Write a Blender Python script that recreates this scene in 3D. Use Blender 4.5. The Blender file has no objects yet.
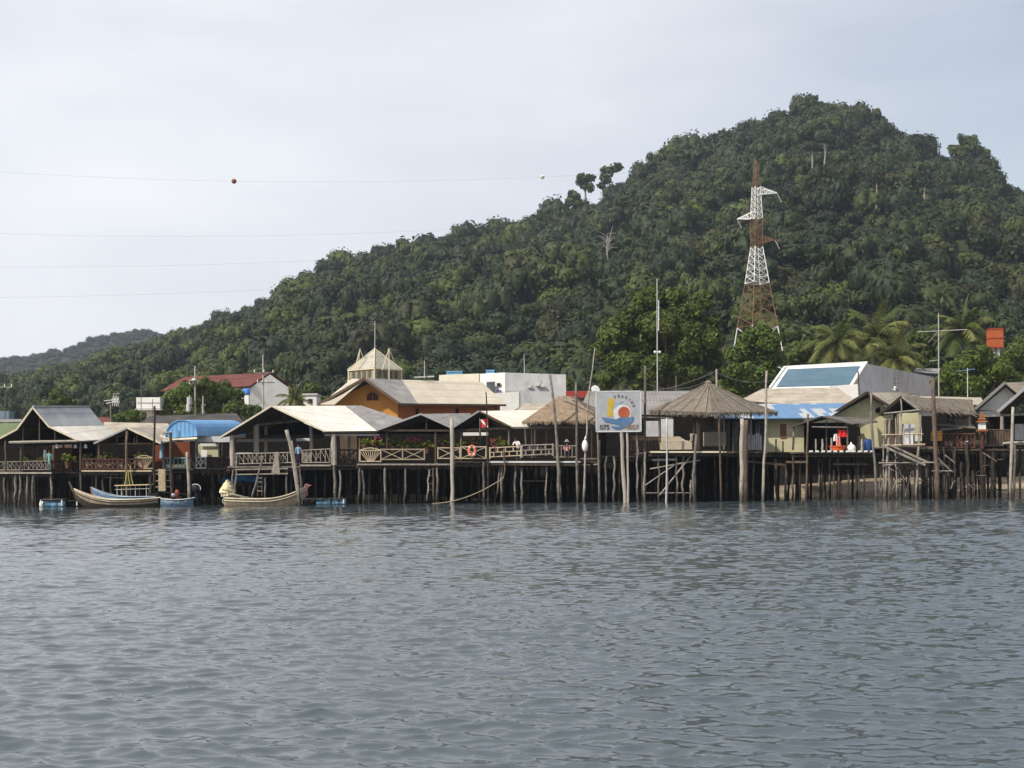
import bpy, math, random
import numpy as np
from mathutils import Vector, Matrix, noise
R = random.Random(7)
SC = bpy.context.scene
COL = SC.collection
FP = 1400.0; HY = 475.0; CAMZ = 2.0; RHO = 0.0085
CR, SR = math.cos(RHO), math.sin(RHO)
def P(px, py, Y):
    dx = px - 512.0; dy = HY - py
    wx = dx*CR + dy*SR; wy = -dx*SR + dy*CR
    return Vector((wx*Y/FP, Y, CAMZ + wy*Y/FP))
def XZ(px, py, Y):
    p = P(px, py, Y); return p.x, p.z
def scr(x, y, z):
    wx = x*FP/y; wy = (z-CAMZ)*FP/y
    return 512 + wx*CR - wy*SR, HY - (wx*SR + wy*CR)

# ---------------------------------------------------------------- materials
def L(c):
    return tuple(c) + (1.0,) if len(c) == 3 else c
MATS = {}
def mat(name, c1, c2=None, scale=3.0, rough=0.8, bump=0.3, bscale=None, stains=0.0, stain_c=(0.05,0.045,0.04), metal=0.0, spec=0.1, tide=False,
        corr=0.0, lap=0.0, patches=None, stretch=(1,1,1), rand=0.0, grain=0.0, sss=False):
    if name in MATS: return MATS[name]
    m = bpy.data.materials.new(name); m.use_nodes = True
    nt = m.node_tree; N = nt.nodes; K = nt.links
    b = N['Principled BSDF']
    b.inputs['Roughness'].default_value = rough
    b.inputs['Metallic'].default_value = metal
    b.inputs['Specular IOR Level'].default_value = spec
    tc = N.new('ShaderNodeTexCoord'); mp = N.new('ShaderNodeMapping')
    mp.inputs['Scale'].default_value = stretch
    K.new(tc.outputs['Object'], mp.inputs['Vector'])
    n1 = N.new('ShaderNodeTexNoise'); n1.inputs['Scale'].default_value = scale; n1.inputs['Detail'].default_value = 6; n1.inputs['Roughness'].default_value = .65
    K.new(mp.outputs[0], n1.inputs['Vector'])
    r1 = N.new('ShaderNodeValToRGB'); r1.color_ramp.elements[0].position = .35; r1.color_ramp.elements[1].position = .68
    r1.color_ramp.elements[0].color = L(c1); r1.color_ramp.elements[1].color = L(c2 or c1)
    K.new(n1.outputs['Fac'], r1.inputs['Fac'])
    col = r1.outputs['Color']
    def mixc(fac, a, bcol, blend='MIX'):
        x = N.new('ShaderNodeMix'); x.data_type = 'RGBA'; x.blend_type = blend
        if isinstance(fac, float): x.inputs[0].default_value = fac
        else: K.new(fac, x.inputs[0])
        K.new(a, x.inputs[6])
        if isinstance(bcol, tuple): x.inputs[7].default_value = L(bcol)
        else: K.new(bcol, x.inputs[7])
        return x.outputs[2]
    def math_(op, a, b_=None, clamp=False):
        x = N.new('ShaderNodeMath'); x.operation = op; x.use_clamp = clamp
        for i, q in enumerate((a, b_)):
            if q is None: continue
            if isinstance(q, (int, float)): x.inputs[i].default_value = q
            else: K.new(q, x.inputs[i])
        return x.outputs[0]
    if stains:
        n2 = N.new('ShaderNodeTexNoise'); n2.inputs['Scale'].default_value = scale*.45; n2.inputs['Detail'].default_value = 8; n2.inputs['Roughness'].default_value = .75
        mp2 = N.new('ShaderNodeMapping'); mp2.inputs['Scale'].default_value = (1.6, 1.6, .5)
        K.new(tc.outputs['Object'], mp2.inputs['Vector']); K.new(mp2.outputs[0], n2.inputs['Vector'])
        rr = N.new('ShaderNodeValToRGB'); rr.color_ramp.elements[0].position = .5; rr.color_ramp.elements[1].position = .72
        K.new(n2.outputs['Fac'], rr.inputs['Fac'])
        col = mixc(math_('MULTIPLY', rr.outputs['Color'], stains), col, stain_c)
    hgt = math_('MULTIPLY', n1.outputs['Fac'], .5)
    if corr or lap or patches:
        sx = N.new('ShaderNodeSeparateXYZ'); K.new(tc.outputs['UV'], sx.inputs[0])
        u, v = sx.outputs[0], sx.outputs[1]
        if corr:
            s = math_('SINE', math_('MULTIPLY', u, 2*math.pi/corr))
            hgt = math_('ADD', hgt, math_('MULTIPLY', s, .7))
            # each sheet weathers to its own tone
        if lap:
            vi = math_('FLOOR', math_('DIVIDE', v, lap)); ui = math_('FLOOR', math_('DIVIDE', u, 1.0))
            cb = N.new('ShaderNodeCombineXYZ'); K.new(ui, cb.inputs[0]); K.new(vi, cb.inputs[1])
            wn = N.new('ShaderNodeTexWhiteNoise'); wn.noise_dimensions = '2D'; K.new(cb.outputs[0], wn.inputs['Vector'])
            col = mixc(math_('MULTIPLY', wn.outputs['Value'], .28), col, tuple(x*.55 for x in c1))
            fr = math_('FRACT', math_('DIVIDE', v, lap))
            ln = math_('LESS_THAN', fr, .07)
            wn2 = math_('MULTIPLY', ln, .45)
            col = mixc(wn2, col, tuple(x*.35 for x in c1))
            hgt = math_('ADD', hgt, math_('MULTIPLY', fr, .4))
        if patches:
            ui = math_('FLOOR', math_('DIVIDE', u, patches[0])); vi = math_('FLOOR', math_('DIVIDE', v, patches[1]))
            cb = N.new('ShaderNodeCombineXYZ'); K.new(ui, cb.inputs[0]); K.new(vi, cb.inputs[1])
            wn = N.new('ShaderNodeTexWhiteNoise'); wn.noise_dimensions = '2D'; K.new(cb.outputs[0], wn.inputs['Vector'])
            col = mixc(math_('LESS_THAN', wn.outputs['Value'], patches[2]), col, patches[3])
    if grain:
        w = N.new('ShaderNodeTexNoise'); w.inputs['Scale'].default_value = 22*grain; w.inputs['Detail'].default_value = 3
        mg = N.new('ShaderNodeMapping'); mg.inputs['Scale'].default_value = (1, 1, .06)
        K.new(tc.outputs['Object'], mg.inputs['Vector']); K.new(mg.outputs[0], w.inputs['Vector'])
        g = N.new('ShaderNodeValToRGB'); g.color_ramp.elements[0].position = .4; g.color_ramp.elements[1].position = .62
        K.new(w.outputs['Fac'], g.inputs['Fac'])
        col = mixc(math_('MULTIPLY', g.outputs['Color'], .45), col, tuple(x*.4 for x in c1))
    if tide:                                              # black weed and wet line near the water
        gp = N.new('ShaderNodeNewGeometry'); sz = N.new('ShaderNodeSeparateXYZ'); K.new(gp.outputs['Position'], sz.inputs[0])
        zz = math_('ADD', sz.outputs[2], math_('MULTIPLY', math_('SUBTRACT', n1.outputs['Fac'], .5), 1.2))
        tr = N.new('ShaderNodeMapRange'); tr.inputs[1].default_value = .25; tr.inputs[2].default_value = 1.1; tr.inputs[3].default_value = .85; tr.inputs[4].default_value = 0
        K.new(zz, tr.inputs[0]); col = mixc(tr.outputs[0], col, (.022,.021,.016))
    if rand:
        oi = N.new('ShaderNodeObjectInfo')
        f = math_('MULTIPLY', math_('SUBTRACT', oi.outputs['Random'], .5), rand*2)
        hs = N.new('ShaderNodeHueSaturation'); K.new(math_('ADD', f, 1.0), hs.inputs['Value']); K.new(col, hs.inputs['Color']); col = hs.outputs[0]
    K.new(col, b.inputs['Base Color'])
    if bump:
        bp = N.new('ShaderNodeBump'); bp.inputs['Strength'].default_value = bump; bp.inputs['Distance'].default_value = .04
        K.new(hgt, bp.inputs['Height']); K.new(bp.outputs[0], b.inputs['Normal'])
    MATS[name] = m
    return m

wood_pale = mat('weathered pale wood', (.24,.21,.175), (.42,.38,.325), 4, .85, .4, grain=1, rand=.25, tide=True)
wood_grey = mat('grey driftwood', (.12,.108,.093), (.27,.245,.215), 4, .85, .4, grain=1, rand=.35, tide=True)
wood_dark = mat('dark tarred wood', (.035,.028,.022), (.085,.066,.05), 4, .85, .4, grain=1, rand=.3)
wood_mid = mat('brown wood', (.085,.062,.046), (.17,.125,.09), 4, .8, .4, grain=1, rand=.3, tide=True)
stilt_m = mat('tide worn stilt wood', (.03,.026,.021), (.16,.135,.11), 2.2, .9, .5, stretch=(1,1,.5), grain=1, rand=.45, tide=True)
red_wood = mat('red brown wood', (.085,.038,.03), (.15,.07,.052), 4, .8, .3, grain=1, rand=.2)
bamboo = mat('bamboo', (.30,.235,.155), (.46,.38,.27), 5, .6, .2, rand=.2)
roof_cream = mat('cream corrugated fibre cement', (.74,.70,.62), (.83,.79,.71), 1.2, .85, .5, stains=.35, stain_c=(.36,.33,.28), corr=.18, lap=1.15)
roof_grey = mat('grey corrugated fibre cement', (.25,.24,.23), (.38,.37,.36), 1.2, .85, .5, stains=.5, stain_c=(.13,.12,.11), corr=.18, lap=1.15)
roof_lgrey = mat('light grey corrugated fibre cement', (.46,.46,.46), (.58,.58,.575), 1.2, .85, .5, stains=.4, stain_c=(.2,.19,.18), corr=.25, lap=1.15)
roof_brown = mat('tan weathered roof sheet', (.36,.31,.25), (.50,.45,.38), .9, .85, .4, stains=.7, stain_c=(.17,.14,.12), corr=.18, lap=1.15)
roof_dark = mat('dark roof sheet', (.055,.05,.05), (.11,.10,.095), 1, .85, .4, stains=.3, corr=.18, lap=1.15)
roof_red = mat('red tile roof', (.13,.048,.040), (.18,.066,.054), 1.2, .75, .4, stains=.3, stain_c=(.13,.04,.03), corr=.25, lap=.4)
roof_blue = mat('blue metal roof', (.10,.27,.52), (.15,.34,.60), .8, .45, .5, stains=.25, stain_c=(.07,.15,.3), corr=.3, spec=.5)
roof_bluep = mat('blue metal roof with pale patches', (.08,.18,.34), (.13,.25,.42), 1.5, .5, .5, stains=.4, stain_c=(.04,.11,.27), corr=.25, spec=.5, patches=(.45,1.9,.33,(.40,.42,.43)))
roof_green = mat('mossy green roof', (.13,.17,.09), (.2,.22,.13), 1.2, .9, .4, stains=.4, corr=.2, lap=1.1)
glass_blue = mat('blue tinted glass roof', (.05,.115,.165), (.08,.155,.215), .5, .25, .35, corr=.0, lap=.45, spec=.6)
thatch = mat('palm thatch', (.20,.145,.10), (.36,.28,.20), 3, .95, .9, stains=.5, stain_c=(.10,.07,.05), grain=1.2)
thatch_g = mat('grey brown thatch', (.15,.125,.10), (.27,.235,.195), 3, .95, .9, stains=.5, stain_c=(.11,.09,.075), grain=1.2)
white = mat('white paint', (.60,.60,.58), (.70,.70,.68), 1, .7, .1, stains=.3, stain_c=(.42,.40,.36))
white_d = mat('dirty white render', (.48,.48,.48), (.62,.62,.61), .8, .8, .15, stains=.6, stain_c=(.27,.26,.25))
concrete = mat('streaked grey concrete', (.44,.43,.44), (.56,.55,.56), .7, .9, .2, stains=.7, stain_c=(.2,.2,.21))
column_m = mat('concrete column', (.30,.27,.23), (.42,.38,.33), 1.6, .9, .2, stains=.5)
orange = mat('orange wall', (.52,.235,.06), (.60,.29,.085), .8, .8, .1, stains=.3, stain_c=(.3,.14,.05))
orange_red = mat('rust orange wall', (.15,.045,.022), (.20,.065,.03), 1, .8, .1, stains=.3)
shaded_orange = mat('shade-painted orange wall', (.24,.085,.035), (.31,.12,.05), 1, .85, .1, stains=.3, rand=.0)  # orange darkened to paint the shade on the hall's side wall
yellow = mat('pale yellow wall', (.44,.42,.26), (.55,.52,.34), .8, .8, .1, stains=.6, stain_c=(.34,.31,.2))
tan_wall = mat('tan board wall', (.09,.065,.045), (.15,.11,.08), 1, .85, .2, stains=.4)
dark_wall = mat('shade-painted interior boards', (.007,.006,.005), (.018,.014,.012), 2, .9, .2, grain=1)  # near-black albedo stands in for the shade inside the buildings
bank_shade = mat('shade-painted bank', (.012,.011,.010), (.03,.027,.024), 2, .95, .6)  # near-black colour stands in for the shade under the decks
steel_w = mat('white steel', (.70,.70,.68), (.80,.80,.78), 2, .6, .1, stains=.3, stain_c=(.5,.42,.35))
steel_r = mat('rust red steel', (.17,.095,.055), (.24,.14,.085), 2, .7, .1)
metal_g = mat('galvanised metal', (.42,.42,.42), (.55,.55,.55), 2, .5, .1, rand=.2)
black_m = mat('black rubber and metal', (.012,.012,.013), (.03,.03,.03), 3, .5, .1)
blue_b = mat('blue plastic', (.10,.24,.36), (.17,.33,.45), 2, .45, .05)
blue_d = mat('dark blue plastic', (.02,.05,.16), (.04,.08,.22), 2, .45, .05)
blue_hull = mat('blue painted hull', (.08,.14,.23), (.17,.24,.33), 3, .6, .15, stains=.4, stain_c=(.2,.2,.19))
tan_hull = mat('tan varnished hull', (.22,.175,.125), (.36,.30,.22), 3, .6, .15, stains=.7, stain_c=(.13,.10,.075))
cream_p = mat('cream paint', (.60,.53,.38), (.70,.63,.47), 3, .6, .1, stains=.3, stain_c=(.35,.28,.18))
tarp = mat('cream tarpaulin', (.58,.50,.30), (.72,.65,.44), 4, .7, .5)
red_c = mat('red cloth', (.55,.02,.025), (.65,.045,.04), 4, .8, .2)
pink_c = mat('faded pink cloth', (.52,.20,.18), (.62,.3,.26), 4, .8, .2)
orange_p = mat('orange red plastic', (.62,.10,.03), (.72,.14,.05), 2, .5, .05)
white_c = mat('white cloth', (.66,.66,.64), (.76,.76,.74), 3, .8, .3)
ceramic = mat('terracotta', (.10,.05,.035), (.15,.08,.05), 3, .8, .2)
skin_m = mat('skin', (.30,.17,.11), (.34,.2,.13), 3, .6, 0)
hair_m = mat('black hair', (.012,.01,.009), (.02,.017,.015), 3, .6, 0)
teal_c = mat('teal shirt', (.16,.36,.36), (.22,.44,.43), 4, .8, .2)
blue_c = mat('light blue shirt', (.18,.32,.46), (.25,.4,.53), 4, .8, .2)
navy_c = mat('navy trousers', (.02,.025,.05), (.04,.045,.08), 4, .8, .2)
seat_c = mat('tan cushions', (.34,.29,.22), (.45,.40,.31), 4, .9, .2)
rope_m = mat('rope', (.28,.23,.16), (.38,.33,.24), 6, .9, .2)
cable_m = mat('cable', (.12,.12,.13), (.17,.17,.18), 6, .7, 0)
flower_m = mat('magenta blossom', (.40,.03,.10), (.62,.12,.22), 6, .7, .1)
yellow_p = mat('yellow paint', (.42,.30,.035), (.52,.38,.06), 2, .7, .05, stains=.3, stain_c=(.35,.3,.15))
red_p = mat('red paint', (.32,.065,.04), (.42,.12,.05), 2, .7, .05)
blue_p = mat('blue paint', (.06,.13,.25), (.10,.18,.31), 2, .7, .05, stains=.3, stain_c=(.25,.3,.36))
sign_bg = mat('off white sign board', (.30,.31,.33), (.40,.41,.43), 1.5, .7, .05, stains=.3, stain_c=(.32,.33,.34))
ink = mat('dark lettering', (.05,.04,.05), (.10,.08,.09), 3, .8, 0)
ink_f = mat('faded brown lettering', (.22,.14,.09), (.30,.20,.13), 3, .8, 0)

def leafmat(name, ramp, rand=1.0, rough=.6, trans=.25, attr=True):
    m = bpy.data.materials.new(name); m.use_nodes = True
    nt = m.node_tree; N = nt.nodes; K = nt.links; b = N['Principled BSDF']
    at = N.new('ShaderNodeAttribute'); at.attribute_name = 'tint'
    oi = N.new('ShaderNodeObjectInfo')
    ad = N.new('ShaderNodeMath'); ad.operation = 'ADD'; K.new(at.outputs['Fac'], ad.inputs[0])
    mu = N.new('ShaderNodeMath'); mu.operation = 'MULTIPLY'; mu.inputs[1].default_value = rand; K.new(oi.outputs['Random'], mu.inputs[0]); K.new(mu.outputs[0], ad.inputs[1])
    fr = N.new('ShaderNodeMath'); fr.operation = 'FRACT'; K.new(ad.outputs[0], fr.inputs[0])
    cr = N.new('ShaderNodeValToRGB'); e = cr.color_ramp.elements
    e[0].color = L(ramp[0]); e[0].position = 0; e[1].color = L(ramp[-1]); e[1].position = 1
    for i, c in enumerate(ramp[1:-1]):
        q = e.new((i+1)/(len(ramp)-1)); q.color = L(c)
    K.new(fr.outputs[0], cr.inputs['Fac'])
    tc = N.new('ShaderNodeTexCoord'); n = N.new('ShaderNodeTexNoise'); n.inputs['Scale'].default_value = .9; n.inputs['Detail'].default_value = 4
    K.new(tc.outputs['Object'], n.inputs['Vector'])
    hs = N.new('ShaderNodeHueSaturation'); mr = N.new('ShaderNodeMapRange')
    mr.inputs[1].default_value = .3; mr.inputs[2].default_value = .7; mr.inputs[3].default_value = .65; mr.inputs[4].default_value = 1.4
    K.new(n.outputs['Fac'], mr.inputs[0]); K.new(mr.outputs[0], hs.inputs['Value']); K.new(cr.outputs[0], hs.inputs['Color'])
    K.new(hs.outputs[0], b.inputs['Base Color'])
    b.inputs['Roughness'].default_value = rough; b.inputs['Specular IOR Level'].default_value = .25
    if trans:
        tr = N.new('ShaderNodeBsdfTranslucent'); mx = N.new('ShaderNodeMixShader'); mx.inputs[0].default_value = trans
        K.new(hs.outputs[0], tr.inputs['Color']); K.new(b.outputs[0], mx.inputs[1]); K.new(tr.outputs[0], mx.inputs[2])
        K.new(mx.outputs[0], N['Material Output'].inputs['Surface'])
    return m
forest_m = leafmat('forest foliage', [(.008,.017,.003),(.020,.032,.004),(.009,.021,.003),(.029,.041,.005),(.012,.026,.003),(.032,.033,.006),(.010,.019,.003),(.056,.074,.008),(.008,.017,.003)], trans=0)
tree_m = leafmat('tree foliage', [(.034,.056,.009),(.078,.105,.018),(.05,.075,.013),(.125,.15,.03),(.034,.056,.009)], rand=.2)
bright_m = leafmat('bright foliage', [(.045,.08,.012),(.10,.135,.022),(.07,.105,.016)], rand=.3)
palm_m = leafmat('palm leaf', [(.04,.06,.011),(.07,.09,.018),(.16,.165,.05),(.055,.072,.015)], rand=.5)
plant_m = leafmat('pot plant foliage', [(.05,.075,.013),(.19,.20,.03),(.10,.115,.02)], rand=1.0)
bark = mat('bark', (.10,.08,.065), (.19,.16,.13), 4, .9, .5, grain=1)
bark_pale = mat('pale dead bark', (.22,.20,.18), (.34,.32,.30), 3, .9, .2)

# ---------------------------------------------------------------- mesh helpers
class MB:
    def __init__(s): s.v = []; s.f = []; s.m = []; s.uv = []
    def add(s, vs, fs, m=0, uvs=None):
        o = len(s.v); s.v += [tuple(x) for x in vs]
        for i, f in enumerate(fs):
            s.f.append([o+k for k in f]); s.m.append(m); s.uv.append(uvs[i] if uvs else None)
        return s
    def box(s, x0, x1, y0, y1, z0, z1, m=0):
        return s.hexa([Vector(p) for p in ((x0,y0,z0),(x1,y0,z0),(x1,y1,z0),(x0,y1,z0),(x0,y0,z1),(x1,y0,z1),(x1,y1,z1),(x0,y1,z1))], m)
    def hexa(s, c, m=0):
        fs = [(0,3,2,1),(4,5,6,7),(0,1,5,4),(1,2,6,5),(2,3,7,6),(3,0,4,7)]
        uvs = []
        for f in fs:
            a, b_, d = c[f[0]], c[f[1]], c[f[3]]
            w = (b_-a).length; h = (d-a).length
            uvs.append([(0,0),(w,0),(w,h),(0,h)])
        return s.add(c, fs, m, uvs)
    def slab(s, p0, p1, p2, p3, th, m=0):
        """top face p0(eave start) p1(eave end) p2(ridge end) p3(ridge start); uv u along eave, v up the slope"""
        n = (p1-p0).cross(p3-p0)
        if n.length < 1e-6: n = (p2-p1).cross(p3-p1)
        n.normalize()
        if n.z < 0: n = -n
        d = n*th
        w0 = (p1-p0).length; w1 = (p2-p3).length; h = (p3-p0).length; e = (p1-p0).normalized() if w0 > 1e-6 else (p2-p3).normalized()
        def uvp(p): q = p-p0; u = q.dot(e); return (u, (q-e*u).length)
        U = [uvp(p) for p in (p0,p1,p2,p3)]
        g = 6 if abs((p2-p0).dot(n) - (p1-p0).dot(n) - (p3-p0).dot(n)) > .015 else 1; q = g+1
        def bi(a, b_, c_, e_, u, v): return (a*(1-u)+b_*u)*(1-v) + (e_*(1-u)+c_*u)*v
        top = [bi(p0,p1,p2,p3,i/g,j/g) for j in range(q) for i in range(q)]; uv = [tuple(bi(*[Vector((a[0],a[1],0)) for a in U],i/g,j/g))[:2] for j in range(q) for i in range(q)]
        N2 = q*q; vs = [t-d for t in top] + top; fs = []; us = []
        for j in range(g):
            for i in range(g): a = j*q+i; f = [a, a+1, a+q+1, a+q]; fs.append(f[::-1]); us.append([uv[k] for k in f[::-1]])
        s.nb = len(fs)
        for j in range(g):
            for i in range(g): a = j*q+i; f = [a, a+1, a+q+1, a+q]; fs.append([k+N2 for k in f]); us.append([uv[k] for k in f])
        sd = [(0,0),(.01,0),(.01,.01),(0,.01)]
        for i in range(g):
            for a, b_ in ((i,i+1),((q-1)*q+i+1,(q-1)*q+i),((i+1)*q,i*q),(i*q+q-1,(i+1)*q+q-1)): fs.append([a, b_, b_+N2, a+N2]); us.append(sd)
        return s.add(vs, fs, m, us)
    def bar(s, p, q, r, r2=None, n=6, m=0):
        return s.path([p, q], [r, r if r2 is None else r2], n, m)
    def path(s, pts, rad, n=6, m=0):
        pts = [Vector(p) for p in pts]; vs = []
        for i, p in enumerate(pts):
            d = (pts[min(i+1, len(pts)-1)] - pts[max(i-1, 0)]).normalized()
            a = Vector((0,0,1)) if abs(d.z) < .9 else Vector((0,1,0))
            u = d.cross(a).normalized(); w = u.cross(d)
            r = rad[i] if isinstance(rad, (list, tuple)) else rad
            o = math.pi/4 if n == 4 else 0
            for k in range(n):
                t = 2*math.pi*k/n + o
                vs.append(p + (u*math.cos(t) + w*math.sin(t))*r*(1.2 if n == 4 else 1))
        fs = []
        for i in range(len(pts)-1):
            for k in range(n):
                a = i*n+k; b_ = i*n+(k+1) % n
                fs.append((a, b_, b_+n, a+n))
        fs.append(tuple(range(n-1, -1, -1))); fs.append(tuple(range((len(pts)-1)*n, len(pts)*n)))
        return s.add(vs, fs, m)
    def pole(s, p, q, r, r2=None, wob=.05, seg=6, n=7, m=0, rng=R):
        p = Vector(p); q = Vector(q); r2 = r if r2 is None else r2; pts = []; rad = []
        for i in range(seg+1):
            t = i/seg; w = wob*(0 if i in (0,) else 1)
            pts.append(p.lerp(q, t) + Vector((rng.uniform(-w, w), rng.uniform(-w, w)*.5, 0)))
            rad.append((r*(1-t)+r2*t)*rng.uniform(.88, 1.12))
        return s.path(pts, rad, n, m)
    def disc(s, c, r, ax, th, n=16, m=0):
        ax = Vector(ax).normalized(); c = Vector(c)
        return s.path([c-ax*th/2, c+ax*th/2], [r, r], n, m)
    def sphere(s, c, r, m=0, nu=10, nv=7, sq=(1,1,1)):
        vs = []; fs = []
        for j in range(nv+1):
            ph = math.pi*j/nv
            for i in range(nu):
                th = 2*math.pi*i/nu
                vs.append((c[0]+r*sq[0]*math.sin(ph)*math.cos(th), c[1]+r*sq[1]*math.sin(ph)*math.sin(th), c[2]+r*sq[2]*math.cos(ph)))
        for j in range(nv):
            for i in range(nu):
                a = j*nu+i; b_ = j*nu+(i+1) % nu
                fs.append((a, a+nu, b_+nu, b_))
        return s.add(vs, fs, m)
    def build(s, name, mats, parent=None, smooth=False):
        if not isinstance(mats, (list, tuple)): mats = [mats]
        me = bpy.data.meshes.new(name)
        o = bpy.data.objects.new(name, me); COL.objects.link(o)
        off = Vector((0,0,0)); p = parent
        while p is not None: off += p.location; p = p.parent
        vs = [(a-off.x, b-off.y, c-off.z) for a, b, c in s.v]
        if parent is None and vs:
            z0 = min(v[2] for v in vs); xs = [v[0] for v in vs]; ys = [v[1] for v in vs]
            c = Vector(((min(xs)+max(xs))/2, (min(ys)+max(ys))/2, z0))
            vs = [(a-c.x, b-c.y, d-c.z) for a, b, d in vs]; o.location = c
        me.from_pydata(vs, [], s.f)
        for mm in mats: me.materials.append(mm)
        me.polygons.foreach_set('material_index', s.m)
        if any(u for u in s.uv):
            ul = me.uv_layers.new(name='UVMap'); fl = []
            for f, u in zip(s.f, s.uv):
                for k in range(len(f)): fl += list(u[k]) if u else [0, 0]
            ul.data.foreach_set('uv', fl)
        if smooth: me.polygons.foreach_set('use_smooth', [True]*len(s.f))
        me.update()
        if parent is not None: o.parent = parent
        return o
def tag(o, label=None, cat=None, group=None, kind=None):
    if label: o['label'] = label
    if cat: o['category'] = cat
    if group: o['group'] = group
    if kind: o['kind'] = kind
    return o
def empty(name, loc, label, cat, group=None):
    o = bpy.data.objects.new(name, None); COL.objects.link(o); o.location = Vector(loc); o.empty_display_size = .3
    return tag(o, label, cat, group)
def npmesh(name, V, F, mats, tint=None, kf=4, parent=None, loc=None):
    me = bpy.data.meshes.new(name)
    V = np.asarray(V, dtype=np.float32); F = np.asarray(F, dtype=np.int32)
    me.vertices.add(len(V)); me.vertices.foreach_set('co', V.ravel())
    me.loops.add(F.size); me.loops.foreach_set('vertex_index', F.ravel())
    me.polygons.add(len(F)); me.polygons.foreach_set('loop_start', np.arange(0, F.size, F.shape[1], dtype=np.int32))
    me.polygons.foreach_set('loop_total', np.full(len(F), F.shape[1], dtype=np.int32))
    for m in mats: me.materials.append(m)
    if tint is not None:
        a = me.attributes.new('tint', 'FLOAT', 'POINT'); a.data.foreach_set('value', np.asarray(tint, dtype=np.float32))
    me.update(calc_edges=True); me.validate()
    o = bpy.data.objects.new(name, me); COL.objects.link(o)
    if parent is not None: o.parent = parent
    if loc is not None: o.location = loc
    return o

# ---------------------------------------------------------------- camera, sky, sun, haze
cam = bpy.data.cameras.new('camera'); camo = bpy.data.objects.new('camera', cam); COL.objects.link(camo)
camo.matrix_world = Matrix.Translation((0,0,CAMZ)) @ Matrix.Rotation(math.pi/2, 4, 'X') @ Matrix.Rotation(-RHO, 4, 'Z')
cam.sensor_width = 36; cam.lens = 36*FP/1024; cam.shift_y = (HY-384)/1024; cam.clip_start = .3; cam.clip_end = 8000
SC.camera = camo
SUN = Vector((-.70, -.62, .0)).normalized()*math.cos(math.radians(43)) + Vector((0,0,math.sin(math.radians(43))))
sl = bpy.data.lights.new('sun', 'SUN'); sl.energy = 5.0; sl.angle = math.radians(1.5); sl.color = (1,.92,.80)
so = bpy.data.objects.new('sun', sl); COL.objects.link(so); so.rotation_euler = SUN.to_track_quat('Z', 'Y').to_euler(); so.location = (0,0,300)
w = bpy.data.worlds.new('World'); SC.world = w; w.use_nodes = True
nt = w.node_tree; N = nt.nodes; K = nt.links; bg = N['Background']
sky = N.new('ShaderNodeTexSky'); sky.sky_type = 'NISHITA'; sky.sun_disc = False; sky.sun_elevation = math.radians(43)
sky.sun_rotation = math.atan2(SUN.x, SUN.y); sky.dust_density = 2.0; sky.air_density = 1.0
tc = N.new('ShaderNodeTexCoord'); mp = N.new('ShaderNodeMapping'); mp.inputs['Scale'].default_value = (1.0, 1.0, 3.2); mp.inputs['Rotation'].default_value = (0.0, .25, 0)
K.new(tc.outputs['Generated'], mp.inputs[0])
n = N.new('ShaderNodeTexNoise'); n.inputs['Scale'].default_value = 2.1; n.inputs['Detail'].default_value = 7; n.inputs['Roughness'].default_value = .5
K.new(mp.outputs[0], n.inputs['Vector'])
mr = N.new('ShaderNodeMapRange'); mr.inputs[1].default_value = .25; mr.inputs[2].default_value = .75; mr.inputs[3].default_value = .52; mr.inputs[4].default_value = 1.0
K.new(n.outputs['Fac'], mr.inputs[0])
# thin high cloud veil thicker to the west (left), opening to pale blue on the right
sx = N.new('ShaderNodeSeparateXYZ'); K.new(tc.outputs['Generated'], sx.inputs[0])
m2 = N.new('ShaderNodeMapRange'); m2.inputs[1].default_value = -.2; m2.inputs[2].default_value = .5; m2.inputs[3].default_value = .05; m2.inputs[4].default_value = -.42
K.new(sx.outputs[0], m2.inputs[0])
ad = N.new('ShaderNodeMath'); ad.operation = 'ADD'; ad.use_clamp = True; K.new(mr.outputs[0], ad.inputs[0]); K.new(m2.outputs[0], ad.inputs[1])
mx = N.new('ShaderNodeMix'); mx.data_type = 'RGBA'; K.new(ad.outputs[0], mx.inputs[0]); K.new(sky.outputs[0], mx.inputs[6]); mx.inputs[7].default_value = (9.6,9.65,9.9,1)
K.new(mx.outputs[2], bg.inputs['Color']); bg.inputs['Strength'].default_value = .115
SC.view_settings.view_transform = 'Standard'; SC.view_settings.look = 'None'; SC.view_settings.exposure = 0; SC.view_settings.gamma = 1
SC.cycles.use_denoising = True; SC.cycles.max_bounces = 5; SC.cycles.diffuse_bounces = 2; SC.cycles.glossy_bounces = 2; SC.cycles.transmission_bounces = 2; SC.cycles.volume_bounces = 0; SC.cycles.transparent_max_bounces = 6
SC.cycles.sample_clamp_indirect = 4; SC.cycles.caustics_reflective = False; SC.cycles.caustics_refractive = False

hz = MB().box(-1500, 1500, -20, 2300, -9, 330)
ho = hz.build('haze', [], None); tag(ho, kind='stuff', label='thin pale sea haze over the bay and hill')
hm = bpy.data.materials.new('haze air'); hm.use_nodes = True; N = hm.node_tree.nodes; N.remove(N['Principled BSDF'])
pv = N.new('ShaderNodeVolumePrincipled'); pv.inputs['Color'].default_value = (.66,.76,.92,1); pv.inputs['Density'].default_value = .00018; pv.inputs['Anisotropy'].default_value = .3
hm.node_tree.links.new(pv.outputs[0], N['Material Output'].inputs['Volume']); ho.data.materials.append(hm)

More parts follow.
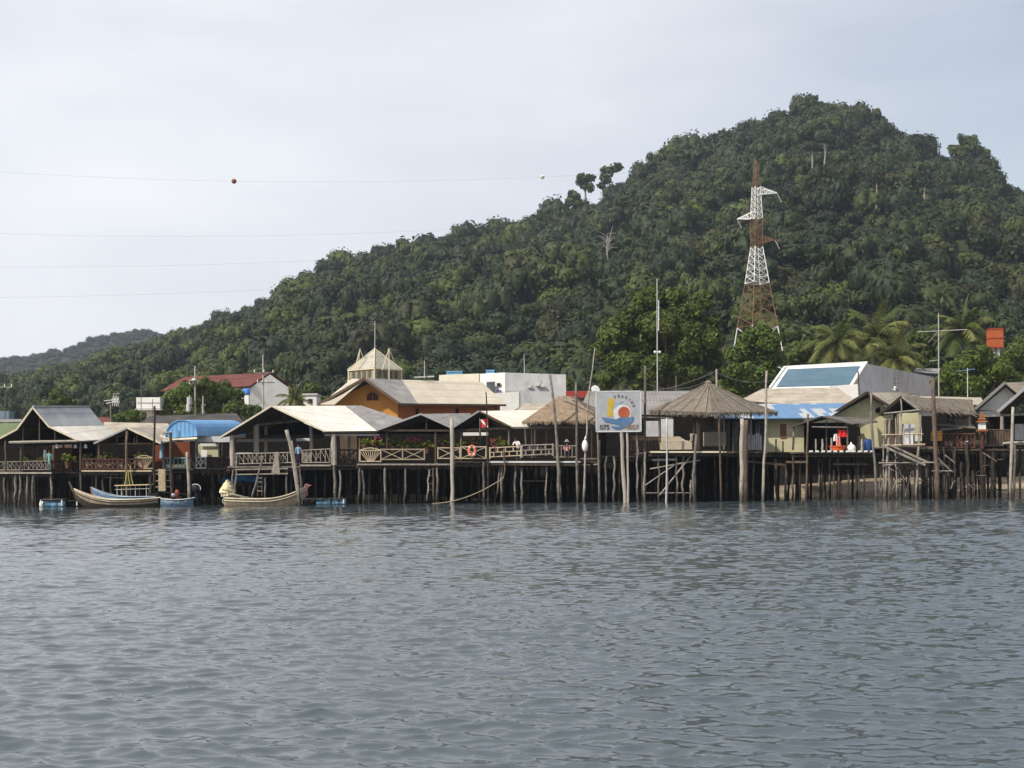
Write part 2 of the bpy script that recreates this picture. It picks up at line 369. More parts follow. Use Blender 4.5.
# ---------------------------------------------------------------- terrain
SKY = [(-700,470),(-300,440),(-100,405),(0,386),(20,377),(60,369),(100,351),(133,341),(160,332),(186,324),(199,317),(232,309),(259,299),(286,283),(300,277),(333,262),(360,252),(386,247),(410,246),(426,241),(443,232),(486,229),(519,228),(532,218),(552,208),(580,206),(601,192),(628,173),(669,154),(705,144),(732,135),(773,122),(796,115),(815,108),(841,110),(873,113),(904,128),(930,146),(959,150),(980,155),(995,164),(1024,187),(1100,225),(1250,300),(1500,380),(1800,450)]
YR = 600.0
_rx = []; _rz = []
for px, py in SKY:
    p = P(px, py, YR); _rx.append(p.x); _rz.append(p.z - float(np.interp(px, [0,200,520,560,590,640,700,820,850,875,900,935,960,1000,1100],[5,6.5,8,8,10,6,5,3.5,8,11,10,8.5,9,11,9])))
def ridge(x): return np.interp(x, _rx, _rz)
def vnoise(x, y, sc, seed=0):
    x = np.asarray(x)*sc + seed*17.3; y = np.asarray(y)*sc + seed*5.1
    r = 0
    for k in range(1, 5):
        r = r + (np.sin(x*1.0*k + 1.7*np.sin(y*.8*k+k)+k*k) * np.cos(y*1.1*k + 1.3*np.sin(x*.7*k)+2*k)) / k
    return r/1.6
def H(x, y):
    x = np.asarray(x, dtype=float); y = np.asarray(y, dtype=float)
    sh = 112 + 3*np.sin(x*.09) + 1.5*np.sin(x*.31+1)
    beach = np.interp(y - sh, [-60, -12, 0, 9, 12.5, 17, 30], [-6, -1.8, 0, 1.35, 1.7, 2.75, 2.9])
    t = np.clip((y-185)/(YR-185), 0, 1); ys = np.maximum(y, 100)
    rz = np.maximum(ridge(x*(YR/np.minimum(ys, YR))**.9) - 2.9, 0)
    prof = t**1.18
    h = rz*prof
    back = np.clip((y-YR)/260, 0, 1); h = h*(1-back*back*(3-2*back)*.95)
    h = h + vnoise(x, y, .021, 1)*7.5*np.sin(np.pi*t)*np.clip(rz/60, .1, 1) + vnoise(x, y, .07, 3)*1.6*np.sin(np.pi*t)
    return beach + np.maximum(h, -.5)
FARSK = [(-500,430),(-250,400),(-60,372),(0,366),(20,361),(50,358),(80,351),(110,341),(140,335),(165,338),(200,350),(300,385),(420,420)]
YF = 1500.0
_fx = [P(a,b,YF).x for a,b in FARSK]; _fz = [P(a,b,YF).z-4 for a,b in FARSK]
def HF(x, y):
    t = np.clip((np.asarray(y)-1100)/(YF-1100), 0, 1); b = np.clip((np.asarray(y)-YF)/350, 0, 1)
    return np.maximum(np.interp(x, _fx, _fz), 0)*(t*t*(3-2*t))*(1-b*b*(3-2*b))
def Hall(x, y): return H(x, y) + HF(x, y)
def gridmesh(name, xs, ys, fn, m):
    X, Y = np.meshgrid(xs, ys); Z = fn(X, Y)
    V = np.stack([X, Y, Z], -1).reshape(-1, 3); nx = len(xs); ny = len(ys)
    i = (np.arange(ny-1)[:, None]*nx + np.arange(nx-1)[None]).ravel()
    F = np.stack([i, i+1, i+nx+1, i+nx], -1)
    return npmesh(name, V, F, [m])
gm = bpy.data.materials.new('ground earth and sand'); gm.use_nodes = True
N = gm.node_tree.nodes; K = gm.node_tree.links; b = N['Principled BSDF']; b.inputs['Roughness'].default_value = .95; b.inputs['Specular IOR Level'].default_value = .15
ge = N.new('ShaderNodeNewGeometry'); sp = N.new('ShaderNodeSeparateXYZ'); K.new(ge.outputs['Position'], sp.inputs[0])
n1 = N.new('ShaderNodeTexNoise'); n1.inputs['Scale'].default_value = .8; n1.inputs['Detail'].default_value = 8; K.new(ge.outputs['Position'], n1.inputs['Vector'])
c1 = N.new('ShaderNodeValToRGB'); c1.color_ramp.elements[0].color = (.16,.125,.085,1); c1.color_ramp.elements[1].color = (.34,.28,.20,1); c1.color_ramp.elements[0].position = .35; c1.color_ramp.elements[1].position = .65; K.new(n1.outputs['Fac'], c1.inputs[0])
c2 = N.new('ShaderNodeValToRGB'); c2.color_ramp.elements[0].color = (.02,.03,.012,1); c2.color_ramp.elements[1].color = (.05,.055,.025,1); K.new(n1.outputs['Fac'], c2.inputs[0])
r = N.new('ShaderNodeMapRange'); r.inputs[1].default_value = 175; r.inputs[2].default_value = 200; K.new(sp.outputs[1], r.inputs[0])
mxx = N.new('ShaderNodeMix'); mxx.data_type = 'RGBA'; K.new(r.outputs[0], mxx.inputs[0]); K.new(c1.outputs[0], mxx.inputs[6]); K.new(c2.outputs[0], mxx.inputs[7]); K.new(mxx.outputs[2], b.inputs['Base Color'])
bp = N.new('ShaderNodeBump'); bp.inputs['Strength'].default_value = .6; bp.inputs['Distance'].default_value = .15; K.new(n1.outputs['Fac'], bp.inputs['Height']); K.new(bp.outputs[0], b.inputs['Normal'])
xs = np.concatenate([np.linspace(-2600,-420,30,endpoint=False), np.linspace(-420,420,210), np.linspace(440,2600,30)])
ys = np.concatenate([np.linspace(-40,96,12,endpoint=False), np.linspace(96,150,55,endpoint=False), np.linspace(150,900,150,endpoint=False), np.linspace(900,2290,50)])
tag(gridmesh('ground', xs, ys, lambda x, y: Hall(x, y) - (np.asarray(y) < 97)*2.0, gm), kind='structure')

# ---------------------------------------------------------------- water
def make_water():
    rs = np.random.RandomState(5)
    rows = [1.5]
    while rows[-1] < 121: rows.append(rows[-1] + max(.022, .012 + .0015*rows[-1]))
    ys = np.array(rows)
    core = np.linspace(-.42, .42, 760); side = np.array([.425,.44,.47,.515,.54,.58,.65,.75,.9,1.2,1.7,2.5,4,7,14])
    sl_ = np.concatenate([-side[::-1], core, side])
    Y, S = np.meshgrid(ys, sl_, indexing='ij')
    Y = Y.astype(np.float32); S = S.astype(np.float32); X = S*np.maximum(Y, 6.0)
    Z = np.zeros_like(X); DX = np.zeros_like(X); DY = np.zeros_like(X)
    sp_ = np.maximum(.012+.0015*Y, np.maximum(Y, 6)*.84/760)
    sp_ = np.where(np.abs(S) > .423, 3+0*sp_, sp_)
    # patches of calmer and rougher water
    gust = 1 + .38*vnoise(X, Y, .09, 2) + .25*vnoise(X, Y, .03, 4)
    gust = np.clip(gust, .45, 1.8)
    for k in range(145):
        lam = 10**rs.uniform(math.log10(.11), math.log10(1.9)) if k < 110 else rs.uniform(.09, .26)
        a0 = math.radians(rs.normal(78, 26)); kx, ky = math.cos(a0), math.sin(a0)
        kk = 2*math.pi/lam; st = .029 if lam < .45 else (.021 if lam < .8 else (.010 if lam < 1.2 else .004))
        st *= rs.uniform(.5, 1.3)
        A = st/kk; ph = rs.uniform(0, 6.28)
        fade = np.clip((lam/sp_ - 2.5)/2.0, 0, 1)
        Xw = X + .5*vnoise(X, Y, .35, 6)*min(lam, 1); th = kk*(kx*Xw + ky*Y) + ph + .6*np.sin(.21*X/lam**.5+k) * 1.0
        g = gust if lam < 1.6 else 1.0
        s_, c_ = np.sin(th), np.cos(th)
        Z += A*fade*g*s_; DX += A*fade*kx*c_*g; DY += A*fade*ky*c_*g
    V = np.stack([X+DX, Y+DY, Z], -1).reshape(-1, 3); ny, nx = X.shape
    i = (np.arange(ny-1)[:, None]*nx + np.arange(nx-1)[None]).ravel()
    F = np.stack([i, i+1, i+nx+1, i+nx], -1)
    m = bpy.data.materials.new('sea water'); m.use_nodes = True
    N = m.node_tree.nodes; K = m.node_tree.links; b = N['Principled BSDF']
    b.inputs['Base Color'].default_value = (.058,.076,.088,1); b.inputs['Roughness'].default_value = .015; b.inputs['IOR'].default_value = 1.333
    ge = N.new('ShaderNodeNewGeometry'); mp = N.new('ShaderNodeMapping'); mp.inputs['Scale'].default_value = (1,1.5,1); K.new(ge.outputs['Position'], mp.inputs[0])
    n1 = N.new('ShaderNodeTexNoise'); n1.inputs['Scale'].default_value = 4.5; n1.inputs['Detail'].default_value = 5; n1.inputs['Roughness'].default_value = .6; K.new(mp.outputs[0], n1.inputs['Vector'])
    n2 = N.new('ShaderNodeTexNoise'); n2.inputs['Scale'].default_value = 1.1; n2.inputs['Detail'].default_value = 4; K.new(mp.outputs[0], n2.inputs['Vector'])
    b1 = N.new('ShaderNodeBump'); b1.inputs['Strength'].default_value = .3; b1.inputs['Distance'].default_value = .015; K.new(n1.outputs['Fac'], b1.inputs['Height'])
    b2 = N.new('ShaderNodeBump'); b2.inputs['Strength'].default_value = .3; b2.inputs['Distance'].default_value = .06; K.new(n2.outputs['Fac'], b2.inputs['Height']); K.new(b2.outputs[0], b1.inputs['Normal'])
    K.new(b1.outputs[0], b.inputs['Normal'])
    o = npmesh('water', V, F, [m]); o.data.polygons.foreach_set('use_smooth', [True]*len(o.data.polygons))
    tag(o, kind='structure')
make_water()
# ---------------------------------------------------------------- trees
ICO = None
def ico():
    t = (1+5**.5)/2
    V = np.array([(-1,t,0),(1,t,0),(-1,-t,0),(1,-t,0),(0,-1,t),(0,1,t),(0,-1,-t),(0,1,-t),(t,0,-1),(t,0,1),(-t,0,-1),(-t,0,1)], float)
    F = [(0,11,5),(0,5,1),(0,1,7),(0,7,10),(0,10,11),(1,5,9),(5,11,4),(11,10,2),(10,7,6),(7,1,8),(3,9,4),(3,4,2),(3,2,6),(3,6,8),(3,8,9),(4,9,5),(2,4,11),(6,2,10),(8,6,7),(9,8,1)]
    V /= np.linalg.norm(V[0]); V = [tuple(v) for v in V]; cache = {}; F2 = []
    def mid(a, b):
        k = (min(a,b), max(a,b))
        if k not in cache:
            q = np.array(V[a])+np.array(V[b]); q /= np.linalg.norm(q); V.append(tuple(q)); cache[k] = len(V)-1
        return cache[k]
    for a,b_,c in F:
        x, y, z = mid(a,b_), mid(b_,c), mid(c,a); F2 += [(a,x,z),(b_,y,x),(c,z,y),(x,y,z)]
    return np.array(V), np.array([(a,b_,c,c) for a,b_,c in F2])
IV, IF = ico()
IF3 = IF[:, :3]
def crown(rs, lobes, nleaf, size, core=.8, droop=0.0, up=.25, rj=.55):
    """lobes: list of (cx,cy,cz,rx,rz). returns V (tri soup of leaf quads as 2 tris each -> quads kept separately), returns V,F(quads)"""
    lob = np.array(lobes, float); wts = lob[:,3]**2; wts /= wts.sum()
    idx = rs.choice(len(lob), nleaf*2, p=wts)
    d = rs.normal(size=(nleaf*2, 3)); d /= np.linalg.norm(d, axis=1)[:,None]
    rr = rs.uniform(.78, 1.1, nleaf*2)
    # clumpy radius
    c = lob[idx]
    pos = c[:, :3] + d*np.stack([c[:,3], c[:,3], c[:,4]], -1)*rr[:,None]
    keep = np.ones(len(pos), bool)
    for j, l in enumerate(lob):
        q = (pos-l[:3])/np.array([l[3], l[3], l[4]]); keep &= ~((np.linalg.norm(q, axis=1) < .72) & (idx != j))
    pos = pos[keep][:nleaf]; d = d[keep][:nleaf]
    n = d + rs.normal(size=d.shape)*rj + np.array([0,0,up]); n /= np.linalg.norm(n, axis=1)[:,None]
    a = np.cross(n, rs.normal(size=n.shape)); a /= np.linalg.norm(a, axis=1)[:,None]; b_ = np.cross(n, a)
    s = size*rs.uniform(.55, 1.35, len(pos))[:,None]; e = rs.uniform(.5, 1., len(pos))[:,None]
    q = np.stack([pos-a*s, pos+b_*s*e*.8, pos+a*s, pos-b_*s*e*.8], 1).reshape(-1, 3)
    F = np.arange(len(q)).reshape(-1, 4)
    Vs = [q]; Fs = [F]; o = len(q)
    if core:
        for l in lob:
            k = rs.uniform(.85, 1.1, (len(IV), 1))*core
            v = IV*k*np.array([l[3], l[3], l[4]]) + l[:3]
            Vs.append(v); t = IF3 + o; m_ = t.shape[0]
            # triangles as quads with a mid vertex are avoided: pair them through degenerate free quads
            Fs.append(np.stack([t[:,0], t[:,1], t[:,2], np.full(m_, -1)], -1)); o += len(v)
    return np.concatenate(Vs), np.concatenate(Fs)
def tri(F):
    q = F[F[:,3] >= 0]; t = F[F[:,3] < 0][:, :3]
    return np.concatenate([q[:, [0,1,2]], q[:, [0,2,3]], t])
def rnd_lobes(rs, n, spread=.55, r0=.42, r1=.62, flat=.8, h=.5):
    out = [(0,0,h,.6,.6*flat)]
    for k in range(n-1):
        a = rs.uniform(0, 6.28); q = spread*rs.uniform(.5, 1.1); r = rs.uniform(r0, r1)
        out.append((q*math.cos(a), q*math.sin(a), h + rs.uniform(-.35, .45)*(1.1-q), r, r*flat))
    return out
# forest prototypes, unit crown radius
rs = np.random.RandomState(11); PROTO = []
for k in range(8):
    lb = rnd_lobes(rs, 6 + k % 3, spread=.55+.1*(k % 3), r0=.3, r1=.52, flat=[.8,1.0,.7,1.2][k % 4])
    V, F = crown(rs, lb, 520, .085, core=.78, rj=.34)
    PROTO.append((V, tri(F)))
def place_forest():
    rs = np.random.RandomState(3); pts = []
    y = 205.0
    while y < 660:
        st = 8.5; x = -.47*y
        while x < .47*y:
            xx = x + rs.uniform(-3, 3); yy = y + rs.uniform(-3, 3)
            r = rs.choice([3.2,4.1,5.0,6.2,7.8], p=[.20,.25,.25,.19,.11])*1.08
            if xx/yy < -.17: r *= .72
            if yy < 340: r *= .72+.28*(yy-200)/140
            z = float(H(xx, yy))
            if z > 4.2:
                pts.append((xx, yy, z, r, r*rs.uniform(.7, 1.5), rs.randint(8), rs.uniform(0, 6.28)))
            x += st*rs.uniform(.8, 1.2)
        y += st*.86
    return pts, rs
pts, rs = place_forest()
def tint_at(x, y, r):
    # drier yellow green growth low on the left slope, darker to the middle
    t = rs.uniform(0, 1)
    if x/y < -.15 and rs.rand() < .25+min(1,(-x/y-.15)*3)*.5: t = rs.uniform(.83, .92)
    elif y < 330 and rs.rand() < .35: t = rs.uniform(.55, .7)
    return t
# the trees that show largest become things of their own
cand = []
for i, p in enumerate(pts):
    sx_, sy_ = scr(p[0], p[1], p[2]+p[4]+1.5)
    if -5 < sx_ < 1029 and sy_ < 378 and not (585 < sx_ < 795 and sy_ > 285) and not (800 < sx_ < 1024 and sy_ > 300) and not (170<sx_<290 and sy_>365) and not (345<sx_<400 and sy_>340) and p[1] < 590:
        cand.append((p[3]/p[1]*(1+.3*(p[3] > 5)), i))
cand.sort(reverse=True); solo = []
for s_, i in cand:
    p = pts[i]
    if any(abs(p[0]/p[1]-pts[j][0]/pts[j][1]) < .008 and abs((p[2]+p[4])/p[1]-(pts[j][2]+pts[j][4])/pts[j][1]) < .006 for j in solo): continue
    solo.append(i)
    if len(solo) >= 200: break
solo = set(solo)
pm = []
for k, (V, F) in enumerate(PROTO):
    o = npmesh('forest_tree', V, F, [forest_m]); pm.append(o.data); bpy.data.objects.remove(o)
for i in sorted(solo):
    x, y, z, r, h, k, a = pts[i]
    o = bpy.data.objects.new('forest_tree', pm[k]); COL.objects.link(o)
    o.location = (x, y, z+.5); o.scale = (r, r, h); o.rotation_euler = (0, 0, a)
    tag(o, 'broad crowned tree standing out from the dense hillside forest', 'tree', 'broad trees standing out of the hillside forest')
def mass(name, plist, label):
    Vs = []; Fs = []; Ts = []; o = 0
    for (x, y, z, r, h, k, a) in plist:
        V, F = PROTO[k]; ca, sa = math.cos(a), math.sin(a)
        X = V[:,0]*ca - V[:,1]*sa; Yv = V[:,0]*sa + V[:,1]*ca
        Vs.append(np.stack([X*r+x, Yv*r+y, V[:,2]*h+z+.5], -1)); Fs.append(F+o); Ts.append(np.full(len(V), tint_at(x, y, r))); o += len(V)
    ob = npmesh(name, np.concatenate(Vs), np.concatenate(Fs), [forest_m], np.concatenate(Ts))
    return tag(ob, label, kind='stuff')
mass('forest', [p for i, p in enumerate(pts) if i not in solo], 'dense dark green jungle covering the hill behind the village')
far = []
y = 1180
while y < 1620:
    x = -900
    while x < -150:
        xx = x+rs.uniform(-6,6); yy = y+rs.uniform(-6,6); z = float(HF(xx, yy))
        if z > 3: r = rs.uniform(4, 7.5); far.append((xx, yy, z-1+float(H(xx,yy)), r, r*rs.uniform(.7,1.1), rs.randint(8), rs.uniform(0,6.28)))
        x += 10.5
    y += 11.5
mass('far_forest', far, 'bluish far-off wood on the distant ridge')

def limb_tree(name, label, base, H_, lobes, nleaf, size, m=tree_m, tr=.3, seed=1, core=.8, barkm=None, group=None, branches=5, tint=(0,1)):
    rs = np.random.RandomState(seed); base = Vector(base)
    root = empty(name, base, label, 'tree' if 'bush' not in name else 'bush', group)
    V, F = crown(rs, lobes, nleaf, size, core=core)
    # tint per leaf clump
    nq = (F[:,3] >= 0).sum(); T = np.full(len(V), .1); q = rs.uniform(*tint, size=nq); T[:nq*4] = np.repeat(q, 4)
    npmesh('crown', V, tri(F), [m], T, parent=root)
    tm = MB(); top = H_*.75; pts_ = [Vector((0,0,-.4))]; rad = [tr*1.25]
    for i in range(1, 5):
        pts_.append(Vector((rs.uniform(-.2,.2)*tr*3, rs.uniform(-.2,.2)*tr*3, top*i/4))); rad.append(tr*(1-.17*i))
    tm.path([p+base for p in pts_], rad, 9)
    big = sorted(lobes, key=lambda l: -l[3])[:branches]
    for l in big:
        s = pts_[2].lerp(pts_[4], rs.uniform(0, 1)); e = Vector(l[:3])
        tm.path([s+base, s.lerp(e, .5)+Vector((0,0,.05*H_))+base, e+base], [tr*.45, tr*.3, tr*.12], 6)
    tm.build('trunk', barkm or bark, root, smooth=True)
    return root
def gz(x, y): return float(H(x, y))
def lobes_px(lst, Y, base, yj=1.5, seed=0, sub=4, flat=.85):
    """big lobes given as (px,py,radius_px), each broken into sub lobes"""
    rs = np.random.RandomState(seed+50); out = []
    for px, py, rp in lst:
        yy = Y + rs.uniform(-yj, yj); c = P(px, py, yy); r = rp*yy/FP
        out.append((c.x-base[0], yy-base[1], c.z-base[2], r*.72, r*.72*flat))
        for k in range(sub):
            d = rs.normal(size=3); d /= np.linalg.norm(d); d[2] = d[2]*.8+.1
            q = r*rs.uniform(.3, .5)
            out.append((c.x-base[0]+d[0]*r*.68, yy-base[1]+d[1]*r*.68, c.z-base[2]+d[2]*r*.68, q, q*flat))
    return out
# great rain tree behind the sign
Y = 165; x, z = XZ(668, 400, Y); base = (x, Y, gz(x, Y))
lb = lobes_px([(655,305,24),(630,320,20),(690,312,22),(612,335,20),(600,352,12),(648,340,28),(690,345,28),(706,330,18),(620,362,20),(650,372,26),(688,375,24),(712,360,16),(608,378,14),(655,294,14),(672,298,16),(703,302,13),(664,325,24),(635,350,22)], Y, base, 2.2, 1, 5)
limb_tree('rain_tree', 'great spreading tree with an olive crown rising behind the painted sign', base, 14, lb, 22000, .24, tree_m, .5, 1, core=.76, branches=10)
Y = 160; x, z = XZ(757, 400, Y); base = (x, Y, gz(x, Y))
lb = lobes_px([(760,336,14),(748,342,13),(770,344,13),(745,355,18),(772,357,16),(735,372,14),(752,378,18),(770,378,16),(764,334,9),(740,392,14),(722,388,10)], Y, base, 1.5, 2, 5)
limb_tree('leafy_tree', 'bushy bright green tree hiding the foot of the pylon', base, 8, lb, 5000, .24, bright_m, .28, 2, core=.7, tint=(.0,.6))
Y = 150; x, z = XZ(975, 400, Y); base = (x, Y, gz(x, Y))
lb = lobes_px([(978,362,20),(955,372,18),(1000,372,18),(945,384,14),(970,386,20),(995,388,18),(1012,380,14),(985,352,10),(962,360,10)], Y, base, 1.8, 3, 5)
limb_tree('leafy_tree', 'bright green bushy tree above the roofs beside the thin television mast', base, 6, lb, 6000, .22, bright_m, .28, 3, core=.7)
Y = 175; x, z = XZ(1030, 370, Y); base = (x, Y, gz(x, Y))
lb = lobes_px([(1025,352,20),(1045,340,22),(1012,362,12),(1030,375,20)], Y, base, 1.8, 4, 5)
limb_tree('leafy_tree', 'olive tree at the picture edge beyond the red water tank', base, 8, lb, 2500, .25, tree_m, .28, 4, core=.7)
Y = 170; x, z = XZ(185, 410, Y); base = (x, Y, gz(x, Y))
lb = lobes_px([(186,392,15),(172,400,13),(200,394,14),(190,407,15),(166,410,10),(207,384,9),(196,384,8)], Y, base, 1.5, 5, 5)
limb_tree('leafy_tree', 'mid green round tree in front of the red roofed house, nearer the white block', base, 6, lb, 4200, .22, bright_m, .22, 5, core=.75, tint=(0,.8))
Y = 172; x, z = XZ(228, 410, Y); base = (x, Y, gz(x, Y))
lb = lobes_px([(222,393,14),(232,400,13),(215,404,13),(244,409,9),(230,410,14),(256,410,8)], Y, base, 1.5, 6, 5)
limb_tree('leafy_tree', 'dark round tree between the two utility poles under the red roof', base, 6, lb, 4200, .22, tree_m, .22, 6, core=.75, tint=(0,.7))
Y = 160; x, z = XZ(128, 420, Y); base = (x, Y, gz(x, Y))
lb = lobes_px([(118,419,8),(129,416,9),(140,418,8),(110,422,6)], Y, base, 1, 7, 4)
limb_tree('leafy_bush', 'low green bush below the small white block', base, 2.4, lb, 1600, .2, bright_m, .12, 7, core=.7)
# mid ground thicket linking village and hill foot
for i, (px, py, rp, Yt, lab) in enumerate([(560,392,16,200,'dark thicket tree behind the white flat roofed building'),(800,352,14,205,'dark tree between pylon and palms behind the blue glazed roof'),(925,340,18,200,'olive tree behind the palms beside the television mast'),(905,362,12,190,'low tree at the foot of the tallest palm'),(820,365,12,190,'low dark tree behind the glazed roof ridge'),(60,400,12,200,'round tree on the flat ground behind the stepped grey roof'),(310,395,14,205,'dark tree beside the small white hut behind the big pavilion roof')]):
    x, z = XZ(px, py, Yt); base = (x, Yt, gz(x, Yt)); lb = lobes_px([(px,py,rp),(px-rp*.8,py+rp*.6,rp*.7),(px+rp*.8,py+rp*.5,rp*.7),(px,py+rp*1.1,rp*.9)], Yt, base, 1.5, 20+i, 5)
    limb_tree('leafy_tree', lab, base, max(4, z-base[2]), lb, 2600, .28, tree_m, .25, 20+i, core=.75, tint=(0,.6))
# hill skyline and standout trees
def hill_tree(px, pyb, pyt, lobesp, lab, Yt=596, n=900, barkm=bark, tr=.45, seed=0, core=.6, size=.8, name='forest_tree'):
    b_ = P(px, pyb, Yt); base = (b_.x, Yt, b_.z)
    lb = lobes_px(lobesp, Yt, base, 2, 70+seed, 3)
    return limb_tree(name, lab, base, (pyb-pyt)*Yt/FP, lb, n, size, tree_m, tr, 70+seed, core=core, barkm=barkm)
hill_tree(586,203,180,[(583,178,7),(590,179,6),(584,185,6),(591,188,5),(579,183,4)],'slender umbrella crowned tree alone against the sky with bare trunk', seed=1, tr=.5, n=700)
hill_tree(610,198,170,[(607,172,9),(615,167,7),(605,181,6),(602,186,5)],'open branched tall tree on the skyline just uphill of the umbrella crowned one', seed=2, core=.45, n=650)
hill_tree(574,208,192,[(574,197,8),(570,202,6),(579,203,6)],'small dome shaped tree on the skyline just downhill of the umbrella crowned one', seed=3)
hill_tree(810,122,98,[(810,103,9),(804,108,7),(820,106,7),(830,110,7),(814,99,5)],'tallest tree on the summit of the hill', seed=4, n=1000)
hill_tree(872,128,112,[(875,115,7),(882,121,7),(868,119,6)],'flat topped skyline tree on the slope past the summit', seed=5)
hill_tree(968,168,138,[(970,148,15),(958,152,11),(982,154,11),(990,162,8),(965,140,8)],'large round headed tree on the falling shoulder of the hill', seed=6, n=1600)
hill_tree(664,162,148,[(664,156,7),(671,159,6),(658,160,5)],'peaked skyline tree halfway up the long ridge', seed=7)
def surf_y(px, py, h=5):
    for y in np.arange(230, 640, 3.0):
        p = P(px, py, float(y))
        if float(H(p.x, y)) + h >= p.z: return float(y)
    return 600.0
def dead_tree(px, pyb, pyt, lab, seed, Yt=500, br=4):
    Yt = surf_y(px, pyb, 8) - 7
    rs = np.random.RandomState(seed); m = MB(); b_ = P(px, pyb, Yt); t_ = P(px+rs.uniform(-2,2), pyt, Yt); root = empty('dead_tree', b_, lab, 'tree')
    m.pole(b_-Vector((0,0,3)), t_, .30, .16, .2, 5, 7); m.build('trunk', bark_pale, root, smooth=True)
    m = MB()
    for k in range(br):
        s = b_.lerp(t_, rs.uniform(.55, 1)); e = s + Vector((rs.uniform(-2.2,2.2), rs.uniform(-1,1), rs.uniform(1,2.5))); mid_ = s.lerp(e,.5)+Vector((rs.uniform(-.4,.4),0,-.3))
        m.path([s, mid_, e], [.12,.09,.04], 5); m.path([mid_, mid_+Vector((rs.uniform(-1.5,1.5),.3,1.2))],[.07,.03],5)
    m.build('branches', bark_pale, root)
    V, F = crown(rs, [(t_.x-b_.x+a_, c_, t_.z-b_.z+.5+e_, q, q*.7) for a_, c_, e_, q in ((0,0,0,2.0),(1.8,.5,-.6,1.5),(-1.7,-.4,-.3,1.6),(.4,.3,1.3,1.3))], 420, .38, core=0, rj=.5)
    npmesh('crown', V, tri(F), [forest_m], np.full(len(V), .45), parent=root)
dead_tree(877,200,180,'pale straight trunk standing bare in the forest below the round headed tree',1,520)
dead_tree(825,166,140,'pale forked trunk of the taller dead tree under the summit',2,545)
dead_tree(812,166,148,'thin pale trunk beside the forked dead tree under the summit',3,545,3)
dead_tree(923,196,184,'short pale trunk among dark crowns on the far right slope',4,520,2)
def grey_tree():
    rs = np.random.RandomState(9); b_ = P(608,258,Y0:=surf_y(608,256,7)-7); root = empty('dead_tree', b_, 'bare grey branching tree on the slope above the rain tree', 'tree')
    m = MB(); m.pole(b_-Vector((0,0,2)), P(607,236,Y0), .3, .15, .15, 5, 6); m.pole(P(607,250,Y0), P(613,226,Y0), .2, .08, .15, 5, 6); m.build('trunk', bark_pale, root)
    m = MB()
    for k in range(22):
        s = P(607+rs.uniform(-1,2), rs.uniform(232,252), Y0); e = s + Vector((rs.uniform(-3.2,3.2), rs.uniform(-1,1), rs.uniform(-.3,3))); m.path([s, s.lerp(e,.5)+Vector((0,0,.3)), e], [.11,.07,.03], 4)
    m.build('branches', bark_pale, root)
grey_tree()

# ---------------------------------------------------------------- palms
def palm(label, px, pyc, Yt, fl, seed, nf=22, lean=.6):
    rs = np.random.RandomState(seed); c = P(px, pyc, Yt); bx = c.x + lean; bz = gz(bx, Yt)
    root = empty('coconut_palm', (bx, Yt, bz), label, 'palm tree', 'coconut palms behind the glazed roof')
    m = MB(); pp = []
    for i in range(9):
        t = i/8; pp.append(Vector((bx + (c.x-bx)*(t**1.6), Yt, bz-.3 + (c.z-bz+.3)*t)))
    m.path(pp, [.24-.012*i for i in range(9)], 9); m.build('trunk', bark, root, smooth=True)
    nut = MB()
    for k in range(9):
        a = rs.uniform(0, 6.28); nut.sphere((c.x+.28*math.cos(a), Yt+.28*math.sin(a), c.z-.25-rs.uniform(0,.25)), .13, 0, 8, 5)
    nut.build('coconuts', palm_nut, root, smooth=True)
    for k in range(nf):
        a = k*2.399 + rs.uniform(-.25,.25); up = 1.4 - 1.7*(k/(nf-1)) + rs.uniform(-.12,.12); Lf = fl*rs.uniform(.85,1.12)
        pos = Vector((c.x, Yt, c.z)); d = Vector((math.cos(a)*math.cos(up), math.sin(a)*math.cos(up), math.sin(up))); seg = 14; ps = [pos.copy()]
        for s in range(seg):
            d = (d + Vector((0,0,-.085*(1+.8*s/seg)))).normalized(); pos = pos + d*(Lf/seg); ps.append(pos.copy())
        V = []; F = []
        fb = MB(); fb.path(ps, [.045*(1-.8*i/seg) for i in range(seg+1)], 4)
        V = [tuple(v) for v in fb.v]; F = list(fb.f)
        side = Vector((-math.sin(a), math.cos(a), 0))
        for s in range(2, seg*3):
            t = s/(seg*3); f = t*seg; i0 = int(f); p = ps[i0].lerp(ps[min(i0+1,seg)], f-i0); dd = (ps[min(i0+1,seg)]-ps[i0]).normalized()
            ll = fl*.30*math.sin(math.pi*min(1, t*.86+.12))**.7*rs.uniform(.85,1.1)
            for sg in (-1,1):
                tip = p + side*sg*ll*.72 + dd*ll*.5 + Vector((0,0,-ll*rs.uniform(.35,.75)))
                wv = dd*.042*fl/3.4; o = len(V); V += [tuple(p-wv), tuple(p+wv), tuple(p.lerp(tip,.6)+wv*.8), tuple(tip), tuple(p.lerp(tip,.6)-wv*.8)]; F.append([o,o+1,o+2,o+3,o+4])
        q = MB(); q.v = V; q.f = F; q.m = [0]*len(F); q.uv = [None]*len(F); o = q.build('frond', palm_m, root)
        at = o.data.attributes.new('tint', 'FLOAT', 'POINT'); at.data.foreach_set('value', [float(rs.uniform(.0,.75)*(0.6+.4*(k/nf)))]*len(V))
palm_nut = mat('coconut husk', (.16,.12,.04), (.25,.2,.07), 4, .7, .2)
palm('coconut palm with arching fronds just above the glazed roof ridge, the lowest-headed broad one', 837, 343, 172, 4.5, 1, lean=.5)
palm('tallest coconut palm with upright fronds between two shorter palms', 876, 338, 178, 5.3, 2, nf=26, lean=-.4)
palm('short coconut palm with pale drooping fronds behind the corner of the concrete side wall', 895, 360, 165, 4.2, 3)
palm('olive coconut palm behind the television mast', 962, 332, 190, 5.2, 4, nf=24)
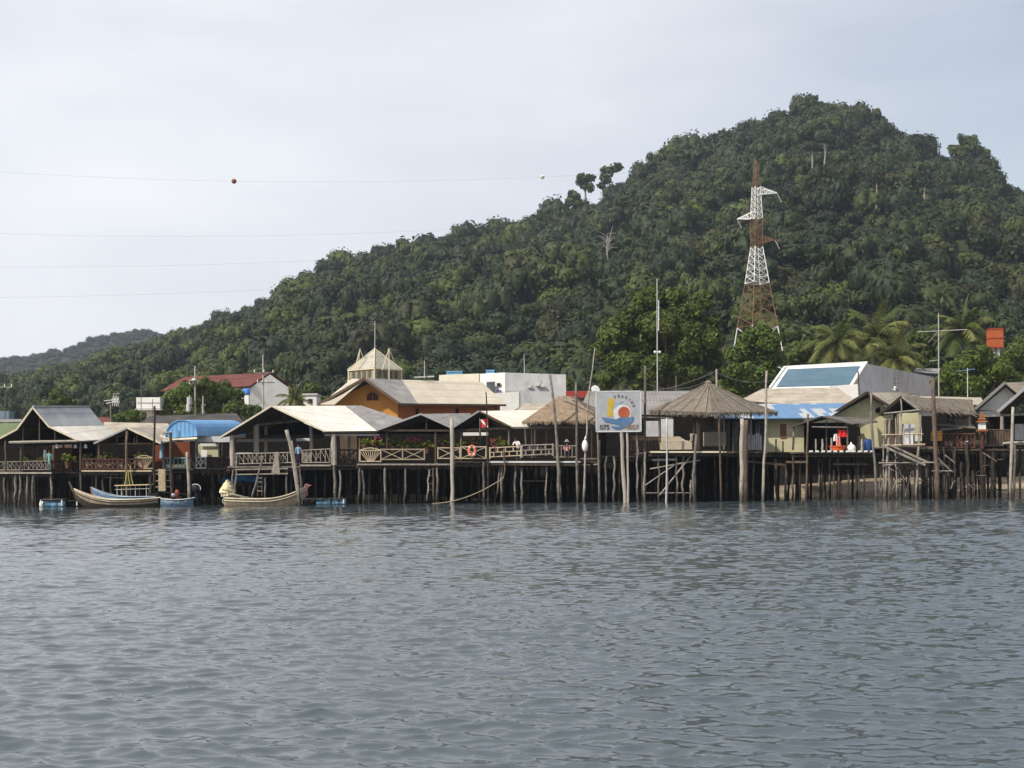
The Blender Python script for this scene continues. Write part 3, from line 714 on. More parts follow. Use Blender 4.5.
palm('small palm peeping over the big pavilion roof beside the small white hut', 294, 400, 180, 2.6, 5, nf=16)

# ---------------------------------------------------------------- pylon and cables
def pylon():
    Yt = 232; 
    def C(py): return P(757.5, py, Yt)
    base = C(345); gx = base.x; g = gz(gx, Yt)
    root = empty('power_pylon', (gx, Yt, g), 'tall red and white lattice power pylon in front of the forested hill', 'pylon')
    s = Yt/FP
    def wd(py):  # half width in px
        return np.interp(py, [160,188,218,247,282,345,420], [.6,3.6,5.0,5.0,10.0,19.5,31])*s/ math.sqrt(1.35)
    cor = [(-1,-1),(1,-1),(1,1),(-1,1)]; rot = .38
    def cp(py, k):
        z = C(py).z; h = wd(py); a, b_ = cor[k]; x = a*h; y = b_*h
        return Vector((gx + x*math.cos(rot)-y*math.sin(rot), Yt + x*math.sin(rot)+y*math.cos(rot), z))
    pyg = 475 - (g-2)*FP/Yt - 0
    secs = [('steel_section', steel_r, 160,187,4,.045), ('steel_section', steel_w, 187,218,5,.065), ('steel_section', steel_r, 218,247,5,.06), ('steel_section', steel_w, 247,283,5,.08), ('steel_section', steel_r, 283,327,4,.085), ('steel_section', steel_w, 327,372,3,.09), ('steel_section', steel_r, 372,452,5,.09)]
    for nm, mt_, a, b_, n_, r in secs:
        m = MB()
        for k in range(4): m.bar(cp(a,k), cp(b_,k), r*.85, n=4)
        for i in range(n_):
            p0 = a+(b_-a)*i/n_; p1 = a+(b_-a)*(i+1)/n_
            for k in range(4):
                k2 = (k+1) % 4
                m.bar(cp(p0,k), cp(p1,k2), r*.42, n=4); m.bar(cp(p0,k2), cp(p1,k), r*.42, n=4)
                m.bar(cp(p1,k), cp(p1,k2), r*.42, n=4)
        m.build(nm, mt_, root)
    def arm(py, side, tip, mt_):
        m = MB(); ks = (1,2) if side > 0 else (0,3); T = P(tip[0], tip[1], Yt)
        for k in ks:
            m.bar(cp(py-4,k), T, .07, n=4); m.bar(cp(py+3,k), T, .07, n=4)
            for t in (.25,.5,.75): m.bar(cp(py-4,k).lerp(T,t), cp(py+3,k).lerp(T,t), .045, n=4); m.bar(cp(py-4,k).lerp(T,t), cp(py+3,k).lerp(T,t-.2), .045, n=4)
        m.bar(cp(py-4,ks[0]).lerp(T,.4), cp(py-4,ks[1]).lerp(T,.4), .04, n=4)
        a_ = m.build('cross_arm', mt_, root)
        i_ = MB(); E = P(tip[0]+4.5, tip[1]+9, Yt); 
        i_.bar(T, E, .025, n=6)
        for t in np.linspace(.2,.95,7): i_.disc(T.lerp(E,t), .075, E-T, .05, 8)
        i_.build('insulator', white_c, a_)
    arm(191, 1, (777,193), steel_w); arm(216, -1, (737,219), steel_w); arm(240, 1, (775,240), steel_r)
    return root
pylon()
def cable(label, pts, Yt, balls=()):
    (x0,y0),(x1,y1),(x2,y2) = pts
    A = np.array([[x0*x0,x0,1],[x1*x1,x1,1],[x2*x2,x2,1]], float); co = np.linalg.solve(A, np.array([y0,y1,y2], float))
    f = lambda x: co[0]*x*x+co[1]*x+co[2]
    m = MB(); xs_ = np.linspace(x2, -160, 40); m.path([P(x, f(x), Yt) for x in xs_], .009, 5)
    o = m.build('power_cable', cable_m); tag(o, label, 'cable', 'overhead power cables')
    return f
f1 = cable('topmost power cable carrying the marker balls to the pylon tip', [(0,172),(542,177),(757,163)], 232)
cable('second power cable down, meeting the upper white cross arm', [(0,233.5),(525,225),(780,202)], 231)
cable('third power cable down, meeting the white cross arm nearer the sea', [(0,267),(330,260),(741,228)], 233)
cable('lowest power cable, meeting the rusty cross arm', [(0,297.5),(260,290),(779,249)], 231.5)
for px, c_, lab in ((234, mat('faded red marker ball',(.28,.075,.05),(.33,.10,.07),3,.6,0), 'faded dark red marker ball on the topmost cable'), (542.5, mat('pale marker ball',(.62,.60,.55),(.7,.68,.62),3,.6,0), 'pale grey marker ball on the topmost cable near the hill')):
    c = P(px, f1(px), 232); m = MB(); m.sphere(c, .42 if px < 300 else .34, 0, 14, 10); root = m.build('marker_ball', c_, None, smooth=True); tag(root, lab, 'marker ball')
    m = MB(); m.disc(c, .44 if px < 300 else .35, (0,0,1), .05, 18); m.build('seam_band', black_m, root)
# ---------------------------------------------------------------- village helpers
def bld(name, label, cat, px, Y, group=None, z=None):
    x = P(px, 470, Y).x
    return empty(name, (x, Y, gz(x, Y) if z is None else z), label, cat, group)
def roofpart(root, planes, mt_, name='roof', th=.07):
    m = MB()
    for q in planes:
        k = len(m.m); m.slab(*[P(*p) if not isinstance(p, Vector) else p for p in q], th); m.m[k:k+m.nb] = [1]*m.nb
    return m.build(name, [mt_, wood_dark], root)  # second slot darkens the undersides, painting in the shade below the roof
def barge(root, pts, mt_, r=.07, name='bargeboard', dy=-.06):
    m = MB()
    for a, b_ in zip(pts, pts[1:]):
        p = P(*a); q = P(*b_); p.y += dy; q.y += dy; m.bar(p, q, r, n=4)
    return m.build(name, mt_, root)
def posts(root, lst, mt_, name='post', n=7, wob=.0):
    out = []
    for a in lst:
        px0, y0, px1, y1, Y, r = a
        m = MB(); m.pole(P(px1, y1, Y), P(px0, y0, Y), r, r*.9, wob, 5, n); out.append(m.build(name, mt_, root))
    return out
def deck(root, px0, px1, py, Y0, Y1, beam=wood_dark, board=wood_grey, edge=None, th=.10):
    a = P(px0, py, Y0); b_ = P(px1, py, Y0); z = (a.z+b_.z)/2; sl = 0
    m = MB(); nx = int((b_.x-a.x)/.42)+1
    y = Y0
    while y < Y1 - .02:                                   # planks run along the shore
        m.hexa([Vector(q) for q in ((a.x,y,a.z-th),(b_.x,y,b_.z-th),(b_.x,y+.27,b_.z-th),(a.x,y+.27,a.z-th),(a.x,y,a.z),(b_.x,y,b_.z),(b_.x,y+.27,b_.z),(a.x,y+.27,a.z))]); y += .29
    m.build('deck_boards', board, root)
    for yy in np.linspace(Y0+.12, Y1-.3, max(2, int((Y1-Y0)/3)+1)):
        m = MB(); m.bar(Vector((a.x-.1, yy, a.z-th-.17)), Vector((b_.x+.1, yy, b_.z-th-.17)), .10, n=4); m.build('beam', beam, root)
    if edge:
        m = MB(); m.bar(Vector((a.x, Y0-.06, a.z-.07)), Vector((b_.x, Y0-.06, b_.z-.07)), .065, n=4); m.build('edge_board', edge, root)
    return a.x, b_.x, z-th
def stilts(root, px0, px1, py, Y0, Y1, n, rows=4, r=.085, seed=0):
    rs = random.Random(seed+100); k = 0
    for j in range(rows):
        Y = Y0 + (Y1-Y0)*(j+.5)/rows
        for i in range(n):
            px = px0 + (px1-px0)*(i+.5+rs.uniform(-.35,.35))/n; top = P(px, py, Y0); 
            x = top.x; zt = top.z-.15; zb = min(gz(x, Y)-.5, -.5) if Y < 112 else gz(x, Y)-.4
            if zb > zt-.4: continue
            m = MB(); m.pole((x+rs.uniform(-.15,.15), Y, zb), (x, Y, zt), r*rs.uniform(.8,1.25), r*rs.uniform(.7,1), .04, 5, 6, rng=rs)
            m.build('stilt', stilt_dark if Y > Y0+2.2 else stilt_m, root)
def fstilts(root, lst, Y, mt_=stilt_m, r=.09):
    rs = random.Random(int(Y*10)+len(lst))
    for a in lst:
        px0, y0, px1, y1 = a[:4]; rr = a[4] if len(a) > 4 else r
        q = P(px1, y1, Y); q.z = -1.6
        m = MB(); m.pole(q, P(px0, y0, Y), rr*1.05, rr*.85, .07, 7, 7, rng=rs); m.build('stilt', mt_, root)
stilt_dark = mat('shade-painted stilt wood', (.015,.013,.011), (.05,.042,.035), 2.2, .9, .5, grain=1, rand=.45)  # darker copy of stilt_m, painting shade onto the back rows
def railing(root, px0, px1, yt, yb, Y, style='x', mt_=bamboo, r=.035, name='railing', Y1=None, seed=1, yt1=None, yb1=None):
    rs = random.Random(seed); m = MB(); Y1 = Y if Y1 is None else Y1; yt1 = yt if yt1 is None else yt1; yb1 = yb if yb1 is None else yb1
    def q(t, v): return P(px0+(px1-px0)*t, (yt+(yt1-yt)*t)*(1-v)+(yb+(yb1-yb)*t)*v, Y+(Y1-Y)*t)
    m.bar(q(0,0), q(1,0), r*1.2); m.bar(q(0,1), q(1,1), r*1.1)
    Lm = (q(1,0)-q(0,0)).length; Hh = (q(0,0)-q(0,1)).length
    if style == 'x':
        n = max(1, round(Lm/1.35))
        for i in range(n+1): m.bar(q(i/n,-.08), q(i/n,1.05), r*1.2)
        for i in range(n):
            m.bar(q(i/n,0), q((i+1)/n,1), r*.8)
            if i % 2 or True: m.bar(q(i/n,1), q((i+1)/n,0), r*.8)
    elif style == 'lattice':
        n = max(2, int(Lm/.3))
        for i in range(n+1): m.bar(q(i/n,-.02), q(i/n,1), r*.6)
        for i in range(n):
            if rs.random() < .85: m.bar(q(i/n,rs.uniform(0,.3)), q((i+1)/n,rs.uniform(.7,1)), r*.6)
            if rs.random() < .7: m.bar(q(i/n,rs.uniform(.7,1)), q((i+1)/n,rs.uniform(0,.3)), r*.55)
    elif style == 'picket':
        n = max(2, int(Lm/.24))
        for i in range(n+1): m.bar(q(i/n,-.05+rs.uniform(-.06,.06)), q(i/n,1.1), r*.85)
    elif style == 'block':
        m.bar(q(0,.5), q(1,.5), r); n = max(1, round(Lm/.55))
        for i in range(n+1): m.bar(q(i/n,0), q(i/n,.5), r); m.bar(q((i+.5)/n if i < n else 1,.5), q((i+.5)/n if i < n else 1,1), r)
        for i in range(0, n+1, 4): m.bar(q(i/n,-.1), q(i/n,1.2), r*1.4)
    elif style == 'fan':
        for i in range(9): t = i/8; m.bar(q(.5+(t-.5)*.25,1), q(t,.02+.1*abs(t-.5)), r*.7)
        m.path([q(t, -.22*math.sin(math.pi*t)) for t in np.linspace(0,1,9)], r, 5)
        m.bar(q(0,-.1), q(0,1), r*1.2); m.bar(q(1,-.1), q(1,1), r*1.2)
    elif style == 'board':
        n = max(2, int(Lm/.2))
        for i in range(n):
            if rs.random() < .93:
                a, b_ = q((i+.08)/n, rs.uniform(-.06,.06)), q((i+.92)/n, 1); m.box(a.x, b_.x, a.y-.02, a.y+.02, b_.z, a.z)
    return m.build(name, mt_, root)
def wall(root, px0, px1, yt, yb, Y, mt_, name='wall', th=.1, Yb=None):
    a = P(px0, yt, Y); b_ = P(px1, yb, Y); m = MB(); m.box(a.x, b_.x, Y, Y+th, b_.z, a.z); return m.build(name, mt_, root)
def wpoly(root, pts, Y, mt_, name='gable_wall', th=.1):
    """vertical polygon wall facing the water, extruded back; pts (px,py) or (px,py,Y)"""
    m = MB(); f = [P(p[0], p[1], p[2] if len(p) > 2 else Y) for p in pts]; n = len(f)
    b_ = [p + Vector((0, th, 0)) for p in f]
    area = sum(f[i].x*f[(i+1)%n].z - f[(i+1)%n].x*f[i].z for i in range(n))
    uv0 = [(p.x, p.z) for p in f]
    m.add(f+b_, [tuple(range(n)), tuple(range(2*n-1, n-1, -1))] + [(i, i+n, (i+1)%n+n, (i+1)%n) for i in range(n)], 0, [uv0, uv0[::-1]] + [[(0,0)]*4]*n)
    return m.build(name, mt_, root)
def backdrop_wall(root, px0, px1, yt, yb, Y=109.5): return wall(root, px0, px1, yt, yb, Y, dark_wall, 'back_wall', .12)  # rear wall hides background light; its near-black colour paints interior shade
NP = [0]
def plant(px, py, Y, rp, label, kind='pot', m_=plant_m, flower=False, group=None, n=90, tint=(0,1)):
    """leafy plant centred at px,py; radius in px"""
    NP[0] += 1; rp = rp*1.6; rs = np.random.RandomState(NP[0]+300); c = P(px, py, Y); r = rp*Y/FP
    root = empty('potted_plant' if kind == 'pot' else 'hanging_plant', (c.x, Y, c.z-r*1.3), label, 'plant', group)
    V = []; F = []
    nb = 24
    for k in range(nb):
        a = rs.uniform(0,6.28); up = rs.uniform(.2,1.4); Lf = r*rs.uniform(.7,1.2); p0 = Vector((c.x,Y,c.z-r*.5)); d = Vector((math.cos(a)*math.cos(up), math.sin(a)*math.cos(up), math.sin(up)))
        p1 = p0+d*Lf*.6; p2 = p1+Vector((d.x,d.y,d.z-.6))*Lf*.5
        for j in range(7):
            t = (j+1)/7; p = p0.lerp(p1,t*1.6) if t < .6 else p1.lerp(p2,(t-.6)/.4); s = r*.2*rs.uniform(.7,1.3)
            u = Vector(rs.normal(size=3)).normalized(); w_ = u.cross(Vector(rs.normal(size=3))).normalized(); o = len(V)
            V += [tuple(p-u*s), tuple(p+w_*s*.6), tuple(p+u*s), tuple(p-w_*s*.6)]; F.append([o,o+1,o+2,o+3])
    q = MB(); q.v = V; q.f = F; q.m = [0]*len(F); q.uv = [None]*len(F); lv = q.build('leaves', m_, root)
    at = lv.data.attributes.new('tint', 'FLOAT', 'POINT'); at.data.foreach_set('value', [float(x) for x in np.repeat(rs.uniform(*tint, size=len(F)), 4)])
    pm_ = MB(); pm_.path([Vector((c.x,Y,c.z-r*1.3)), Vector((c.x,Y,c.z-r*.55))], [r*.22, r*.34], 10); pm_.build('pot', ceramic, root)
    if flower:
        fm = MB()
        for k in range(16):
            d = rs.normal(size=3); d /= np.linalg.norm(d); fm.sphere((c.x+d[0]*r*.8, Y+d[1]*r*.5-.1, c.z+d[2]*r*.7), r*.10, 0, 5, 4)
        fm.build('blossom', flower_m, root)
    return root
def bank():  # walls pulled forward and raised to keep the under-deck space black
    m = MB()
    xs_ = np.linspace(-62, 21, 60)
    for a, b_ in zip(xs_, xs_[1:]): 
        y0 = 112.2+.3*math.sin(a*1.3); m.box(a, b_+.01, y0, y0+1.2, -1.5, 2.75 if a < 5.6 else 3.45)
    o = m.build('shade_bank', bank_shade); tag(o, 'shade-painted bank wall closing the dark space under the decks', 'retaining wall')
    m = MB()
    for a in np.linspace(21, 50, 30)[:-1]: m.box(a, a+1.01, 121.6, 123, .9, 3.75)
    o = m.build('shade_bank', bank_shade); tag(o, 'shade-painted bank wall at the back of the beach beneath the laundry shelter and fishing hut', 'retaining wall')
bank()
# ================================================================ A : left pavilion
A = bld('stilt_pavilion', 'open restaurant pavilion with steep two-pitched grey and cream roof, leftmost on the water', 'pavilion', 35, 104, z=0)
Yf, Yk = 100, 107.5
L0, L1, AP, R1, R0 = (-16,447,Yf), (17,429.5,Yf), (33,407.5,Yf), (49,426.5,Yf), (79.5,441,Yf)
BK, B1, B0 = (89,407,Yk), (104.5,425.5,Yk), (121,438.5,Yk)
roofpart(A, [(R1, B1, BK, AP), (L1, (60,426,Yk), BK, AP)], roof_lgrey, 'upper_roof')
roofpart(A, [(R0, B0, B1, R1), (L0, (30,441,Yk), (60,426,Yk), L1)], roof_cream, 'lower_roof')
barge(A, [L0, L1, AP, R1, R0], cream_p, .06)
barge(A, [(33,406.5,Yf), (89,406.5,Yk)], roof_lgrey, .09, 'ridge_cap', 0)
for p in ((23,424,23,441),(39.5,417,39.5,441),(55,430,55,440)): posts(A, [(p[0],p[1],p[2],p[3],100.4,.06)], wood_mid, 'king_post')
m = MB(); m.pole(P(9,442.5,99.8), P(78,441,99.8), .10, .10, .02); m.build('tie_beam', wood_pale, A)
m = MB(); m.pole(P(0,443,103), P(86,441,103), .10, .10, .02); m.build('tie_beam', wood_dark, A)
wpoly(A, [(-14,446),(17,431),(33,410),(49,428),(78,441),(78,444),(-14,448)], 106, dark_wall, 'gable_shade')  # near-black sheet painting the shade inside the gable
posts(A, [(5.5,441,5.5,472,100.1,.08),(21,446,20.5,472,100.1,.08),(24,442,24,470,103,.08),(34,442,34,470,103,.08),(63.5,441,63,471,103,.08),(80.7,441,81,500,100,.09),(46,441,46,462,104,.07)], wood_mid, 'post', 7, .02)
posts(A, [(45,450,45,461,101.5,.13)], white_c, 'column')
deck(A, -18, 52, 472, 100, 111.5, edge=wood_pale); 
deck(A, 52, 81, 472, 103, 111.5, edge=wood_mid)
railing(A, -18, 50, 462.5, 470, 100.1, 'lattice', wood_pale, .032, yt1=461, yb1=469.5)
railing(A, 51, 80, 461.5, 471, 103, 'x', red_wood, .045)
railing(A, 51, 80, 461.5, 471, 103.1, 'lattice', red_wood, .035)
wall(A, -18, 95, 441, 472, 111, tan_wall, 'back_wall'); wall(A, -5, 20, 446, 470, 108.8, dark_wall, 'partition'); wall(A, 54, 72, 448, 471, 108, tan_wall, 'partition')
wall(A, 72, 96, 441, 472, 108.5, dark_wall, 'partition'); wall(A, 22, 52, 441, 472, 109.4, dark_wall, 'partition')
fstilts(A, [(4.5,473,4.5,508),(15,474,16,508,.12),(28,474,27.5,508),(33.5,474,33,508,.11),(51,473,51.5,508,.10),(20,474,19,508)], 100.1, wood_grey)
stilts(A, -14, 80, 472, 102, 111, 9, 3, seed=1)
# small hanging lamps under the tie beam
for i, px in enumerate((57,75.5,85.5)):
    c = P(px, 446.5, 101.5); m = MB(); m.path([c+Vector((0,0,.18)), c+Vector((0,0,.1)), c-Vector((0,0,.12))], [.03,.10,.13], 8); tag(m.build('hanging_lamp', white_c), ['white shaded lamp hanging under the eave beside the carved post of the leftmost pavilion','white shaded lamp at the lower corner of the leftmost cream roof','white shaded lamp between the two leftmost pavilions'][i], 'lamp')
# ================================================================ A2 : small gable
B = bld('stilt_pavilion', 'low dark gabled pavilion between the two-pitched roof and the blue barrel roof', 'pavilion', 125, 104, z=0)
g0, g1, g2 = (95,443.5,Yf), (127.5,428,Yf), (160,443.5,Yf)
roofpart(B, [(g2, (186,438,106), (150,426,106), g1), (g0, (110,441,106), (150,426,106), g1)], roof_brown)
barge(B, [(94,443.5,Yf), g1], roof_lgrey, .07); barge(B, [g1, (161,443.5,Yf)], cream_p, .06)
m = MB(); m.bar(P(98,444,100.3), P(158,443.5,100.3), .06, n=4); m.build('tie_beam', wood_dark, B)
posts(B, [(117,434,117,443,100.3,.04),(137,434,137,443,100.3,.04),(134.5,436,134.5,443,100.3,.03)], wood_mid, 'strut')
posts(B, [(99,443,99,471,100.2,.07),(139,443,139,471,102,.07),(153,443,153,471,103,.07)], wood_mid, 'post', 7, .02)
wpoly(B, [(96,443),(127.5,430),(159,443),(159,445),(96,445)], 105, dark_wall, 'gable_shade')
backdrop_wall(B, 84, 166, 441, 472, 110); wall(B, 152, 164, 443, 471, 107.5, orange_red, 'side_wall')
deck(B, 82, 152, 470, 100, 111.5, edge=bamboo); deck(B, 152, 166, 470, 100.5, 111.5)
railing(B, 83, 143, 459.5, 468.5, 100.1, 'lattice', bamboo, .034, seed=3); railing(B, 83, 143, 459.5, 468.5, 100.0, 'x', red_wood, .05)
railing(B, 135, 153, 458, 468.5, 100, 'fan', bamboo, .04)
fstilts(B, [(111,474,111,489),(150,472,150,508,.12),(97,472,97,508),(131,470,131.5,486,.08),(103,480,103,492)], 100.2)
m = MB(); m.bar(P(104,477.5,100.3), P(124,478,100.3), .05); m.build('brace', wood_grey, B)
stilts(B, 84, 164, 470, 102, 111, 8, 3, seed=2)
# plank steps down to the boats
S_ = bld('boat_steps', 'pale plank with rough steps below the deck next to the blue roofed shop', 'steps', 162, 99.8, z=0)
a, b_ = P(158.5,469,99.7), P(166,491,99.7); m = MB(); m.box(a.x, b_.x, 99.65, 99.72, b_.z, a.z); m.build('plank', bamboo, S_)
for py in (470.5,474,481,487):
    m = MB(); m.bar(P(153,py,99.8), P(171,py-.4,99.8), .04, n=4); m.build('rung', wood_pale, S_)
# ================================================================ C : blue barrel roof shop
C_ = bld('stilt_shop', 'shop on stilts under a bright blue barrel vaulted metal roof', 'shop', 198, 104, z=0)
arcF = []; arcB = []
for i in range(13):
    t = i/12; ang = math.pi*(1-t); cx = 181 + 16.2*math.cos(ang); cy = 438.2 - 17.2*math.sin(ang)**.85 - (2.4*t)
    arcF.append(P(cx, cy, 100.2)); arcB.append(P(cx+49, cy+.3, 106.5))
m = MB(); u = 0
for i in range(12):
    w_ = (arcF[i+1]-arcF[i]).length; Lb = (arcB[i]-arcF[i]).length
    n_ = ((arcB[i]-arcF[i]).cross(arcF[i+1]-arcF[i])).normalized()*.05
    vs = [arcF[i], arcB[i], arcB[i+1], arcF[i+1]]; vs += [v - (n_ if n_.z > 0 else -n_) for v in vs]
    m.add(vs, [(0,1,2,3),(7,6,5,4),(0,4,5,1),(3,2,6,7),(0,3,7,4),(1,5,6,2)], 0, [[(0,u),(Lb,u),(Lb,u+w_),(0,u+w_)]]+[[(0,0)]*4]*5); u += w_
m.build('barrel_roof', roof_blue, C_)
m = MB(); f = [v+Vector((.02,.08,-.02)) for v in arcF]; n = len(f); b2 = [v+Vector((0,.05,0)) for v in f]
m.add(f+b2, [tuple(range(n)), tuple(range(2*n-1,n-1,-1))]+[(i,i+n,i+1+n,i+1) for i in range(n-1)], 0, [[(v.x,v.z) for v in f],[(0,0)]*n]+[[(0,0)]*4]*(n-1)); m.build('end_wall', roof_blue, C_)
m = MB(); m.slab(P(163,440.5,99.3), P(197,438.5,99.3), P(197,437,100.3), P(163,439,100.3), .04); m.slab(P(160,435.5,100), P(171,440,99.5), P(171,438.5,100.4), P(160,434.5,100.6), .04); m.build('eave_sheet', cream_p, C_)
wall(C_, 197, 232, 436.5, 442, 101.5, metal_g, 'fascia', .1)
wall(C_, 164, 190, 442, 459, 103, orange_red, 'wall'); wall(C_, 190, 232, 441, 468, 108, dark_wall, 'back_wall')
wall(C_, 198, 219, 444, 458, 106.5, yellow, 'inner_wall', .08); wall(C_, 200, 217, 443.5, 446, 106.3, white, 'sign_strip', .05); wall(C_, 201,207,450,457,106.2, white_c,'notice',.05)
posts(C_, [(196,438,196,458,101,.08),(219,442,219,458,102,.06),(222,441,222,468,102.5,.05),(163.5,441,163.5,468,101.4,.08)], wood_grey, 'post')
posts(C_, [(161,441,161.5,458,100.6,.13)], blue_c, 'painted_post')
deck(C_, 163, 232, 468.5, 102, 111.5, edge=wood_dark)
railing(C_, 163, 171, 458, 468, 102.1, 'lattice', blue_c, .04, seed=5); railing(C_, 174, 186, 458, 468, 102.1, 'picket', teal_c, .04, seed=6); railing(C_, 196, 206, 457.5, 468, 102, 'lattice', white_c, .035, seed=7)
railing(C_, 186, 231, 457.5, 468.5, 102.2, 'lattice', wood_dark, .05, seed=8); railing(C_, 206, 231, 457.5, 468.5, 102.3, 'board', wood_dark, .05, seed=8)
fstilts(C_, [(213,470,213.5,507,.12),(172,470,172,507)], 102.1, wood_dark); stilts(C_, 164, 232, 468, 103, 111, 7, 3, seed=3)
# ================================================================ D : main pavilion
D = bld('stilt_pavilion', 'largest open pavilion with broad cream corrugated roof, moored tan longtail below', 'pavilion', 300, 104, z=0)
dl, da, dr = (221,437,Yf), (271.5,406,Yf), (325,431.5,Yf)
rb, rk, lk = (404,419,105.5), (360,405.5,106), (260,430,107)
roofpart(D, [(dr, (377,431,Yf+1.5), (345,405.7,105.6), da), (dl, lk, (345,405.7,105.6), da)], roof_cream)
roofpart(D, [((377,431,101.5), (404,419.5,106), (361,405.5,106.2), (345,405.7,105.6))], roof_grey, 'end_roof')
barge(D, [dl, da, dr], cream_p, .065); barge(D, [(221,438.2,Yf),(271,407.6,Yf)], roof_dark, .04, 'lower_trim')
barge(D, [(325,432.6,Yf+.1),(377,432,101.4)], wood_dark, .09, 'eave_beam'); barge(D, [(325,435,Yf+.4),(379,435,101.6)], metal_g, .07, 'gutter')
posts(D, [(232,435,232.5,466,100.3,.19),(256,416,256.5,453,102,.22),(266,424,266,452,104.5,.13),(311,426,311.5,450,102.5,.14),(333.5,434,334,465,100.4,.22),(349,436,349,464,104,.1)], column_m, 'column', 9)
m = MB(); m.bar(P(259,424.5,101.9), P(308,420,102.4), .10, n=4); m.build('tie_beam', wood_grey, D)
posts(D, [(284,414,284,423,101.9,.07)], wood_grey, 'king_post')
m = MB(); m.bar(P(228,437,104), P(325,436,104), .12, n=4); m.build('tie_beam', wood_dark, D)
wpoly(D, [(224,437),(271.5,409),(322,431),(322,438),(224,439)], 106.5, dark_wall, 'gable_shade')
backdrop_wall(D, 226, 360, 434, 468, 110.5)
wall(D, 236, 290, 437, 441.5, 107, metal_g, 'inner_fascia'); wall(D, 296, 312, 435, 441, 108, white_c, 'inner_sign')
wall(D, 340, 357, 434, 464, 108.5, tan_wall, 'inner_wall')
deck(D, 228, 300, 466, 100, 111.5, edge=wood_grey); deck(D, 300, 331, 464.5, 100, 111.5, edge=wood_pale); deck(D, 331, 359, 465, 102.5, 111.5)
railing(D, 235, 292, 454, 464, 100.1, 'lattice', wood_pale, .035, seed=11, yt1=452.5, yb1=462.5)
railing(D, 302, 330, 450.5, 462.5, 100.1, 'lattice', wood_pale, .04, seed=12, yt1=449); wall(D, 302.5, 311, 451.5, 461.5, 100.2, wood_pale, 'railing_panel', .04)
railing(D, 331, 358, 450, 464, 102.6, 'x', wood_dark, .05, seed=13); railing(D, 331, 358, 450, 464, 102.7, 'lattice', wood_dark, .05, seed=14)
m = MB(); m.bar(P(235,469.5,99.8), P(288,468.5,99.8), .055, n=4); m.bar(P(235,474.5,99.8), P(288,473.5,99.8), .055, n=4); m.build('landing_rail', wood_pale, D)
fstilts(D, [(233,468,232.5,496,.07),(236.5,455,234.5,492,.08),(266,477,265.5,495,.08),(287,468,287,490,.08),(334.5,465,334.5,506,.12),(340,470,339.5,506),(300,466,302,506)], 100, wood_grey); stilts(D, 230, 356, 465, 102, 111, 12, 3, seed=4)
# ================================================================ E
E = bld('stilt_pavilion', 'dark gabled flower terrace pavilion with X-braced bamboo railings beside the big cream roof', 'pavilion', 415, 104, z=0)
e0, e1, e2 = (376,430.5,Yf), (421,414,Yf), (451,427.5,Yf)
roofpart(E, [(e2, (474,421,105), (470,413,106), e1), (e0, (404,427,106), (470,413,106), e1)], roof_grey)
barge(E, [e0, e1, e2], roof_lgrey, .075)
m = MB(); m.bar(P(382,430.5,100.2), P(452,430.5,100.2), .09, n=4); m.build('tie_beam', wood_dark, E); posts(E, [(426.5,418,426.5,429,100.3,.05)], wood_mid, 'king_post')
wpoly(E, [(378,430),(421,416),(449,427),(449,434),(378,434)], 104.5, dark_wall, 'gable_shade')
posts(E, [(387,431,387,448,100.3,.06),(435.5,430,435.8,463,100.3,.08),(360,438,359,463,100.2,.07)], wood_mid, 'post'); backdrop_wall(E, 358, 450, 428, 466, 110)
deck(E, 357, 450, 463.5, 100, 111.5, edge=wood_pale)
railing(E, 360, 381, 450.5, 461.5, 100.1, 'fan', bamboo, .042); railing(E, 381, 424.5, 449.5, 459.5, 100.1, 'x', bamboo, .045); railing(E, 438, 460, 448, 458.5, 100.1, 'x', bamboo, .042)
fstilts(E, [(359,465,358,506,.1),(363,470,363,490),(385.5,466,385,506,.1),(405,465,404.5,506,.09),(437,463,437,503)], 100.1, wood_grey); stilts(E, 360, 450, 463, 102, 111, 9, 3, seed=5)
lad = bld('ladder', 'rough pole ladder hanging from the flower terrace down to the water', 'ladder', 428, 99.9, z=0)
m = MB(); m.pole(P(427,501,99.9), P(429,470,99.9), .06, .05, .05); m.build('stile', wood_pale, lad); m = MB(); m.pole(P(434,501,99.9), P(433,468,99.9), .05, .05, .04); m.build('stile', wood_mid, lad)
for py in (470,476,484,490): 
    m = MB(); m.bar(P(427,py,99.9), P(434,py-.6,99.9), .035); m.build('rung', wood_mid, lad)
# ================================================================ F
Fp = bld('stilt_pavilion', 'gabled pavilion flying the dive flag, its cream roof running to the thatched hut', 'pavilion', 480, 104, z=0)
f0, f1_, f2 = (452,428,Yf-.2), (479,411,Yf), (511,427,Yf)
roofpart(Fp, [(f0, (470,425,105), (486,411.5,105), f1_)], roof_grey, 'dark_roof'); roofpart(Fp, [(f2, (602,426.5,103), (560,409.5,106.5), f1_)], roof_cream)
barge(Fp, [f0, f1_], roof_lgrey, .07); barge(Fp, [f1_, f2], wood_mid, .06)
m = MB(); m.bar(P(456,430.5,100.2), P(512,428,100.2), .10, n=4); m.build('tie_beam', wood_dark, Fp); m = MB(); m.bar(P(511,428,Yf+.1), P(600,427.5,102.6), .05, n=4); m.build('eave_board', wood_pale, Fp)
wpoly(Fp, [(454,428),(479,413),(508,427),(508,431),(454,431)], 104.5, dark_wall, 'gable_shade')
posts(Fp, [(461,429,461,460,100.3,.07),(480,430,480,450,103,.07),(509,428,509,445,100.3,.08),(525,429,526,445,100.5,.06),(546,428,546,456,101,.07)], wood_grey, 'post', 7, .02)
backdrop_wall(Fp, 450, 600, 426, 462, 109.5)
wall(Fp, 463, 488, 432.5, 435.5, 107.5, white_c, 'inner_sign', .05)
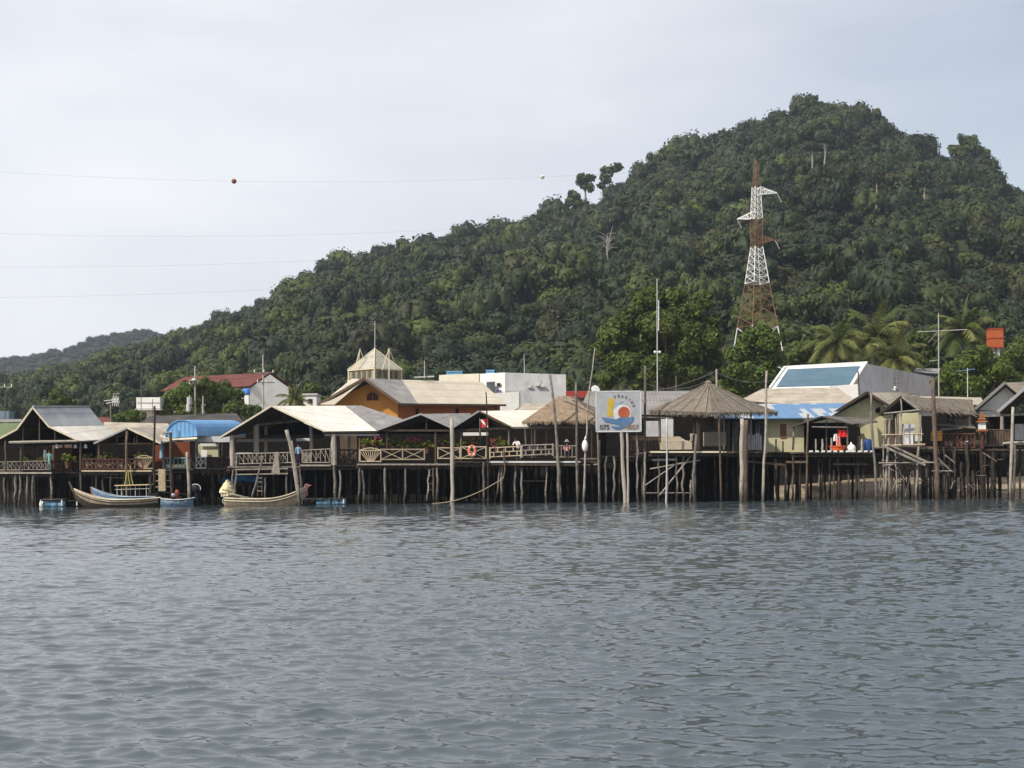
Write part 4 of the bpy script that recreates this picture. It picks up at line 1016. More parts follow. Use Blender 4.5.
deck(Fp, 450, 489, 461.5, 100, 111.5, edge=wood_dark); deck(Fp, 488, 581, 461, 98.3, 111.5, board=wood_pale, edge=metal_g); deck(Fp, 581, 600, 458, 99.5, 111.5)
railing(Fp, 461, 486, 447, 458.5, 100.1, 'x', bamboo, .042)
railing(Fp, 490, 521, 448, 457, 98.6, 'block', bamboo, .04, yt1=446.5, yb1=455.5); railing(Fp, 522, 553, 445.5, 455.5, 98.6, 'block', wood_pale, .05, yt1=444.5, yb1=454)
railing(Fp, 554, 576, 446, 457, 98.7, 'picket', wood_grey, .045); railing(Fp, 556, 600, 445, 457.5, 101, 'picket', red_wood, .05, seed=4)
m = MB(); m.bar(P(489,464,98.3), P(582,465,98.3), .10, n=4); m.build('front_beam', wood_dark, Fp)
fstilts(Fp, [(483,462,483.5,503,.10),(500,466,492,503,.06),(502,466,500,503,.07),(515.5,466,515,502,.10),(522,468,521,502),(546,466,546,502,.07),(559.5,464,560,501.5,.11),(577.5,463,577.8,501.5,.09),(600,440,599.5,500)], 98.6, wood_grey); stilts(Fp, 452, 600, 461, 101, 111, 13, 3, seed=6)
m = MB(); m.bar(P(520,481,100), P(547,481,100), .04); m.build('brace', wood_grey, Fp)
# mooring line
m = MB(); pts_ = []
for i in range(14):
    t = i/13; px = 432+(504-432)*t; py = 503.5 - 26*(t**1.9); pts_.append(P(px, py, 97.8))
m.path(pts_, .03, 5); tag(m.build('mooring_rope', rope_m), 'slack mooring rope rising from the water to a crooked pole', 'rope')
# ================================================================ G thatched hut
G = bld('thatched_hut', 'small hut roof of brown palm thatch between the dive flag pavilion and the painted sign', 'thatched roof', 560, 101, z=P(560,458,101).z)
gl, gr_, gt0, gt1 = (522,421.5,98.8), (597,420,98.8), (559,396,101.5), (574,396.5,101.5)
roofpart(G, [(gl, gr_, gt1, gt0), (gr_, (606,417,103.5), gt1, gt1), ((528,419,104.5), gl, gt0, gt0), ((606,417,103.5), (528,419,104.5), gt0, gt1)], thatch, 'thatch_roof', .2)
m = MB(); rs_ = random.Random(4)
for i in range(150):
    t = rs_.random(); p = P(*gl).lerp(P(*gr_), t); m.bar(p+Vector((0,-.05,-.02)), p+Vector((rs_.uniform(-.08,.08),-.12,-rs_.uniform(.12,.32))), .035, .01, 4)
m.build('thatch_fringe', thatch, G)
barge(G, [(561,397,101),(597,414,99.3)], wood_pale, .045, 'roof_pole', -.2); barge(G, [(569,396,101),(602,412,101)], wood_grey, .045, 'roof_pole', -.2)
posts(G, [(535,422,535,458,99,.07),(592,420,592,458,99,.07),(588,419,588,458,103,.07),(532,420,532,458,104,.07)], wood_mid, 'post')
# ================================================================ sign
SG = bld('painted_sign', 'large off white painted board with red sun, yellow figure, blue waves and phone number', 'sign', 619, 98, z=0)
a, b_ = P(596,391.5,98), P(641,431.3,98); SW = b_.x-a.x; SH = a.z-b_.z
m = MB(); m.box(a.x, b_.x, 98, 98.06, b_.z, a.z); m.build('board', sign_bg, SG)
m = MB()
for (x0,z0,x1,z1) in ((a.x,a.z,b_.x,a.z),(a.x,b_.z,b_.x,b_.z),(a.x,a.z,a.x,b_.z),(b_.x,a.z,b_.x,b_.z)): m.bar(Vector((x0,98.02,z0)), Vector((x1,98.02,z1)), .045, n=4)
m.build('frame', metal_g, SG)
def S(u, v, dy=0): return Vector((a.x+u*SW, 97.99-dy, a.z-v*SH))
def flat(pts, mt_, name, dy=0):
    m = MB(); f = [S(u,v,dy) for u,v in pts]; n = len(f); bk = [p+Vector((0,.006,0)) for p in f]
    m.add(f+bk, [tuple(range(n)), tuple(range(2*n-1,n-1,-1))]+[(i,i+n,(i+1)%n+n,(i+1)%n) for i in range(n)]); return m.build(name, mt_, SG)
asp = SW/SH
def circ(u, v, r, n=28, a0=0, a1=2*math.pi): return [(u+r*math.cos(a0+(a1-a0)*i/n), v-r*asp*math.sin(a0+(a1-a0)*i/n)) for i in range(n+(a1-a0 < 6.2))]
flat([(.27,.18),(.40,.17),(.405,.30),(.37,.45),(.38,.62),(.25,.64),(.24,.52),(.275,.42),(.255,.3)], yellow_p, 'painted_figure')
flat(circ(.58,.55,.20), metal_g, 'painted_ring', .008)
flat(circ(.625,.535,.135), red_p, 'painted_sun', .016)
flat([(.11,.64),(.30,.67),(.44,.70),(.52,.65),(.84,.64),(.83,.74),(.74,.84),(.62,.92),(.50,.84),(.36,.80),(.20,.76),(.15,.70)], blue_p, 'painted_wave', .024)
flat([(.32,.86),(.55,.88),(.60,.92),(.52,.955),(.42,.95),(.36,.91)], blue_p, 'painted_wave', .024)
flat([(.42,.36),(.56,.25),(.62,.245),(.50,.34),(.43,.42)], blue_c, 'painted_stroke', .012)
def text(s, u, v, size, rot, mt_, name='lettering', dy=.032):
    cu = bpy.data.curves.new('t', 'FONT'); cu.body = s; cu.size = size; cu.align_x = 'CENTER'; cu.align_y = 'CENTER'; cu.extrude = .004; cu.offset = .006
    t = bpy.data.objects.new('t', cu); COL.objects.link(t); dg = bpy.context.evaluated_depsgraph_get(); dg.update()
    me = bpy.data.meshes.new_from_object(t.evaluated_get(dg)); COL.objects.unlink(t); bpy.data.objects.remove(t)
    M_ = Matrix.Translation(S(u,v,dy)-SG.location) @ Matrix.Rotation(rot, 4, 'Y') @ Matrix.Rotation(math.pi/2, 4, 'X'); me.transform(M_)
    me.materials.clear(); me.materials.append(mt_); o = bpy.data.objects.new(name, me); COL.objects.link(o); o.parent = SG; return o
text('075', .185, .895, .46, 0, ink); text('4057', .80, .895, .44, 0, ink_f)
for i, ch in enumerate('SEASIDE'):
    an = math.radians(108-14.5*i); R_ = .345; text(ch, .52+R_*math.cos(an)*.98, .50-R_*asp*math.sin(an)*1.0, .24, math.radians(90)-an, ink)
for px0,py0,px1,r in ((621.5,431,626,.14),(627.5,431,628,.09)):
    m = MB(); q = P(px1,500,98.1); q.z = -1.2; m.pole(q, P(px0,py0,98.1), r, r*.85, .04, 7, 8); m.build('leg', column_m, SG)
for px in (597.5, 636): m = MB(); q = P(px+1.5,500,98.3); q.z=-1.2; m.pole(q, P(px,393,98.15), .06, .045, .03, 8, 6); m.build('leg', wood_grey, SG)
# ================================================================ H thatched umbrella pavilion
Hh = bld('thatched_pavilion', 'square pavilion under a broad ribbed umbrella of grey brown palm thatch', 'thatched pavilion', 708, 101, z=0)
cl, cf, cr_, cb, ct = (649,410,100.5), (712,412.5,96.9), (777,411.5,101.5), (716,407,105), (708.5,383.5,101)
def sag(p, q, t, s=.04): v = P(*p).lerp(P(*q), t); v.z -= s*math.sin(math.pi*t); return v
m = MB(); ks = 6
for e0_, e1_ in ((cl,cf),(cf,cr_),(cr_,cb),(cb,cl)):
    for k in range(ks):
        t0, t1 = k/ks, (k+1)/ks
        m.slab(sag(e0_,ct,t0), sag(e1_,ct,t0), sag(e1_,ct,t1), sag(e0_,ct,t1), .16)
m.build('thatch_roof', thatch_g, Hh)
m = MB()
for (p, q, n_) in ((cl,cf,5),(cf,cr_,4)):
    for i in range(n_):
        t = (i+.5)/n_; e = P(*p).lerp(P(*q), t); tp = P(*ct); pts_ = []
        for k in range(7):
            s = k/6; v = e.lerp(tp, s*.93); v.z += -.04*math.sin(math.pi*s)+.10; v.y -= .05; pts_.append(v)
        m.path(pts_, .028, 5)
m.build('roof_ribs', wood_pale, Hh)
m = MB(); m.sphere(P(708.5,383,101), .22, 0, 10, 7, (1.2,1,.9)); m.build('thatch_cap', thatch_g, Hh)
m = MB(); rs_ = random.Random(8)
for (p, q) in ((cl,cf),(cf,cr_),(cr_,cb),(cb,cl)):
    for i in range(260):
        t = rs_.random(); c = P(*p).lerp(P(*q), t); m.bar(c+Vector((rs_.uniform(-.1,.1),rs_.uniform(-.1,.1),.02)), c+Vector((rs_.uniform(-.15,.15),rs_.uniform(-.2,.05),-rs_.uniform(.12,.42))), .03, .008, 4)
m.build('thatch_fringe', thatch_g, Hh)
posts(Hh, [(699,411,699,450,98.5,.2),(694,413,694,450,98.8,.07)], wood_dark, 'post'); posts(Hh, [(674,412,674,448,101.5,.06),(659,408,659,448,101,.06),(724,412,724,450,98.8,.06),(751,411,751,450,100.5,.06),(736,408,736,450,103,.06)], wood_grey, 'post')
m = MB(); m.bar(P(640,417,103), P(672,418,103), .06, n=4); m.build('rail', wood_grey, Hh)
deck(Hh, 600, 652, 456, 101, 111.5, edge=wood_dark); deck(Hh, 650, 726, 451, 97.6, 111.5, edge=cream_p); deck(Hh, 726, 768, 451.5, 98.5, 111.5, edge=wood_mid)
railing(Hh, 630, 662, 437, 450, 100.5, 'board', wood_mid, .04, seed=9); wall(Hh, 645, 660, 421, 437, 106, concrete, 'screen'); wall(Hh, 661, 674, 419, 437, 107, metal_g, 'screen')
backdrop_wall(Hh, 600, 770, 415, 457, 110); wall(Hh, 702, 714, 416, 430, 104, tan_wall, 'screen'); wall(Hh, 704, 726, 432, 446, 104.2, seat_c, 'cupboard', .5)
# counter and sofa
q = bld('corner_seat', 'tan cushioned corner seat with open front on the thatched pavilion deck', 'sofa', 675, 98.8, z=P(675,450,98.8).z)
m = MB(); a1,b1 = P(661,450,98.5), P(692,442,98.5); m.box(a1.x,b1.x,98.5,99.3,a1.z+.02,b1.z); m.build('seat', seat_c, q)
m = MB(); a1,b1 = P(661,442,99.3), P(680,436.5,99.3); m.hexa([Vector(v) for v in ((a1.x,99.3,a1.z),(b1.x+.4,99.3,a1.z),(b1.x+.4,99.5,a1.z),(a1.x,99.5,a1.z),(a1.x,99.3,b1.z),(b1.x,99.3,b1.z),(b1.x,99.5,b1.z),(a1.x,99.5,b1.z))]); m.build('backrest', seat_c, q)
m = MB(); p0 = P(682,439,99.2); p0_= P(686,435,99.2); m.path([p0, P(684,441,99), P(689,442.5,98.9), P(692,440,98.8), P(692,434,98.7)], [.05,.1,.1,.12,.16], 7); tag(m.build('driftwood_seat', wood_pale), 'curled driftwood seat beside the tan cushioned corner seat', 'seat')
# understructure
m = MB()
for (a_, b_, r) in (((649,454.3),(676,453.8),.05),((652,460),(677,459.5),.09),((650,469),(700,460),.06),((659,496),(694,452),.06),((642,487.5),(676,464),.04),((646,493),(690,493),.05)):
    m = MB(); m.bar(P(*a_,98), P(*b_,98), r); m.build('brace', wood_pale, Hh)
fstilts(Hh, [(637,440,638,500,.06),(645,452,644.5,500),(659,454,659,498,.08),(667,452,666.5,490,.07),(676.5,453,677,498,.08),(683,455,682.5,498),(694,452,694.5,500,.12),(691,480,690,500,.09),(606,456,605,500,.07),(614,456,614,500)], 98, wood_grey); stilts(Hh, 602, 768, 455, 99.5, 111, 11, 3, seed=7)
# ================================================================ I : boarded hut, yellow wall under blue patched roof
I_ = bld('stilt_house', 'pale yellow house with grey boarded end under the blue roof patched with white sheets', 'house', 785, 108, z=0)
roofpart(I_, [((700,418.5,104), (829,417.5,104), (852,403,110), (752,404,110))], roof_bluep, 'roof', .08)
roofpart(I_, [((752,404,110), (852,403,110), (852,413,116), (752,413,116))], roof_brown, 'rear_roof', .08)
wall(I_, 766.5, 804, 417, 452, 105, yellow, 'yellow_wall'); wall(I_, 725, 766.5, 418, 452, 105.1, dark_wall, 'inner_wall')
m = MB(); rs_ = random.Random(3); px = 726
while px < 765:
    w_ = rs_.uniform(1.5,3); top = 420+rs_.uniform(0,2)
    if rs_.random() < .88: a1,b1 = P(px,top,104.8), P(px+w_-.25,451,104.8); yy = 104.85-rs_.uniform(0,.06); m.box(a1.x,b1.x,yy,yy+.03,b1.z,a1.z)
    px += w_
m.build('board_wall', mat('silver grey boards', (.11,.10,.10), (.24,.22,.21), 3, .9, .3, grain=1), I_)
m = MB(); px = 741
while px < 762: a1,b1 = P(px,434,104.6), P(px+1.8,450,104.6); m.box(a1.x,b1.x,104.65,104.68,b1.z,a1.z+rs_.uniform(-.1,.1)); px += 2.1
m.build('board_wall', metal_g, I_)
sh = wall(I_, 780.3, 786.5, 424, 438, 104.93, mat('brown shutter',(.16,.075,.06),(.22,.11,.08),3,.8,.2), 'shutter', .06)
wall(I_, 760.5, 764.5, 423, 437, 104.7, black_m, 'window_opening', .05)
deck(I_, 766, 832, 452, 103, 111.5, edge=wood_dark); posts(I_, [(776,439,776,452,103.2,.07),(783,441,783,452,103.2,.06),(733,438,733,452,101,.09)], wood_grey, 'post')
fstilts(I_, [(733,452,734,500),(753,452,753,500),(777,465,777,500),(786,465,786,500)], 101); stilts(I_, 768, 832, 452, 104, 111, 5, 2, seed=8)
m = MB(); m.bar(P(744,461,99), P(786,465,99), .09, n=4); m.build('brace', wood_mid, I_); m = MB(); m.bar(P(786,462,101), P(806,462,101), .09, n=4); m.build('brace', wood_mid, I_)
# ================================================================ J : laundry hut
J = bld('laundry_shelter', 'low open shelter with grey roof where red clothes hang above an orange tub', 'shelter', 830, 104, z=0)
roofpart(J, [((788,427.5,102), (806,423,107), (838,416,107), (821,415.8,102)), ((853,424,102), (878,421.5,105.5), (872,418,107), (821,415.8,102))], mat('dull brown grey roof sheet', (.13,.12,.11), (.2,.185,.17), 1.2, .85, .4, stains=.5, corr=.2, lap=1.1), 'roof', .08)
m = MB(); m.bar(P(812,427,102.2), P(847,427.5,102.2), .06); m.bar(P(845,424.5,103), P(872,423,103), .05, n=4); m.build('tie_beam', wood_grey, J)
posts(J, [(794,426,793,450,103,.08),(826.5,421,826.5,451,103,.06),(837.5,424,838,451,103.4,.05),(847.5,423,847.5,451,102.5,.07),(858,424,858,452,104,.05)], wood_grey, 'post', 7, .02)
deck(J, 793, 875, 452, 101.5, 111.5, edge=wood_dark)
m = MB()
for i in range(11): a1 = P(811+i*6.1,451.3,101.3); m.box(a1.x-.12, a1.x+.12, 101.25, 101.4, a1.z-.06, a1.z+.06)
m.build('joist_ends', white_c, J)
backdrop_wall(J, 793, 857, 423, 452, 106.6)
posts(J, [(816,439,816,451,101.7,.07),(822.5,439,822.5,451,101.7,.08),(831.5,438,831.5,451,101.7,.08),(862,439,862,452,101.7,.08)], wood_pale, 'rail_post', 7, .02)
fstilts(J, [(819,455,819,492),(838,456,838,478),(829,455,828,489),(823,455,822,500),(841,481,841.5,498,.07),(848,470,848.5,490),(858,452,859.5,497,.08),(856,460,855.5,484),(864,465,863,480),(793,455,792,490),(800,455,800,500),(834,470,834,492)], 102.5, stilt_m, .075); stilts(J, 795, 875, 452, 104, 111, 5, 2, seed=9)
m = MB(); m.bar(P(833,464,102), P(868,464,102), .09, n=4); m.build('brace', wood_mid, J)
def cloth(px0, px1, y0, y1, Y, mt_, lab, name='hanging_shirt', cat='clothes'):
    m = MB(); nx, ny = 8, 6; V = []; 
    for j in range(ny+1):
        for i in range(nx+1):
            u = i/nx; v = j/ny; q = P(px0+(px1-px0)*u + (u-.5)*v*1.2, y0+(y1-y0)*v, Y); q.y += .06*math.sin(u*14+v*2); V.append(q)
    Vb = [v+Vector((0,.02,0)) for v in V]; o = len(V); W = nx+1
    F = [(j*W+i, j*W+i+1, (j+1)*W+i+1, (j+1)*W+i) for j in range(ny) for i in range(nx)]; F += [tuple(o+k for k in f[::-1]) for f in F]
    m.add(V+Vb, F); return tag(m.build(name, mt_, None, True), lab, cat)
cloth(838.5, 846.5, 430, 437, 102.4, red_c, 'bright red cloth hanging in the laundry shelter'); cloth(834, 837.5, 434, 441, 102.3, white_c, 'white towel hanging beside the bright red cloth'); cloth(836.7, 840.5, 436, 447, 102.2, pink_c, 'faded pink cloth hanging below the bright red one')
t_ = bld('wash_tub', 'shallow orange red wash tub on the laundry shelter deck', 'tub', 837.5, 101.9, z=P(837,451,101.9).z)
m = MB(); c = P(837.5,450.5,101.9); m.path([c, c+Vector((0,0,.28))], [.5,.58], 18); m.build('basin', orange_p, t_); m = MB()
for k in range(24): a0,a1_ = 6.283*k/24, 6.283*(k+1)/24; m.bar(c+Vector((.6*math.cos(a0),.6*math.sin(a0),.3)), c+Vector((.6*math.cos(a1_),.6*math.sin(a1_),.3)), .035)
m.build('rim', orange_p, t_)
m = MB(); c = P(851.5,449,101.9); m.sphere(c, .33, 0, 10, 8, (1,.8,1.1)); m.path([c+Vector((0,0,.3)), c+Vector((-.05,0,.5))], [.1,.04], 6); tag(m.build('white_sack', white_c, None, True), 'white sack slumped on the deck beside the blue drum', 'sack')
t_ = bld('water_drum', 'dark blue plastic drum on the deck beside the yellow gable house', 'drum', 868, 102, z=P(868,452,102).z)
c = P(868,451.5,102.2); m = MB(); m.path([c, c+Vector((0,0,.05)), c+Vector((0,0,.35)), c+Vector((0,0,.7)), c+Vector((0,0,.85))], [.30,.34,.36,.34,.28], 16); m.build('drum_body', blue_d, t_, True); m = MB(); m.disc(c+Vector((0,0,.88)), .2, (0,0,1), .06, 14); m.build('lid', blue_d, t_)
# ================================================================ yellow gable house
Yg = bld('gabled_house', 'pale yellow house with dark edged gable behind the laundry shelter', 'house', 868, 110, z=gz(P(868,450,110).x,110))
ga, gl_, gr2 = (866.5,392.5,106.5), (831,414.5,106.5), (897,411,106.5)
wpoly(Yg, [(836,414),(866.5,395),(893,411),(893,455),(836,455)], 107.5, yellow, 'wall', .12)
roofpart(Yg, [(gr2, (922,406,113), (918,392.5,113), ga), (gl_, (852,414,113), (918,392.5,113), ga)], roof_brown, 'roof', .09)
barge(Yg, [gl_, ga, gr2], mat('dark fascia', (.05,.035,.03), (.08,.06,.05), 3, .8, .1), .11)
wall(Yg, 836, 857, 423, 440, 107.2, dark_wall, 'shade_opening', .05); wpoly(Yg, [(875.5,409),(880,407),(880,413),(876,413)], 107.38, dark_wall, 'vent', .05); wall(Yg, 854, 860, 427, 436, 107.1, dark_wall, 'window_opening', .05)
# ================================================================ K : rickety hut
K_ = bld('fishing_hut', 'rickety thatched fishing hut on a thicket of crooked stilts', 'hut', 903, 102, z=0)
kl, ka, kr = (879,414.5,99.6), (901,396.5,99.8), (919.5,410.5,99.6)
roofpart(K_, [(kr, (976,415,102.5), (972,399.5,105), ka), (kl, (900,412,105), (972,399.5,105), ka)], thatch_g, 'thatch_roof', .14)
m = MB(); rs_ = random.Random(12)
for i in range(220):
    t = rs_.random(); s = rs_.random()*.97; c = P(*kr).lerp(P(976,415,102.5), t).lerp(P(*ka).lerp(P(972,399.5,105), t), s); d = Vector((rs_.uniform(.1,.5),rs_.uniform(-.2,0),-rs_.uniform(.1,.4)))
    if s < .3: m.bar(c+Vector((0,-.05,.06)), c+d+Vector((0,-.08,.04)), .035, .012, 4)
m.build('thatch_fringe', thatch_g, K_)
barge(K_, [(878.5,415,99.6), ka], wood_dark, .08); barge(K_, [ka, (920,411,99.6)], wood_pale, .06)
wpoly(K_, [(880,413.5),(901,398),(918.5,410.5),(917,412)], 100.4, dark_wall, 'gable_shade', .05)
m = MB(); m.bar(P(884,413.6,99.5), P(919.5,410,99.5), .07); m.build('tie_beam', wood_pale, K_); m = MB(); m.pole(P(901.5,434,99.7), P(901,398,99.7), .055, .05, .04); m.build('king_post', wood_pale, K_)
fstilts(K_, [(890,416,882.5,498,.09),(920,413,915,498,.095),(884,420,884,444,.05),(895,416,896,444,.05)], 99.7, wood_pale)
m = MB(); m.bar(P(881.5,435,99.6), P(923,434,99.6), .055); m.bar(P(883,445.5,99.6), P(925,444.5,99.6), .07); m.build('rail', bamboo, K_)
deck(K_, 884, 935, 446.5, 99.8, 110, edge=wood_mid)
wall(K_, 886, 897, 420, 445, 101, tan_wall, 'board_wall', .05); wall(K_, 899, 919, 413, 434, 106.3, yellow, 'back_wall', .05); wall(K_, 922, 976, 416, 447, 109, dark_wall, 'back_wall')
m = MB(); m.bar(P(882,445.5,99.2), P(925,465,99.2), .10, n=4); m.bar(P(889,444.5,99.5), P(929,463,99.5), .09, n=4); m.build('ramp', wood_pale, K_)
for a_, b_, r_ in (((879,463),(934,462.5),.06),((884,465.5),(893,464.5),.07),((932,471),(952,471),.04)): m = MB(); m.bar(P(*a_,99.4), P(*b_,99.4), r_); m.build('brace', wood_pale, K_)
m = MB()
for (a_, b_) in (((886,470),(880,497)),((893,462),(907,447)),((890,497),(900,470)),((905,480),(893,462)),((940,462),(953,472)),((935,455),(950,470)),((955,463),(945,455)),((912,470),(905,497))): m = MB(); m.bar(P(*a_,100), P(*b_,100), .05); m.build('brace', wood_grey, K_)
rs_ = random.Random(21)
for i in range(26):
    px = 881+i*2.9+rs_.uniform(-1,1); top = rs_.choice([447,447,462,466,470]); Y = rs_.uniform(99.7,104); q = P(px+rs_.uniform(-1.5,1.5),498,Y); q.z = -1.5
    m = MB(); m.pole(q, P(px,top,Y), rs_.uniform(.06,.12), .07, .08, 6, 6, rng=rs_); m.build('stilt', stilt_m if i % 3 else wood_grey, K_)
# clutter of crossed poles, driftwood and hanging nets beneath the hut and the terrace
rs_ = random.Random(77)
for i in range(46):
    px = rs_.uniform(878, 1003); py = rs_.uniform(452, 490); L_ = rs_.uniform(5, 17); an = rs_.choice([rs_.uniform(-1.2,-.5), rs_.uniform(.5,1.2), rs_.uniform(-.12,.12)]); Y = rs_.uniform(100.2, 105)
    a_ = P(px-L_*math.cos(an)/2, py-L_*math.sin(an)/2, Y); b_ = P(px+L_*math.cos(an)/2, min(py+L_*math.sin(an)/2, 496), Y)
    m = MB(); m.pole(a_, b_, rs_.uniform(.03,.06), .035, .06, 4, 5, rng=rs_); m.build('brace', rs_.choice([wood_grey, stilt_m, wood_mid, wood_pale]), K_ if px < 937 else K_)
# cabinet in the hut
t_ = bld('white_cabinet', 'white metal cabinet standing in the rickety fishing hut', 'cabinet', 909, 100.5, z=P(909,444.5,100.5).z)
a1,b1 = P(905,444.5,100.4), P(913,424,100.4); m = MB(); m.box(a1.x,b1.x,100.4,101,a1.z,b1.z-.6); m.build('cabinet_body', white_c, t_); m = MB(); m.box(a1.x-.03,b1.x+.12,100.38,101.02,b1.z-.58,b1.z); m.build('upper_box', metal_g, t_); m = MB(); m.bar(Vector((a1.x+.1,100.36,a1.z+.5)), Vector((a1.x+.1,100.36,a1.z+.8)), .015); m.build('handle', black_m, t_)
# ================================================================ L terrace
Lt = bld('stilt_terrace', 'long dark terrace with pots and brown fencing between fishing hut and end house', 'terrace', 975, 104, z=0)
deck(Lt, 935, 1012, 449, 102, 111.5, edge=wood_mid); backdrop_wall(Lt, 935, 1015, 410, 449, 110.5)
railing(Lt, 940, 975, 434, 447.5, 102, 'lattice', red_wood, .05, seed=31); railing(Lt, 972, 1010, 430, 446, 102.6, 'board', wood_mid, .05, seed=32); railing(Lt, 936, 962, 432, 446, 102.3, 'board', wood_dark, .05, seed=33)
posts(Lt, [(969,408,969.5,428,102.5,.12)], wood_pale, 'post'); posts(Lt, [(948,414,948,447,103,.07),(953,414,953,447,102.4,.13)], wood_dark, 'post')
roofpart(Lt, [((936,424,101.8),(976,428,102),(968,420,104.5),(938,418,104.5))], thatch_g, 'lower_roof', .08); roofpart(Lt, [((940,430,101.6),(962,428,101.8),(962,425,103),(945,425,103))], roof_grey, 'awning', .05)
fstilts(Lt, [(967.5,442,969,497,.14),(982,424,982.5,497,.16),(985,450,985.5,475,.09),(953,449,954,497,.12),(944,449,945,497,.1),(973,470,974,497,.1),(993,452,992,497,.18),(961,462,963,497,.1)], 101.8, wood_dark); stilts(Lt, 938, 1010, 449, 104, 111, 7, 2, seed=10)
# end house
Z_ = bld('gabled_house', 'end house with pale grey gable and double dark edged roofs at the far right', 'house', 1000, 105, z=0)
za, zl, zr = (1005,382.5,104), (974.5,409.5,104), (1022,396,104)
wpoly(Z_, [(979,410),(1005,386),(1018,398),(1000,411)], 104.8, white_d, 'gable_wall', .1)
roofpart(Z_, [(zr, (1048,399,110), (1040,381,110), za), (zl, (990,409,110), (1040,381,110), za)], roof_brown, 'roof', .09); barge(Z_, [zl, za], roof_grey, .10)
zz0, zz1 = (997,412.5,102), (1032,382,102)
roofpart(Z_, [(zz0, (1010,411,108), (1045,382,108), zz1), ((1062,408,102), (1075,407,108), (1045,382,108), zz1)], roof_grey, 'front_roof', .09); barge(Z_, [zz0, zz1], roof_lgrey, .10)
wpoly(Z_, [(979,411),(1000,411),(1000,416),(979,416)], 104.7, concrete, 'beam_wall', .1); wall(Z_, 976, 1040, 414, 449, 108, dark_wall, 'back_wall')
m = MB(); m.bar(P(984,416,103), P(1030,414,103), .10, n=4); m.build('beam', wood_grey, Z_)
posts(Z_, [(1002,414,1002,434,104,.14)], column_m, 'column')
wall(Z_, 1015, 1024, 424, 440, 104.5, metal_g, 'screen')
deck(Z_, 1010, 1044, 443, 101, 111, edge=wood_grey); m = MB(); m.pole(P(1003,443.5,99.3), P(1034,441.5,99.3), .1, .1, .01); m.build('front_log', wood_pale, Z_); stilts(Z_, 1012, 1040, 443, 101.5, 111, 4, 3, seed=12)
# ================================================================ back row buildings
# far left mossy roof
m_ = bld('small_house', 'low house with mossy green roof at the picture edge behind the leftmost pavilion', 'house', 5, 122)
roofpart(m_, [((-30,437,119), (17,437,119), (20,423,124), (-30,423,124))], roof_green); roofpart(m_, [((-30,423,124),(20,423,124),(24,432,129),(-30,432,129))], roof_dark, 'rear_roof'); wall(m_, -30, 15, 437, 470, 119.6, orange_red, 'wall')
barge(m_, [(-30,421,124.1),(22,420.5,124.1)], roof_lgrey, .15, 'ridge_cap', 0)
t_ = bld('roof_tank', 'grey blue water tank box on the mossy roof beside a thin aerial', 'water tank', 5, 130)
a1,b1 = P(-6,419,130), P(9,411,130); m = MB(); m.box(a1.x,b1.x,130,131.4,a1.z,b1.z); m.build('tank_body', mat('blue grey tank',(.12,.17,.22),(.17,.23,.29),2,.7,.1), t_); m = MB()
for px in (-4,7): m.bar(Vector((P(px,419,130.3).x,130.3,t_.location.z)), P(px,419,130.3), .08, n=4)
m.build('tank_stand', wood_grey, t_)
# dark long roof and tan roofs behind the second pavilion
m_ = bld('long_house', 'long low house with dark weathered roof behind the blue barrel roof', 'house', 190, 128)
roofpart(m_, [((132,429,120), (250,430,120), (236,413,127), (150,416,127)), ], roof_dark); wall(m_, 136, 246, 428, 462, 121, white_d, 'wall', 5)
roofpart(m_, [((150,416,127),(236,413,127),(246,425,134),(138,425,134))], roof_dark, 'rear_roof')
m_ = bld('low_house', 'low tan roofed house right behind the small dark gabled pavilion', 'house', 135, 118)
roofpart(m_, [((100,441,113), (176,441,113), (168,423.5,118), (104,422,118)), ((104,422,118),(168,423.5,118),(168,430,123),(104,430,123))], roof_brown); wall(m_, 104, 172, 440, 464, 114, dark_wall, 'wall', 4)
# low reddish roof by the hedge
m_ = bld('small_house', 'tiny red roofed hut beside the low green bush', 'house', 105, 150)
roofpart(m_, [((96,424,148),(112,424,148),(109,417,150),(99,417,150)),((99,417,150),(109,417,150),(112,422,153),(96,422,153))], roof_red); wall(m_, 98, 110, 423, 436, 148.6, white_d, 'wall', 3)
# white block
m_ = bld('white_block', 'small white flat block standing on a narrower stem left of the round tree', 'building', 149, 168)
a1,b1 = P(136.3,408.5,168), P(160,397.2,168); m = MB(); m.box(a1.x,b1.x,168,171.5,a1.z,b1.z); m.build('upper_floor', white, m_)
a1,b1 = P(146.5,420,169), P(153.5,408.5,169); m = MB(); m.box(a1.x,b1.x,169,171,gz(a1.x,169),b1.z); m.build('stem', white, m_)
a1,b1 = P(135.3,410.2,167.8), P(161,408.6,167.8); m = MB(); m.box(a1.x,b1.x,167.6,171.8,a1.z,b1.z); m.build('slab', concrete, m_); 
m = MB()
for py in (402.5,): q0, q1 = P(136.8,py,167.94), P(159.6,py,167.94); m.bar(q0, q1, .03, n=4)
m.build('wall_groove', concrete, m_)
